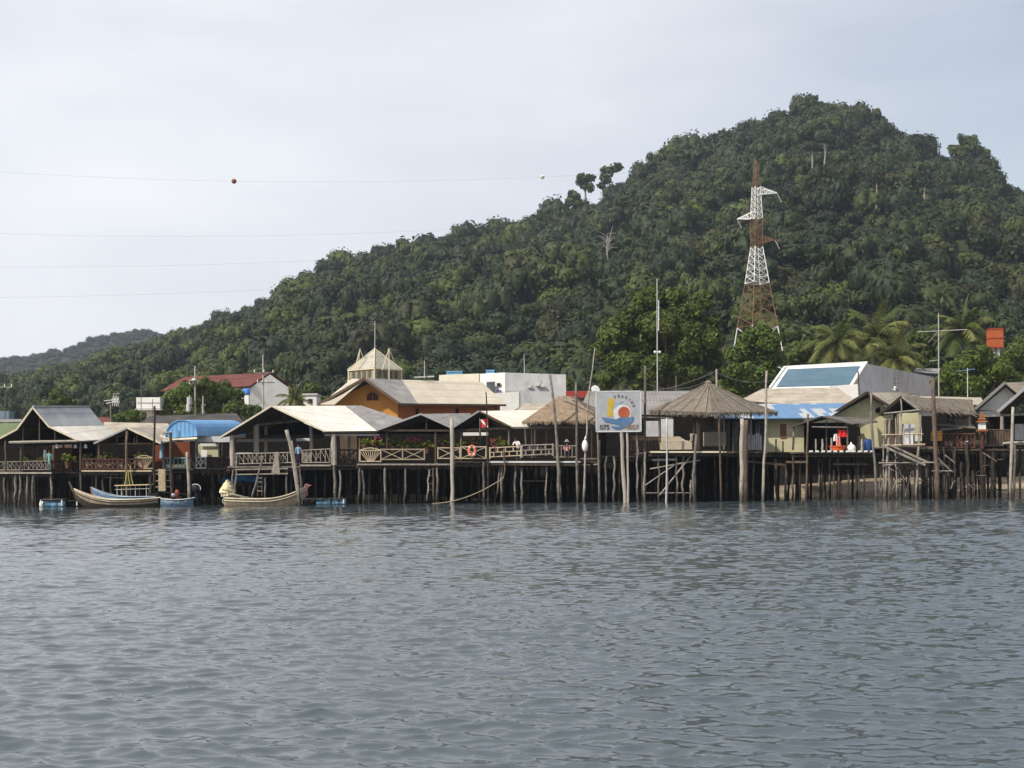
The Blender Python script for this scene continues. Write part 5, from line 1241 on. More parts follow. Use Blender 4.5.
# red roofed house
Y0 = 190; m_ = bld('red_roof_house', 'two storey white house with long red tiled roof and blue tank', 'house', 225, Y0)
roofpart(m_, [((160,391,Y0), (250,386,Y0-4), (270.5,372.5,Y0), (184,377,Y0+4)),], roof_red, 'roof', .15)
roofpart(m_, [((270.5,372.5,Y0),(291,386.5,Y0+3),(205,391,Y0+11),(184,377,Y0+4))], roof_red, 'rear_roof', .15)
wpoly(m_, [(250,388,Y0-3.4),(270,374.5,Y0-2),(288.5,387.5,Y0-.8),(288.5,412,Y0-.8),(250,412,Y0-3.4)], Y0, white, 'gable_wall', .2)
wpoly(m_, [(168,392,Y0+.5),(250,388,Y0-3.4),(250,412,Y0-3.4),(168,412,Y0+.5)], Y0, white, 'front_wall', .2)
barge(m_, [(249,387,Y0-3.9),(270.5,373,Y0),(291,387,Y0+3.2)], roof_red, .12)
for px in (178,192,206,220,233): a1,b1 = P(px,402,Y0-1.2-(px-178)*.05), P(px+5,395.5,Y0-1.2); m = MB(); m.box(a1.x,b1.x,a1.y-.9,a1.y+.3,a1.z,b1.z); m.build('window_opening', black_m, m_)
a1,b1 = P(262,401,Y0-1.5), P(266,396,Y0-1.5); m = MB(); m.box(a1.x,b1.x,Y0-1.5,Y0-1.3,a1.z,b1.z); m.build('window_opening', black_m, m_)
t_ = bld('blue_water_tank', 'round bright blue water tank beside the white gable of the red roofed house', 'water tank', 246, 184)
c = P(246.5,395,184); m = MB(); m.path([c, c+Vector((0,0,.06)), c+Vector((0,0,.7)), c+Vector((0,0,.85))], [.45,.5,.5,.25], 16); m.build('tank_body', mat('bright blue tank',(.06,.2,.6),(.09,.25,.66),2,.5,0), t_, True)
m = MB(); 
for dx in (-.35,.35): m.bar(Vector((c.x+dx,184,t_.location.z)), c+Vector((dx,0,0)), .06, n=4)
m.build('tank_stand', wood_dark, t_)
m_ = bld('white_hut', 'tiny white flat roofed hut in front of the forest right of the red roofed house', 'hut', 310, 185); a1,b1 = P(303.5,412,185), P(316.5,395,185); m = MB(); m.box(a1.x,b1.x,185,189,m_.location.z,b1.z); m.build('wall', white, m_); m = MB(); m.box(a1.x-.15,b1.x+.15,184.8,189.2,b1.z+.003,b1.z+.2); m.build('roof_slab', concrete, m_); m = MB(); q = P(308,399,185); m.box(q.x,q.x+.6,184.95,185.02,q.z-.6,q.z); m.build('window_opening', black_m, m_)
# ---------------------------------------------------------------- orange building with cupola
OB = bld('orange_building', 'orange walled hall with broad tan roof crowned by a pale square cupola', 'building', 410, 132)
Yo = 126
oa, ol, orr = (364,378.5,Yo), (318,405,Yo), (399,403.5,Yo)
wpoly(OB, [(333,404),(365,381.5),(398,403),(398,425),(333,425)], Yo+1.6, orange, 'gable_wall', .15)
wpoly(OB, [(398,402.5,Yo+1.6),(500,402.5,Yo+4.5),(500,426,Yo+4.5),(398,425,Yo+1.6)], Yo, shaded_orange, 'side_wall', .15)
roofpart(OB, [(orr, (418,403.5,Yo+.5), (402,379.7,Yo+4.5), oa)], roof_grey, 'weathered_roof', .12)
roofpart(OB, [((418,403.5,Yo+.5), (506,404.5,Yo+4), (482,382,Yo+8), (402,379.7,Yo+4.5))], mat('tan sheet roof', (.47,.42,.34), (.54,.49,.41), .5, .85, .2, stains=.35, stain_c=(.3,.26,.21), corr=.3, lap=1.5), 'roof', .12)
roofpart(OB, [(ol, (360,404,Yo+12), (402,379.7,Yo+4.5), oa)], roof_brown, 'left_roof', .12)
barge(OB, [ol, oa, orr], mat('brown fascia',(.11,.07,.055),(.16,.11,.085),3,.8,.1), .13); barge(OB, [(399,404.3,Yo),(506,405.3,Yo+4)], wood_dark, .10, 'gutter')
# left front roof seen left of the gable: pale hip
roofpart(OB, [((320,404.5,Yo-.3),(334,405,Yo-.9),(364,379.5,Yo),(352,378.5,Yo+3))], mat('pale tan roof',(.42,.38,.31),(.5,.46,.38),.6,.85,.2,stains=.3,corr=.3,lap=1.5), 'hip_roof', .1)
m = MB(); q = P(372.5,396.5,Yo+1.5)
for dx in (-.28,.28):
    pts_ = [q+Vector((dx-.24,0,-.35)), q+Vector((dx+.24,0,-.35)), q+Vector((dx+.24,0,.28 if dx < 0 else .1)), q+Vector((dx+.24 if dx < 0 else dx-.24,0,.36)), q+Vector((dx-.24,0,.1 if dx < 0 else .28))]
    pts_ = pts_[:3] + pts_[4:] if False else pts_
    xs_ = [q+Vector((dx-.24,0,-.35)), q+Vector((dx+.24,0,-.35)), q+Vector((dx+.24,0,(.42 if dx < 0 else .12))), q+Vector((dx-.24,0,(.12 if dx < 0 else .42)))]
    m.hexa([xs_[0],xs_[1],xs_[1]+Vector((0,.09,0)),xs_[0]+Vector((0,.09,0)),xs_[3],xs_[2],xs_[2]+Vector((0,.09,0)),xs_[3]+Vector((0,.09,0))])
m.build('arched_vent', mat('dark brown vent',(.06,.035,.025),(.09,.055,.04),3,.8,.1), OB)
for px in (412,452,480): a1,b1 = P(px,417,Yo+2.2+(px-398)*.028), P(px+7,409,Yo+2.2+(px-398)*.028); m = MB(); m.box(a1.x,b1.x,a1.y-.5,a1.y-.38,a1.z,b1.z); m.build('window_opening', dark_wall, OB)
# cupola: square turned corner-on
Yc = 133; cx = P(375,375,Yc).x; s_ = 27*Yc/FP
zt, ze, zb = P(375,349,Yc).z, P(375,370,Yc).z, P(375,381,Yc).z
def corner(k, s, z): a_ = math.radians(-90+90*k+4); return Vector((cx+s*math.cos(a_), Yc+s*math.sin(a_), z))
cu = MB()
for k in range(4): cu.slab(corner(k,s_,ze), corner(k+1,s_,ze), Vector((cx,Yc,zt)), Vector((cx,Yc,zt)), .08)
cup = cu.build('cupola_roof', mat('cream cupola roof',(.36,.34,.29),(.47,.44,.37),1.5,.85,.3,stains=.5,stain_c=(.33,.30,.25),corr=.3,lap=.8), OB)
m = MB()
for k in range(4): m.bar(corner(k,s_*1.01,ze+.03), Vector((cx,Yc,zt+.05)), .045)
m.build('hip_ridge', cream_p, cup)
m = MB()
for k in range(4):
    a1, b1 = corner(k,s_*.95,zb-.6), corner(k+1,s_*.95,zb-.6); h_ = ze-zb+.6
    m.hexa([a1,b1,b1*.999+Vector((cx,Yc,b1.z))*.001,a1*.999+Vector((cx,Yc,a1.z))*.001]+[v+Vector((0,0,h_)) for v in (a1,b1,b1*.999+Vector((cx,Yc,b1.z))*.001,a1*.999+Vector((cx,Yc,a1.z))*.001)])
m.build('cupola_wall', mat('olive cream boards',(.24,.225,.165),(.34,.315,.235),2,.85,.2,stains=.4), OB)
m = MB()
for k in (3,0):
    m = MB()
    for i in range(4):
        t = .12+.2*i+.02; a1 = corner(k,s_*.985,ze-.2).lerp(corner(k+1,s_*.985,ze-.2), t); b1 = corner(k,s_*.985,ze-.2).lerp(corner(k+1,s_*.985,ze-.2), t+.12)
        m.hexa([a1+Vector((0,0,-.65)),b1+Vector((0,0,-.65)),b1+Vector((0,.05,-.65)),a1+Vector((0,.05,-.65)),a1,b1,b1+Vector((0,.05,0)),a1+Vector((0,.05,0))])
    m.build('louvre', mat('dark brown louvre',(.09,.08,.06),(.13,.12,.09),4,.8,.2), OB)  # louvre slats in plain dark brown
m = MB(); 
for k in range(4): m.bar(corner(k,s_*1.0,zb), corner(k+1,s_*1.0,zb), .07, n=4); m.bar(corner(k,s_*1.0,ze-.05), corner(k+1,s_*1.0,ze-.05), .05, n=4); m.bar(corner(k,s_*.98,zb), corner(k,s_*.98,ze), .06, n=4)
m.build('trim', cream_p, OB)
for (pt, feet) in (((360,349,Yc-1),((355,368),(358,366),(364,360))),((389,348.5,Yc-2.2),((382,370),(389,381),(394,361)))):
    m = MB()
    for i, f in enumerate(feet): m.bar(P(*pt), P(f[0],f[1],pt[2]+(-.5,-.3,1.5)[i]), .04, n=4)
    m.build('finial_frame', cream_p, OB)
m = MB(); m.bar(Vector((cx,Yc,zt-.1)), P(375,321,Yc), .045, .025); m.bar(P(373,324,Yc), P(377,324,Yc), .02); am = m.build('aerial', metal_g); tag(am, 'thin aerial mast on the cupola peak', 'aerial')
m = MB(); m.bar(P(424.5,378,131), P(424.5,360.5,131), .045, .03); m.bar(P(414,377.5,131.2), P(434,376.5,131.2), .07); tag(m.build('aerial', metal_g), 'short aerial on the tan roof ridge between cupola and white flat building', 'aerial')
# ---------------------------------------------------------------- white flat roofed building
WB = bld('flat_roof_building', 'white flat roofed concrete building with two blue tanks behind the tan roof', 'building', 500, 150)
Yw = 148
def boxpx(root, px0, px1, yt, yb, Y, dY, mt_, name): 
    a1, b1 = P(px0,yt,Y), P(px1,yb,Y); m = MB(); m.box(a1.x,b1.x,Y,Y+dY,min(b1.z, a1.z-.1) if yb else root.location.z,a1.z); return m.build(name, mt_, root)
# left face white, right faces' dirtier grey-white also paints their shade: corner at px 505
def wquad(root, x0, x1, yt0, yt1, yb, Y0, Y1, mt_, name, th=.2): return wpoly(root, [(x0,yt0,Y0),(x1,yt1,Y1),(x1,yb,Y1),(x0,yb,Y0)], Y0, mt_, name, th)
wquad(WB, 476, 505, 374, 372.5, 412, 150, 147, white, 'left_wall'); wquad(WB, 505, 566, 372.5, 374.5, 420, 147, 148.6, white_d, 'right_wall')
m = MB(); m.slab(P(476,374,150), P(505,372.5,147), P(566,374.5,148.6), P(540,376,158), .2); m.build('flat_roof', concrete, WB)
m = MB(); m.bar(P(505.2,391,146.8), P(566,391,148.4), .09, n=4); m.bar(P(538,390,147.7), P(538,376,147.6), .03); m.build('wall_ledge', concrete, WB)
for (px,yy) in ((528,385),(536,383),(541,384)): a1,b1 = P(px,yy+3,147.3),P(px+3.5,yy,147.3); m = MB(); m.box(a1.x,b1.x,147.2,147.9,a1.z,b1.z); m.build('wall_unit', [metal_g,concrete][px%2], WB)
wquad(WB, 439, 479, 375, 373.5, 392, 151, 149.5, mat('cream parapet',(.55,.52,.43),(.66,.63,.54),1,.8,.1,stains=.5,stain_c=(.5,.36,.15)), 'parapet_wall'); wpoly(WB, [(488,394,146.6),(519,391.5,146.6),(519,420,146.6),(488,420,146.6)], 146, white, 'annex_wall', .2)
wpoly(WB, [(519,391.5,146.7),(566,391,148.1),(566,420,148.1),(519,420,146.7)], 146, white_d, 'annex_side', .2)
wpoly(WB, [(486.5,382,148.1),(495,381.5,147.3),(495,391.5,147.3),(486.5,392,148.1)], 148, mat('grey window',(.05,.06,.07),(.08,.09,.1),3,.4,0), 'window', .05); wpoly(WB, [(496.8,383,147.5),(500.6,383,147.2),(500.6,386,147.2),(496.8,386,147.5)], 147, black_m, 'window', .05); wpoly(WB, [(496.5,390,147.6),(501.2,390,147.1),(501.2,391.2,147.1),(496.5,391.2,147.6)], 147, blue_d, 'air_conditioner', .1)
for (px0,px1,yy,lab) in ((446,463,371.5,'wider blue tank lying on the flat roof parapet'),(485.5,495,370.3,'smaller blue tank on the white flat roof')):
    a1,b1 = P(px0,yy+3,151.5), P(px1,yy,151.5); m = MB(); m.hexa([Vector(v) for v in ((a1.x,151.5,a1.z-.1),(b1.x,151.5,a1.z-.1),(b1.x,152.9,a1.z-.1),(a1.x,152.9,a1.z-.1),(a1.x+.1,151.6,b1.z),(b1.x-.1,151.6,b1.z),(b1.x-.1,152.8,b1.z),(a1.x+.1,152.8,b1.z))]); q = m.build('roof_tank', mat('pale blue tank',(.14,.34,.55),(.2,.4,.6),2,.6,.1)); tag(q, lab, 'water tank'); m = MB(); m.bar(Vector((a1.x,151.45,b1.z+.02)), Vector((b1.x,151.45,b1.z+.02)), .05, n=4); m.build('rim', blue_b, q)
m = MB(); m.bar(P(524.5,374,150), P(524,354,150), .03, .02); tag(m.build('aerial', metal_g), 'thin aerial on the white flat roofed building', 'aerial')
m_ = bld('low_house', 'low house with dull tan roof in front of the white flat roofed building', 'house', 530, 125)
roofpart(m_, [((512,413,120),(562,414,120),(556,403.5,123),(526,403.5,123)),((526,403.5,123),(556,403.5,123),(562,410,127),(514,410,127))], roof_brown); wall(m_, 516, 560, 412, 440, 120.8, white_d, 'wall', 4)
# red strip and long grey roof behind the sign
m_ = bld('long_house', 'long house with flat grey sheet roof behind the painted sign', 'house', 620, 122)
roofpart(m_, [((575,420,114),(700,418,114),(700,391,119),(588,391,119)),((588,391,119),(700,391,119),(700,400,125),(588,400,125))], mat('dull grey sheet roof',(.20,.19,.185),(.27,.26,.25),.8,.85,.3,stains=.4,corr=.3,lap=1.2)); wall(m_, 590, 700, 418, 450, 115, dark_wall, 'wall', 5)
m_ = bld('red_fascia_house', 'low shop with bright red fascia just left of the painted sign', 'shop', 590, 124)
wall(m_, 566, 601, 391.5, 397.5, 124, mat('red fascia',(.26,.04,.03),(.34,.055,.04),3,.7,.1,stains=.3), 'fascia', .2); roofpart(m_, [((566,397.5,123.5),(602,397.5,123.5),(602,391,127),(566,391,127))], roof_red); wall(m_, 567, 600, 397.5, 430, 124.4, white_d, 'wall', 3)
m = MB(); c = P(595.5,389.5,121); m.disc(c, .38, (.5,-1,.4), .12, 16); dq = m.build('satellite_dish', white_c); tag(dq, 'white satellite dish above the upper corner of the painted sign', 'satellite dish'); m = MB(); m.bar(c, c-Vector((0,-.2,.7)), .03); m.build('dish_bracket', metal_g, dq); m = MB(); m.bar(c, c+Vector((.25,-.5,.15)), .015); m.build('feed_arm', metal_g, dq)
# ---------------------------------------------------------------- tan old roof + blue glazed white building
m_ = bld('low_house', 'low house with patched tan roof between the blue patched roof and the glazed roof', 'house', 810, 126)
roofpart(m_, [((788,404.5,118),(858,403.5,118),(838,387.5,123),(766,388.5,123)),((766,388.5,123),(838,387.5,123),(850,398,129),(775,398,129)),((740,400,122),(788,404.5,118),(766,388.5,123),(762,389,123.2))], roof_brown); wall(m_, 768, 852, 403, 440, 119.5, yellow, 'wall', 5)
GB = bld('glazed_roof_building', 'white building with large sloping blue glazed roof and long grey side wall', 'building', 850, 148)
Yg_ = 146
GZ = [(770,388.5,Yg_),(851,387,Yg_-2),(866.5,363,Yg_+3),(785,367.5,Yg_+5)]
g = [P(*p) for p in GZ]; m = MB(); m.slab(*g, .25); m.build('roof_slab', white, GB)
m = MB(); n_ = (g[1]-g[0]).cross(g[3]-g[0]).normalized(); n_ = n_ if n_.z > 0 else -n_
def bl(u, v): return g[0].lerp(g[1],u).lerp(g[3].lerp(g[2],u),v)+n_*.06
m.slab(bl(.07,.05), bl(.965,.07), bl(.95,.86), bl(.06,.88), .04); m.build('glazing', glass_blue, GB)
m = MB(); m.bar(g[0]+n_*.05, g[3]+n_*.05, .14, n=4); m.bar(g[3]+n_*.05, g[2]+n_*.05, .14, n=4); m.bar(g[2]+n_*.05, g[1]+n_*.05, .16, n=4); m.build('roof_frame', white, GB)
wpoly(GB, [(851,387,Yg_-2),(866.5,363.5,Yg_+3),(934,377,Yg_+18),(934,410,Yg_+18),(851,410,Yg_-2)], Yg_, concrete, 'side_wall', .2); wpoly(GB, [(770,388.5,Yg_+.3),(851,387,Yg_-1.7),(851,410,Yg_-1.7),(770,410,Yg_+.3)], Yg_, white, 'front_wall', .2)
wpoly(GB, [(830,386,Yg_-2.5),(858,384,Yg_-2.8),(859,400,Yg_-2.8),(842,398,Yg_-2.5)], Yg_, white, 'porch_wall', .2)
for px in (829,): pass
m = MB(); c = P(897,388,128); m.path([c, c+Vector((-.2,-.1,.05)), c+Vector((-.3,-.15,-.25))], [.05,.16,.20], 10); lt = m.build('street_light', white_c); tag(lt, 'small white lamp on a thin pole before the grey side wall', 'street lamp'); m = MB(); m.bar(Vector((c.x,128,gz(c.x,128))), P(897,371,128), .05, .04); m.build('pole', wood_grey, lt); m = MB(); m.bar(P(893,378,128), P(899,378,128), .03); m.bar(P(894,384,128), P(900,383,128), .03); m.build('cross_bar', wood_grey, lt)
m = MB(); m.pole(P(859,395,122), P(858,371,122), .07, .06, .01); m_ = m.build('rusty_post', wood_mid); tag(m_, 'short rusty post before the corner of the glazed roof building', 'post')
m_ = bld('low_house', 'low tan roofed house behind the rickety fishing hut and the leafy tree', 'house', 945, 122)
roofpart(m_, [((925,402,114),(985,405,114),(981,397.5,118),(938,396.5,118)),((905,396,120),(938,396.5,118),(925,402,114),(905,405,115))], roof_brown); wall(m_, 925, 981, 403, 440, 115, white_d, 'wall', 3)
m_ = bld('small_house', 'blue roofed shack just visible behind the grey concrete side wall', 'house', 928, 168)
roofpart(m_, [((913,372,165),(944,373.5,165),(940,368.5,168),(916,368,168))], roof_grey); wall(m_, 915, 942, 372, 380, 166, blue_p, 'wall', 3)
# red water tower
WT = bld('red_water_tank', 'square orange red water tank on a pale stand above the trees', 'water tank', 995, 185)
c = P(995,338.5,185); h_ = 6.4*185/FP
m = MB(); m.hexa([c+Vector((x*h_,y*h_,z*h_*1.45)) for z in (-1,1) for (x,y) in ((-.98,-.98),(.98,-.98),(1,1),(-1,1))]); m.build('tank_body', mat('orange red tank',(.34,.085,.032),(.42,.115,.042),1.5,.6,.1,stains=.3,stain_c=(.3,.05,.02)), WT)
m = MB()
for z in (-1.43,.0,1.45): 
    m = MB()
    for (x0,y0,x1,y1) in ((-1,-1,1,-1),(1,-1,1,1),(1,1,-1,1),(-1,1,-1,-1)): m.bar(c+Vector((x0*h_,y0*h_,z*h_)), c+Vector((x1*h_,y1*h_,z*h_)), .07, n=4)
    m.build('tank_band', mat('dark red rim',(.3,.05,.02),(.36,.07,.03),3,.7,0), WT)
m = MB(); 
for x in (-.35,.35):
    for y in (-.35,.35): m.bar(Vector((c.x+x,185+y,WT.location.z)), c+Vector((x,y,-h_)), .10, n=4)
for k in range(5): m.bar(c+Vector((-.35,-.35,-h_-1-k*1.4)), c+Vector((.35,-.35,-h_-1-k*1.4)), .06)
m.build('tank_stand', white, WT)
# ================================================================ utility poles and aerials
def upole(px, yt, yb, Y, label, arms=(), lamp=None, r=.13, boxes=(), mt_=column_m, cat='utility pole', name='utility_pole'):
    b_ = P(px, yb, Y); root = empty(name, (b_.x, Y, gz(b_.x, Y)), label, cat)
    m = MB(); m.bar(Vector((b_.x,Y,root.location.z-.2)), P(px,yt,Y), r, r*.7, 8); m.build('pole', mt_, root)
    for (x0,x1,yy) in arms:
        m = MB(); m.bar(P(x0,yy,Y-.15), P(x1,yy,Y-.15), .06, n=4); ca = m.build('cross_arm', wood_grey, root)
        m = MB()
        for x in np.linspace(x0+.5,x1-.5,3): q = P(x,yy,Y-.15); m.path([q, q+Vector((0,0,.28))], [.06,.04], 6)
        m.build('insulator', white_c, ca)
    for (x,yy,s) in boxes:
        m = MB(); q = P(x,yy,Y-.3); m.path([q-Vector((0,0,s)), q+Vector((0,0,s))], [s*.7,s*.7], 10); m.path([q+Vector((0,0,s)), q+Vector((0,0,s*1.5))], [s*.15,s*.1], 6); m.build('transformer', metal_g, root)
    if lamp:
        q = P(lamp[0],lamp[1],Y-.2); m = MB(); m.path([q+Vector((0,0,.2)), q+Vector((0,0,.08)), q], [.05,.15,.5], 12); m.build('lamp_head', metal_g, root)
    return root
upole(195, 366, 420, 126, 'tall concrete utility pole with disc lamp and transformers behind the blue barrel roof', [(189,198,384)], (193.5,380.5), .1, [(189.5,401,.35),(188.5,408,.3)])
upole(203, 396, 416, 128, 'short concrete pole just right of the lamp and transformer pole', [], None, .11)
upole(263, 355, 410, 140, 'utility pole with two long cross arms in front of the white gable', [(254,273.5,372.5),(257,275,382.5)], None, .11)
upole(110.5, 402, 436, 125, 'pole with a cluttered television aerial behind the two leftmost pavilions', [], None, .07, mt_=wood_grey)
m = MB(); q0 = P(105,400,125); 
m.bar(P(104,401,125), P(118,399,125), .03); m.bar(P(106,403.5,125), P(117,401,125), .03)
for i in range(8): m.bar(P(112+i*.9,398-(i%3)*1.5,125), P(113+i*.9,406-(i%2)*3,125), .022)
m.bar(P(113,394,125), P(119,393.5,125), .02); tag(m.build('television_aerial', white_c), 'cluttered white television aerial on the pole behind the leftmost pavilions', 'aerial')
upole(5, 365, 420, 128, 'thin pole with crossbars over the mossy roof at the picture edge', [(-3,12,387)], None, .06, mt_=wood_grey)
upole(141, 362, 425, 127, 'thin dark mast standing left of the small white block', [], None, .04, mt_=wood_grey)
upole(152.5, 399, 440, 122, 'slim pole in front of the small white block stem', [], None, .04, mt_=wood_grey)
upole(716.5, 369, 405, 121, 'grey pole standing behind the peak of the thatched umbrella', [], None, .11)
upole(676, 376, 400, 128, 'thin leaning grey pole under the rain tree', [], None, .06, mt_=wood_grey)
mm = upole(938.5, 313, 398, 135, 'tall thin television mast with one long horizontal aerial by the palms', [], None, .06, mt_=metal_g, cat='mast', name='television_mast')
m = MB(); m.bar(P(917,332,135), P(967,329.5,135), .03)
for x in (919,924,930,944,951,957,965): m.bar(P(x,330.5-(x-942)*.03,134.4), P(x+.4,330.8-(x-942)*.03,135.6), .02)
m.bar(P(929,361,135), P(938.5,360,135), .025); m.bar(P(938.5,331,135), P(928,343,135), .012); m.build('aerial_boom', metal_g, mm)
mm = upole(967.5, 368, 402, 126, 'thin pole with pale blue aerial in front of the right leafy tree', [], None, .05, mt_=metal_g, cat='mast', name='television_mast')
m = MB(); m.bar(P(956,371.5,126), P(975,369,126), .035)
for x in (957,961,965,970,974): m.bar(P(x,371,125.5), P(x,371,126.5), .02)
m.build('aerial_boom', blue_b, mm)
# tall white radio mast in front of rain tree
mm = upole(657, 279, 400, 122, 'very tall slim white radio mast with small lights in front of the rain tree', [], None, .055, mt_=metal_g, cat='mast', name='radio_mast')
m = MB(); m.bar(P(658.8,300,122), P(658.5,330,122), .03); 
for yy in (308,320,330): m.bar(P(657,yy,122), P(659.5,yy-.5,122), .03)
m.build('side_antenna', steel_w, mm); m = MB(); m.bar(P(655,352,122), P(659.5,352,122), .05); m.sphere(P(655,352,122), .12, 0, 8, 6); m.sphere(P(659.7,352,122), .12, 0, 8, 6); m.build('lamp_pair', white_c, mm)
# low wires
def wire(a, b_, Ya, Yb, label, sag=.8):
    m = MB(); p, q = P(*a, Ya), P(*b_, Yb); m.path([p.lerp(q,t)-Vector((0,0,sag*4*t*(1-t))) for t in np.linspace(0,1,14)], .018, 4); tag(m.build('overhead_wire', cable_m), label, 'wire', 'low wires strung between the village poles')
wire((716,371),(601,391),121,126,'upper low wire running from the pole behind the thatched umbrella toward the sign'); wire((716,376),(645,383),121,121,'lower low wire running from the pole behind the thatched umbrella'); wire((716,372),(790,374),121,122,'low wire running from the umbrella pole to the glazed roof')
wire((203,399),(262,402),128,139,'wire from the short concrete pole to the double armed utility pole'); wire((195,374),(262,374),126,139,'wire from the lamp pole to the double armed utility pole',.5); wire((716,387),(620,389),121,122,'lowest wire over the long grey roof behind the sign',.3)
# ================================================================ free standing poles
def mpole(label, pts, Y=97.5, r=.09, r2=None, mt_=wood_grey, extra=None):
    """pts top -> bottom in px; foot driven into the sea bed"""
    rs = random.Random(len(label)*7+int(pts[0][0])); q = [P(a, b_, Y) for a, b_ in pts]; last = q[-1].copy(); last.z = -1.8; q = q+[last] if q[-1].z > -1 else q
    full = [];
    for a, b_ in zip(q, q[1:]):
        n_ = max(2, int((a-b_).length/.9))
        for i in range(n_): v = a.lerp(b_, i/n_); full.append(v+Vector((rs.uniform(-.035,.035),rs.uniform(-.03,.03),0)))
    full.append(q[-1]); full[0] = q[0]; n_ = len(full); r2 = r*.7 if r2 is None else r2
    m = MB(); m.path(full, [(r2+(r-r2)*i/(n_-1))*rs.uniform(.88,1.12) for i in range(n_)], 8)
    o = m.build('mooring_pole', mt_, None, True); return tag(o, label, 'pole', 'tall poles driven in along the waterfront')
mpole('dark post with pale top rising to the peak of the small dark gable', [(127,431),(126,455),(127,500)], 99.5, .13, .09, wood_mid)
mpole('tall thin dark pole at the eave end of the small dark gable', [(154.5,406),(154,450),(154,505)], 99, .11, .07, wood_dark)
mpole('dark post with short bar on top before the blue barrel roof', [(170.5,432),(171,470),(172,505)], 99, .12, .10, wood_dark)
m = MB(); m.bar(P(163,433,98.9), P(172,432,98.9), .06); tag(m.build('bracket_bar', wood_pale), 'short pale bar fixed on the dark post before the blue barrel roof', 'bar')
mpole('short pale curved post in front of the blue roofed shop', [(187,452),(188,465),(189.5,505)], 98.5, .12, .10, wood_pale)
mpole('thick pale pole leaning before the middle of the big cream pavilion', [(286.5,430),(290,442),(295,470),(300,505)], 96.5, .14, .12, wood_pale)
mpole('thinner pale pole lashed against the thick leaning one', [(291.5,441),(294,455),(298.5,490),(299.5,505)], 96.2, .09, .08, wood_grey)
m = MB(); m.pole(P(252,497,97), P(263.5,456,98), .08, .06, .03); tag(m.build('leaning_pole', wood_grey), 'thin pole propped from the tan boat up to the pavilion railing', 'pole')
mpole('straight square cut grey post before the flower terrace', [(451.5,418.5),(452,460),(452.5,504)], 98, .14, .14, column_m)
mpole('slender dark pole beside the dive flag', [(486,392),(487,425),(488,463),(488.5,500)], 98.1, .08, .04, wood_dark)
mpole('short crooked pole holding the slack mooring rope', [(504,449),(505,470),(502,480),(501,503)], 98, .07, .06, wood_mid)
mpole('pale pole leaning in front of the white flat roofed building', [(550,375),(554,410),(558,458),(559,500)], 98, .12, .085, wood_grey)
mpole('straight pale pole through the thatched hut roof edge', [(576,382),(576.5,420),(577,458),(577.8,500)], 97.9, .10, .075, wood_grey)
mpole('tallest slender pole leaning over beside the painted sign', [(595,348),(592,370),(588,400),(586,445),(584,502)], 97.8, .10, .04, wood_pale)
mpole('straight grey pole just right of the painted sign', [(645.3,366),(645.2,400),(645,450),(644.8,500)], 98.8, .09, .08, wood_grey)
mpole('thin pipe pole left of the cushioned corner seat', [(666.8,418),(667,450),(666.5,500)], 97.4, .07, .06, metal_g)
mpole('rough bent pole under the thick dark pavilion post', [(696.5,434),(695,462),(693,475),(694.5,500)], 97.2, .12, .10, wood_grey)
mpole('grey pole under the forward corner of the thatched umbrella', [(719,413),(720,450),(721.5,500)], 97.2, .09, .08, wood_mid)
mpole('thick pale round topped post before the boarded wall', [(742,418.5),(742,440),(741.5,502)], 97, .15, .15, wood_pale)
mpole('darker thick post just behind the round topped one', [(746.5,420),(746,450),(745.5,502)], 98, .16, .15, wood_mid)
mpole('tall pale pole in front of the yellow wall and blue patched roof', [(766.7,371),(766,410),(765.5,440),(764,460),(762.5,502)], 97, .12, .075, wood_pale)
mpole('thin dark pole at the edge of the laundry shelter roof', [(808,414),(807,450),(806,502)], 98.5, .09, .07, wood_mid)
mpole('pale pole standing before the yellow gable house', [(871,392),(871.5,420),(873.5,447),(876.5,502)], 97, .11, .075, wood_grey)
mpole('thickest brown pole rising through the fishing hut roof', [(933,378),(934,420),(936,455),(938,502)], 97, .19, .13, wood_mid)
mpole('pale pole before the end house, the nearer of a close pair', [(1013,407),(1012.5,440),(1010,502)], 98.5, .12, .11, wood_pale)
mpole('shorter pole right beside the pale one at the end house', [(1014.5,445),(1015,470),(1013,502)], 98.4, .10, .09, wood_grey)
c = P(585,446,97.7); m = MB(); m.sphere(c, .27, 0, 10, 9, (.8,.8,1.6)); m.path([c+Vector((0,0,.4)), c+Vector((.06,0,.7))], [.08,.03], 6); tag(m.build('hanging_bundle', white_c, None, True), 'pale wrapped bundle tied to the tallest slender pole', 'bundle')
m = MB(); m.pole(P(127.5,470,98.5), P(122,497,98.3), .035, .03, .02); m.pole(P(128,470,98.5), P(130,489,98.3), .035, .03, .02); m.pole(P(130,466,98.6), P(133,486,98.4), .035, .03, .02); tag(m.build('bamboo_props', mat('yellow bamboo',(.25,.22,.07),(.36,.31,.11),4,.7,.1)), 'yellow bamboo props crossed at the foot of the small gable post', 'bamboo props')
c0, c1_ = P(267.5,452,99.9), P(269.5,473,99.9); m = MB(); m.hexa([Vector(v) for v in ((c0.x-.28,99.75,c1_.z),(c0.x+.32,99.75,c1_.z),(c0.x+.32,99.9,c1_.z),(c0.x-.28,99.9,c1_.z),(c0.x+.05,99.75,c0.z),(c0.x+.22,99.75,c0.z),(c0.x+.22,99.9,c0.z),(c0.x+.05,99.9,c0.z))]); q = m.build('upright_board', wood_pale); q.location.x += 1.2*0; tag(q, 'pale tapered board propped upright on the big pavilion railing', 'board')
q.location.x = P(275.5,460,99.8).x
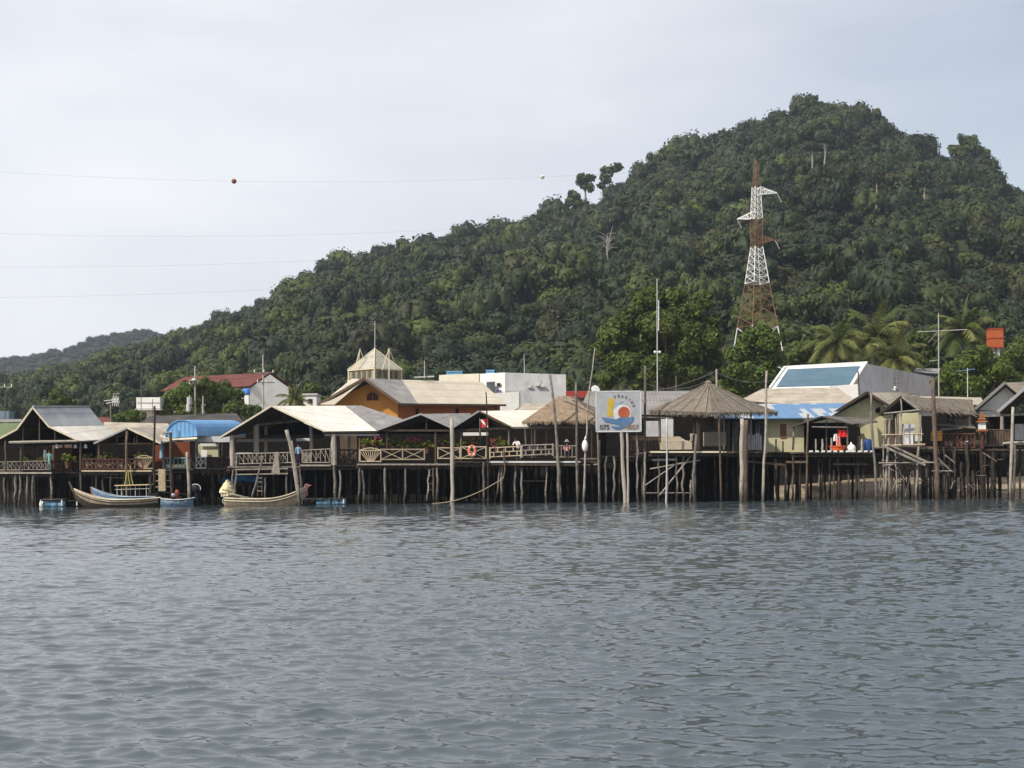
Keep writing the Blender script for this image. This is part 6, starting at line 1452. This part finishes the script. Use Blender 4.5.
# ladder under main pavilion
ld = bld('ladder', 'dark short ladder below the big cream pavilion beside the propped pole', 'ladder', 259.5, 100.5, z=0)
for px in (257.5,262): m = MB(); m.bar(P(px,496,100.4), P(px,474,100.4), .04); m.build('stile', wood_mid, ld)
for py in (478,482,486.5,491): m = MB(); m.bar(P(257,py,100.4), P(262.5,py,100.4), .045); m.build('rung', wood_pale, ld)
# ================================================================ dive flag, lifebuoy
fl = bld('dive_flag', 'red flag with white diagonal band hanging from the gabled pavilion', 'flag', 484, 99.4, z=P(484,429,99.4).z)
m = MB(); a1 = P(480.5,419.5,99.3); b1 = P(488,428,99.3); W_ = b1.x-a1.x; H__ = a1.z-b1.z
def FQ(u, v): return Vector((a1.x+u*W_, 99.3+.05*math.sin(u*9), a1.z-v*H__+.05*u))
def grid(m, poly_fn, mi):
    pass
nx = 10
for i in range(nx):
    for j in range(nx):
        u0,v0,u1,v1 = i/nx,j/nx,(i+1)/nx,(j+1)/nx; d = (u0+u1)/2-(v0+v1)/2
        m.add([FQ(u0,v0),FQ(u1,v0),FQ(u1,v1),FQ(u0,v1)], [(3,2,1,0)], 1 if abs(d) < .17 else 0)
m.build('cloth', [mat('flag red',(.42,.03,.03),(.5,.05,.045),3,.8,.1), white_c], fl); m = MB(); m.bar(P(479.8,418.5,99.3), P(479.8,432,99.3), .03); m.build('staff', wood_grey, fl)
m = MB(); c = P(472,451,99.7); Rr = .36
for k in range(20):
    a0, a1_ = 6.283*k/20, 6.283*(k+1)/20; m.bar(c+Vector((Rr*.62*math.cos(a0),0,Rr*math.sin(a0))), c+Vector((Rr*.62*math.cos(a1_),0,Rr*math.sin(a1_))), .10)
q = m.build('lifebuoy', mat('faded orange',(.62,.18,.10),(.7,.24,.14),3,.6,.1)); tag(q, 'faded orange lifebuoy hung on the bamboo railing', 'lifebuoy'); m = MB()
for k in range(4): a0 = .8+1.57*k; m.disc(c+Vector((Rr*.62*math.cos(a0),0,Rr*math.sin(a0))), .13, (-math.sin(a0),0,math.cos(a0)), .06, 10)
m.build('band', white_c, q)
# spirit house on terrace
sp_ = bld('spirit_house', 'small ornate orange spirit house on the dark terrace post', 'shrine', 982, 101.6, z=P(982,432,101.6).z)
c = P(982,428,101.6); gold = mat('orange gilt',(.20,.075,.025),(.30,.13,.05),6,.5,.3)
m = MB(); m.box(c.x-.32,c.x+.32,101.3,101.9,c.z-.25,c.z-.1); m.build('platform', gold, sp_)
m = MB(); m.box(c.x-.22,c.x+.22,101.4,101.8,c.z-.1,c.z+.42); m.build('shrine_body', white_c, sp_)
m = MB(); 
for (w_,z0,z1) in ((.42,.42,.66),(.30,.62,.84),(.17,.8,1.15)): m.path([c+Vector((0,0,z0)), c+Vector((0,0,z1))], [w_,.05], 4)
m.build('tiered_roof', gold, sp_)
m = MB(); m.bar(Vector((c.x,101.6,P(982,449,101.6).z)), c-Vector((0,0,.25)), .09, n=4); m.build('pedestal', red_wood, sp_)
# crates and pots on terrace
c = P(936.5,436,101.9); m = MB(); m.box(c.x-.35,c.x+.35,101.7,102.1,c.z-.35,c.z+.35); q = m.build('orange_crate', mat('orange crate',(.55,.25,.05),(.62,.3,.08),3,.6,.1)); tag(q, 'orange crate on the terrace behind the thickest brown pole', 'crate'); m = MB(); 
for k in range(3): m.bar(Vector((c.x-.37,101.68,c.z-.2+.22*k)), Vector((c.x+.37,101.68,c.z-.2+.22*k)), .03, n=4)
m.build('slat', mat('dark orange slat',(.3,.12,.03),(.36,.16,.05),3,.6,.1), q)
rs_ = random.Random(5)
for i, px in enumerate((941,946,950.5,957,961,966.5)):
    c = P(px, 447.5, 102.4); h0 = rs_.uniform(.3,.55); m = MB(); m.path([c, c+Vector((0,0,h0*.5)), c+Vector((0,0,h0))], [.12,.2,.17], 10); q = m.build('flower_pot', [ceramic, mat('pink glazed pot',(.42,.18,.17),(.5,.25,.22),4,.6,.1), white_d][i % 3], None, True); tag(q, ['small terracotta pot on the dark terrace nearest the fishing hut','pinkish pot second from the fishing hut','pale grey pot on the terrace before the dark post','terracotta pot on the terrace just past the dark post','pinkish pot between the terracotta and the last pale pot','pale pot farthest from the fishing hut on the terrace'][i], 'flower pot')
    m = MB(); m.disc(c+Vector((0,0,h0)), .19, (0,0,1), .05, 10); m.build('rim', ceramic, q)
# plants
for a in ((67.5,457,99.8,5.5,'large yellow green potted plant at the corner post of the leftmost pavilion'),(87.5,456.5,100.6,4.5,'yellow green potted plant nearest the leftmost corner post of the small gable'),(107,454.5,100.7,5.5,'bushy yellow green plant in the middle of the small gable railing'),(140.5,454.5,100.7,4.5,'upright spiky green plant at the fan shaped railing'),(98,457,100.8,2.6,'tiny pale plant between two bushy ones under the small gable')): plant(*a[:4], a[4])
lbl = ['at the fan railing end','second along the flower terrace','third along the flower terrace, with magenta flowers','beside the flowering middle one','near the ladder gap','hanging beside the ladder gap post','first past the ladder gap','second past the ladder gap','right of the square grey post','left of the dive flag','under the dive flag','behind the lifebuoy','right of the slender dark pole','last before the thatched hut']
for i, (px, py, rp, fw) in enumerate(((365,441,5.5,0),(377,442,4.5,1),(393,441,5,0),(403,443,4.5,0),(411,443,5.5,1),(419,444,4.5,1),(427,443,5,0),(443,439,4,0),(449,441,4.5,1),(459,442,5,0),(468,441,5,1),(476,440,5,0),(497,441,5.5,1),(505,443,4.5,0))):
    plant(px, py, 100.9+(i%3)*.4, rp, 'leafy green plant '+lbl[i], 'pot' if i % 2 else 'hang', plant_m, bool(fw), 'plants on the flower terraces', tint=(0,.55))
for i,(px,py,lab) in enumerate(((40,459,'low reddish leaved plant behind the leftmost railing'),(27,459,'small green plant behind the leftmost railing by the curved post'))): plant(px,py,100.8,3.2,lab,tint=(0,.5))
# ================================================================ boats
def boat(label, px0, px1, py_bow, py_stern, Y, hullm, innerm, rimm, bow='left', beam=1.5, py_mid=500, stem=None, name='longtail_boat', band=None, turn=.10, lowm=None):
    """bow/stern gunwale heights given in px; hull floats at z=0"""
    xb, xs_ = (P(px0,500,Y).x, P(px1,500,Y).x) if bow == 'left' else (P(px1,500,Y).x, P(px0,500,Y).x)
    zb, zs, zm = P(px0 if bow == 'left' else px1, py_bow, Y).z, P(px1, py_stern, Y).z, P((px0+px1)/2, py_mid, Y).z
    root = empty(name, ((xb+xs_)/2, Y, 0), label, 'boat')
    Ls = abs(xs_-xb); sg = 1 if xs_ > xb else -1; N_ = 26; NS = 11
    def sec(t):   # 0 bow .. 1 stern
        w_ = beam/2*min(1, (math.sin(min(t/.55,1)*math.pi/2))**.75)*(1-.35*max(0,(t-.6)/.4)**2)
        g = zm + (zb-zm)*max(0,(1-t/.55))**2.2 + (zs-zm)*max(0,(t-.55)/.45)**1.8
        k = -.25 + (zb*.55+.25)*max(0,(1-t/.22))**1.6 + .15*max(0,(t-.8)/.2)
        x = xb + sg*Ls*t; y = Y + turn*Ls*(t-.5)
        return x, y, w_, g, k
    def ring(t, off=0):
        x, y, w_, g, k = sec(t); w_ = max(w_-off, .012); k = min(k+off, g-.02); out = []
        for j in range(NS):
            s = -1 + 2*j/(NS-1); a_ = abs(s); yy = w_*math.copysign(a_**.6, s); zz = k + (g-k)*a_**2.4
            out.append(Vector((x, y+yy, zz)))
        return out
    ts = [i/(N_-1) for i in range(N_)]
    V = []; F = []; M_ = []
    for t in ts: V += ring(t)
    o = len(V)
    for t in ts: V += ring(t, .045)
    for i in range(N_-1):
        for j in range(NS-1):
            a_ = i*NS+j; F.append((a_, a_+1, a_+NS+1, a_+NS)); M_.append(2 if 1 <= j <= NS-3 else 0)
            F.append((o+a_+NS, o+a_+NS+1, o+a_+1, o+a_)); M_.append(1)
        for j in (0, NS-1): F.append((i*NS+j, (i+1)*NS+j, o+(i+1)*NS+j, o+i*NS+j)); M_.append(0)
    F.append(tuple((N_-1)*NS+j for j in range(NS))); M_.append(0); F.append(tuple(o+(N_-1)*NS+j for j in range(NS-1,-1,-1))); M_.append(1)
    m = MB(); m.v = [tuple(v) for v in V]; m.f = [list(f) for f in F]; m.m = M_; m.uv = [None]*len(F); m.build('hull', [hullm, innerm, lowm or hullm], root, True)
    for s in (-1, 1):
        m = MB(); pts_ = [];
        for t in ts: x, y, w_, g, k = sec(t); pts_.append(Vector((x, y+s*(w_+.01), g+.02)))
        m.path(pts_, .04, 5); m.build('gunwale', rimm, root)
        if band:
            m = MB(); pts_ = []
            for t in ts: x, y, w_, g, k = sec(t); q = g-.16; pts_.append(Vector((x, y+s*(w_*max(0,(q-k)/(g-k))**.25+.015), q)))
            m.path(pts_, .03, 5); m.build('rub_rail', band, root)
    for t in (.25,.42,.6,.78):
        x, y, w_, g, k = sec(t); m = MB(); m.box(x-.1,x+.1,y-w_+.03,y+w_-.03,g-.16,g-.11); m.build('thwart', rimm, root)
    if stem:
        q0 = Vector((sec(0)[0]+sg*.05, sec(0)[1], zb-.4)); q1 = P(stem[0], stem[1], Y); q1.y = q0.y; m = MB(); m.path([q0-Vector((-sg*.1,0,.3)), q0, q0.lerp(q1,.5), q1], [.06,.08,.075,.09], 6); m.build('stem_post', stem[2], root)
    return root, sec
b1_, s1 = boat('tan longtail boat with tall dark stem post moored outermost before the small gable', 75.5, 158, 489, 498, 96.5, tan_hull, cream_p, cream_p, 'left', 1.25, 500, (70.5,481.5,wood_mid), band=wood_dark, lowm=wood_mid)
b2_, s2 = boat('blue longtail boat with flat tan canopy lying behind the tan one', 92.5, 158, 487.5, 497, 98.3, blue_hull, mat('inside grey wood',(.2,.18,.16),(.28,.26,.23),4,.8,.2), mat('pale blue rim',(.32,.42,.52),(.4,.5,.58),3,.6,.1), 'left', 1.4, 497, (92,486.5,mat('worn red stem',(.2,.09,.08),(.28,.14,.12),3,.8,.1)), band=blue_p, lowm=tan_hull)
cp_ = MB(); a1, b1 = P(117,486,98.3), P(151,485,98.3); cp_.hexa([Vector(v) for v in ((a1.x,97.7,a1.z),(b1.x,97.7,b1.z),(b1.x,99,b1.z),(a1.x,99,a1.z),(a1.x,97.7,a1.z+.07),(b1.x,97.7,b1.z+.07),(b1.x,99,b1.z+.07),(a1.x,99,a1.z+.07))]); cp_.build('canopy', mat('tan canopy',(.55,.42,.22),(.62,.5,.28),3,.7,.1), b2_)
for px in (119,128,137,148):
    for yy in (97.85,98.9): m = MB(); q = P(px,485.6,98.3); m.bar(Vector((q.x,yy,.45)), Vector((q.x,yy,q.z)), .025); m.build('canopy_post', metal_g, b2_)
m = MB(); m.bar(Vector((a1.x,97.8,a1.z-.25)), Vector((b1.x,97.8,b1.z-.25)), .025); m.build('canopy_rail', metal_g, b2_)
m = MB(); q = P(154,493,98.2); m.box(q.x-.25,q.x+.3,98,98.5,.55,.95); m.bar(q+Vector((.2,0,.1)), q+Vector((2.6,-.2,-.15)), .03); m.build('engine', black_m, b2_)
b3_, s3 = boat('small low blue boat with black motor tied under the blue roofed shop', 159, 194, 498, 498, 98.5, blue_hull, blue_hull, white_d, 'left', 1.3, 500, None, 'small_boat', turn=.15)
m = MB(); q = P(177,494,98.6); m.path([q+Vector((0,0,-.3)), q, q+Vector((.03,0,.3))], [.12,.17,.13], 9); m.build('cargo_sack', mat('dull red sack',(.22,.05,.04),(.3,.08,.06),4,.8,.3), b3_, True); m = MB(); q = P(173.5,495,98.4); m.sphere(q, .15, 0, 9, 7); m.build('fender', metal_g, b3_, True)
om = bld('outboard_motor', 'black outboard motor with pale cowl stripes raised at the stern of the small blue boat', 'motor', 196, 98.7, z=.0)
m = MB(); q = P(196,488.5,98.7); m.sphere(q, .36, 0, 14, 10, (1.05,.8,.9)); m.build('cowl', black_m, om, True); m = MB(); m.path([q-Vector((0,0,.2)), q-Vector((-.05,0,.8)), q-Vector((-.1,0,1.2))], [.16,.12,.08], 8); m.build('shaft', black_m, om); m = MB()
for k in range(7): a_ = -.3+.38*k; m.bar(q+Vector((.36*math.cos(a_),-.16,.31*math.sin(a_))), q+Vector((.36*math.cos(a_+.3),-.16,.31*math.sin(a_+.3))), .03)
m.build('cowl_stripe', white_c, om)
b4_, s4 = boat('long tan longtail with high pale prow and red ribbon moored under the big cream roof', 226, 307, 486, 497.5, 96.8, tan_hull, mat('boat inside brown',(.14,.11,.08),(.2,.17,.12),4,.8,.2), cream_p, 'right', 1.3, 499, None, band=cream_p, turn=-.12)
# prow sits on the right: tarpaulin covered engine at the stern, left
tpn = bld('covered_engine', 'boat engine wrapped in crumpled cream tarpaulin at the stern of the long tan boat', 'covered engine', 226.5, 97, z=P(226,496,97).z)
V = []; rs_ = np.random.RandomState(4); c = P(227,489,97.3); m = MB(); m.sphere(c, .42, 0, 18, 14, (1.0,.8,1.45)); m.v = [(c.x+(x-c.x)*(1-.55*(z-c.z)/.6)+rs_.uniform(-.07,.07)-.25*(z-c.z)*0, y+rs_.uniform(-.07,.07), z+rs_.uniform(-.06,.06)) for x, y, z in m.v]; m.build('tarpaulin', tarp, tpn)
m = MB(); c2 = P(226,501,97)
for k in range(14): a0,a1_ = 6.283*k/14, 6.283*(k+1)/14; m.bar(c2+Vector((.17*math.cos(a0),-.35,.17*math.sin(a0))), c2+Vector((.17*math.cos(a1_),-.35,.17*math.sin(a1_))), .04)
m.build('propeller_guard', metal_g, tpn); m = MB(); m.bar(P(232,494.5,96.9), P(249,498,96.9), .09, .06); m.build('shaft_cover', wood_pale, tpn)
m = MB(); q = P(306,486,96.8); yb = s4(0)[1]; q.y = yb
m.sphere(q, .16, 0, 9, 7, (1.2,.9,1)); m.path([q, q+Vector((-.05,-.05,-.3)), q+Vector((.1,-.05,-.7))], [.12,.09,.02], 6); m.path([q, q+Vector((.35,-.05,.05))], [.06,.02], 5); tag(m.build('prow_ribbon', pink_c, None, True), 'faded red ribbon knotted round the prow of the long tan boat', 'ribbon')
b5_, s5 = boat('dark blue boat tucked in the shade below the big pavilion', 221, 262, 479.5, 479.5, 104, blue_hull, blue_hull, blue_p, 'left', 1.3, 480.5, None, 'small_boat') if False else (None, None)
m = MB(); a1 = P(222,480,103); b1 = P(262,479,103); 
for k in range(6): m.path([a1.lerp(b1,t)+Vector((0,.35*k,.12*math.sin(k)-.1*math.sin(t*9))) for t in np.linspace(0,1,9)], .2, 6)
tag(m.build('blue_tarpaulin', mat('blue tarp',(.03,.12,.26),(.05,.17,.34),3,.6,.3)), 'folded blue tarpaulin slung in the shade below the big pavilion deck', 'tarpaulin')
# float rafts
def raft(label, px0, px1, py, Y, drums, plank=wood_grey):
    x0, x1 = P(px0,500,Y).x, P(px1,500,Y).x; root = empty('float_raft', ((x0+x1)/2, Y, 0), label, 'raft'); z1 = P(px0,py,Y).z
    for (px, c_) in drums:
        q = P(px,503,Y); m = MB(); m.path([Vector((q.x-.3,Y+.1,.2)), Vector((q.x-.27,Y+.1,.2)), Vector((q.x+.27,Y+.1,.2)), Vector((q.x+.3,Y+.1,.2))], [.2,.25,.25,.2], 12); m.build('drum', c_, root, True)
    for k in range(4): m = MB(); m.box(x0,x1,Y-.3+.28*k,Y-.06+.28*k,z1-.06,z1); m.build('plank', plank, root)
    for px in (px0+1, px1-1): q = P(px,500,Y); m = MB(); m.bar(Vector((q.x,Y-.25,.1)), Vector((q.x,Y-.25,z1)), .05); m.build('upright', white_c, root)
raft('float raft on pale blue and white drums at the foot of the leftmost stilts', 41, 64, 499, 98.5, [(44,white_c),(47.5,blue_b),(55,blue_b),(60,blue_c)])
raft('float of two bright blue drums with a long pole beside the leaning poles', 301, 345, 498.5, 98.5, [(320.5,blue_b),(326.5,mat('sky blue drum',(.2,.38,.5),(.27,.45,.56),3,.5,0)),(336.5,mat('sky blue drum',(1,1,1))),(341.5,blue_b)])
raft('low dark float between the leftmost raft and the tan boat stem', 65, 79, 500.5, 99.2, [(70,black_m),(75,black_m)], wood_mid)
# ================================================================ people
def person(px, pyf, Y, h, label, pose, topm, legm, face=-1.0):
    """figure built on a skin skeleton; pyf = feet pixel (or seat foot), h height m"""
    f = P(px, pyf, Y); s = h/1.7; root = empty('person', f, label, 'person')
    if pose == 'stand': J_ = dict(pel=(0,0,.92), che=(0,0,1.28), nek=(0,0,1.44), hed=(0,-.02,1.60), ls=(-.18,0,1.38), le=(-.24,.02,1.12), lh=(-.25,-.06,.88), rs=(.18,0,1.38), re=(.25,.02,1.12), rh=(.22,-.10,.90), lk=(-.10,-.02,.48), lf=(-.11,0,.06), lt=(-.11,-.15,.04), rk=(.10,-.02,.48), rf=(.12,.02,.06), rt=(.13,-.13,.04))
    elif pose == 'sit': J_ = dict(pel=(0,0,.48), che=(0,.02,.86), nek=(0,.0,1.02), hed=(0,-.03,1.18), ls=(-.18,0,.96), le=(-.24,-.08,.72), lh=(-.16,-.30,.64), rs=(.18,0,.96), re=(.24,-.08,.72), rh=(.14,-.30,.64), lk=(-.12,-.42,.50), lf=(-.12,-.42,.08), lt=(-.12,-.56,.04), rk=(.12,-.42,.50), rf=(.13,-.40,.08), rt=(.13,-.54,.04))
    else: J_ = dict(pel=(.08,0,.90), che=(-.04,-.05,1.24), nek=(-.10,-.08,1.38), hed=(-.16,-.12,1.52), ls=(-.24,-.05,1.30), le=(-.34,-.20,1.10), lh=(-.30,-.38,1.04), rs=(.12,-.05,1.32), re=(.20,-.18,1.10), rh=(.10,-.38,1.04), lk=(-.02,-.04,.47), lf=(-.04,0,.06), lt=(-.05,-.15,.04), rk=(.18,.0,.47), rf=(.20,.06,.06), rt=(.20,-.09,.04))
    names = list(J_); idx = {k: i for i, k in enumerate(names)}
    E_ = [('pel','che'),('che','nek'),('nek','hed'),('che','ls'),('ls','le'),('le','lh'),('che','rs'),('rs','re'),('re','rh'),('pel','lk'),('lk','lf'),('lf','lt'),('pel','rk'),('rk','rf'),('rf','rt')]
    rad = dict(pel=.14,che=.15,nek=.055,hed=.10,ls=.07,le=.045,lh=.035,rs=.07,re=.045,rh=.035,lk=.065,lf=.045,lt=.035,rk=.065,rf=.045,rt=.035)
    me = bpy.data.meshes.new('p'); me.from_pydata([Vector(J_[k])*s for k in names], [(idx[a], idx[b]) for a, b in E_], []); o = bpy.data.objects.new('p', me); COL.objects.link(o)
    md = o.modifiers.new('s', 'SKIN'); sv = me.skin_vertices[0].data
    for k in names: r_ = rad[k]*s; sv[idx[k]].radius = (r_, r_*(.75 if k in ('che','pel') else 1))
    sv[0].use_root = True; o.modifiers.new('u', 'SUBSURF').levels = 1; o.modifiers['u'].render_levels = 1
    dg = bpy.context.evaluated_depsgraph_get(); dg.update(); nm = bpy.data.meshes.new_from_object(o.evaluated_get(dg)); COL.objects.unlink(o); bpy.data.objects.remove(o)
    for mm_ in (skin_m, topm, legm): nm.materials.append(mm_)
    J2 = {k: Vector(v)*s for k, v in J_.items()}
    def dseg(p, a, b): ab = b-a; t = max(0, min(1, (p-a).dot(ab)/ab.length_squared)); return (p-a-ab*t).length
    segm = [('pel','che',1),('che','ls',1),('che','rs',1),('ls','le',1),('rs','re',1),('le','lh',0),('re','rh',0),('nek','hed',0),('pel','lk',2),('pel','rk',2),('lk','lf',2),('rk','rf',2),('lf','lt',0),('rf','rt',0)]
    for pl in nm.polygons:
        c_ = pl.center; best = min(segm, key=lambda q: dseg(c_, J2[q[0]], J2[q[1]])/(1 if q[2] else .9)); pl.material_index = best[2]; pl.use_smooth = True
    ob = bpy.data.objects.new('body', nm); COL.objects.link(ob); ob.parent = root
    m = MB(); hc = f + J2['hed'] + Vector((0,.02,.045))*s; m.sphere(hc, .112*s, 0, 12, 8, (1,1.05,.85)); m.build('hair', hair_m, root, True)
    m = MB(); 
    for dx in (-.035,.035): m.sphere(f+J2['hed']+Vector((dx*s,-.095*s,.0)), .014*s, 0, 6, 5)
    m.build('eyes', black_m, root); m = MB(); m.sphere(f+J2['hed']+Vector((0,-.108*s,-.02*s)), .016*s, 0, 6, 5, (.8,1,1.4)); m.build('nose', skin_m, root)
    return root
person(49.5, 470.5, 101.2, 1.45, 'person in a pale teal shirt standing at the leftmost pavilion railing by the white column', 'stand', teal_c, teal_c)
person(298.5, 464.5, 101.6, 1.5, 'person in a light blue shirt standing behind the leaning poles of the big pavilion', 'stand', blue_c, navy_c)
person(517.5, 459.5, 99.4, 1.6, 'person in a white shirt leaning on the pale block patterned railing', 'lean', white_c, navy_c)
person(567, 458.5, 99.8, 1.62, 'person in a faded pink shirt and pale hat sitting under the thatched hut', 'sit', pink_c, navy_c)
c = P(567,458.5,99.8); m = MB(); m.path([c+Vector((0,-.03,1.20)), c+Vector((0,-.03,1.25)), c+Vector((0,-.03,1.36))], [.22,.12,.07], 12); tag(m.build('straw_hat', white_c), 'pale hat worn by the person in the faded pink shirt', 'hat')
t_ = bld('stool', 'low wooden stool under the seated person in the faded pink shirt', 'stool', 567, 99.85, z=P(567,458.5,99.85).z); q = t_.location
m = MB(); m.disc(q+Vector((0,0,.36)), .2, (0,0,1), .05, 12); m.build('seat', wood_mid, t_)
for a_ in (.8,2.3,3.9,5.4): m = MB(); m.bar(q+Vector((.15*math.cos(a_),.15*math.sin(a_),0)), q+Vector((.11*math.cos(a_),.11*math.sin(a_),.35)), .025); m.build('leg', wood_mid, t_)
# dining tables and chairs glimpsed on the terraces
def table(px, py, Y, label, cloth_=None):
    q = P(px, py, Y); root = empty('dining_table', q, label, 'table'); m = MB(); m.box(q.x-.6,q.x+.6,Y-.4,Y+.4,q.z+.72,q.z+.76); m.build('tabletop', cloth_ or wood_mid, root)
    for dx in (-.5,.5):
        for dy in (-.3,.3): m = MB(); m.bar(q+Vector((dx,dy,0)), q+Vector((dx,dy,.72)), .035, n=4); m.build('leg', wood_mid, root)
for (px, py, Y, lab, c_) in ((30,470,104.5,'dining table in the leftmost pavilion',None),(112,468,104,'dining table under the small dark gable',None),(245,463,104,'dining table in the big pavilion behind the carved railing',white_c),(275,463,105,'white clothed dining table deeper in the big pavilion',white_c),(395,461,104,'dining table on the flower terrace',None),(475,459,104,'dining table behind the lifebuoy',None),(535,458,103,'dining table behind the pale block railing',white_c)): table(px, py, Y, lab, c_)
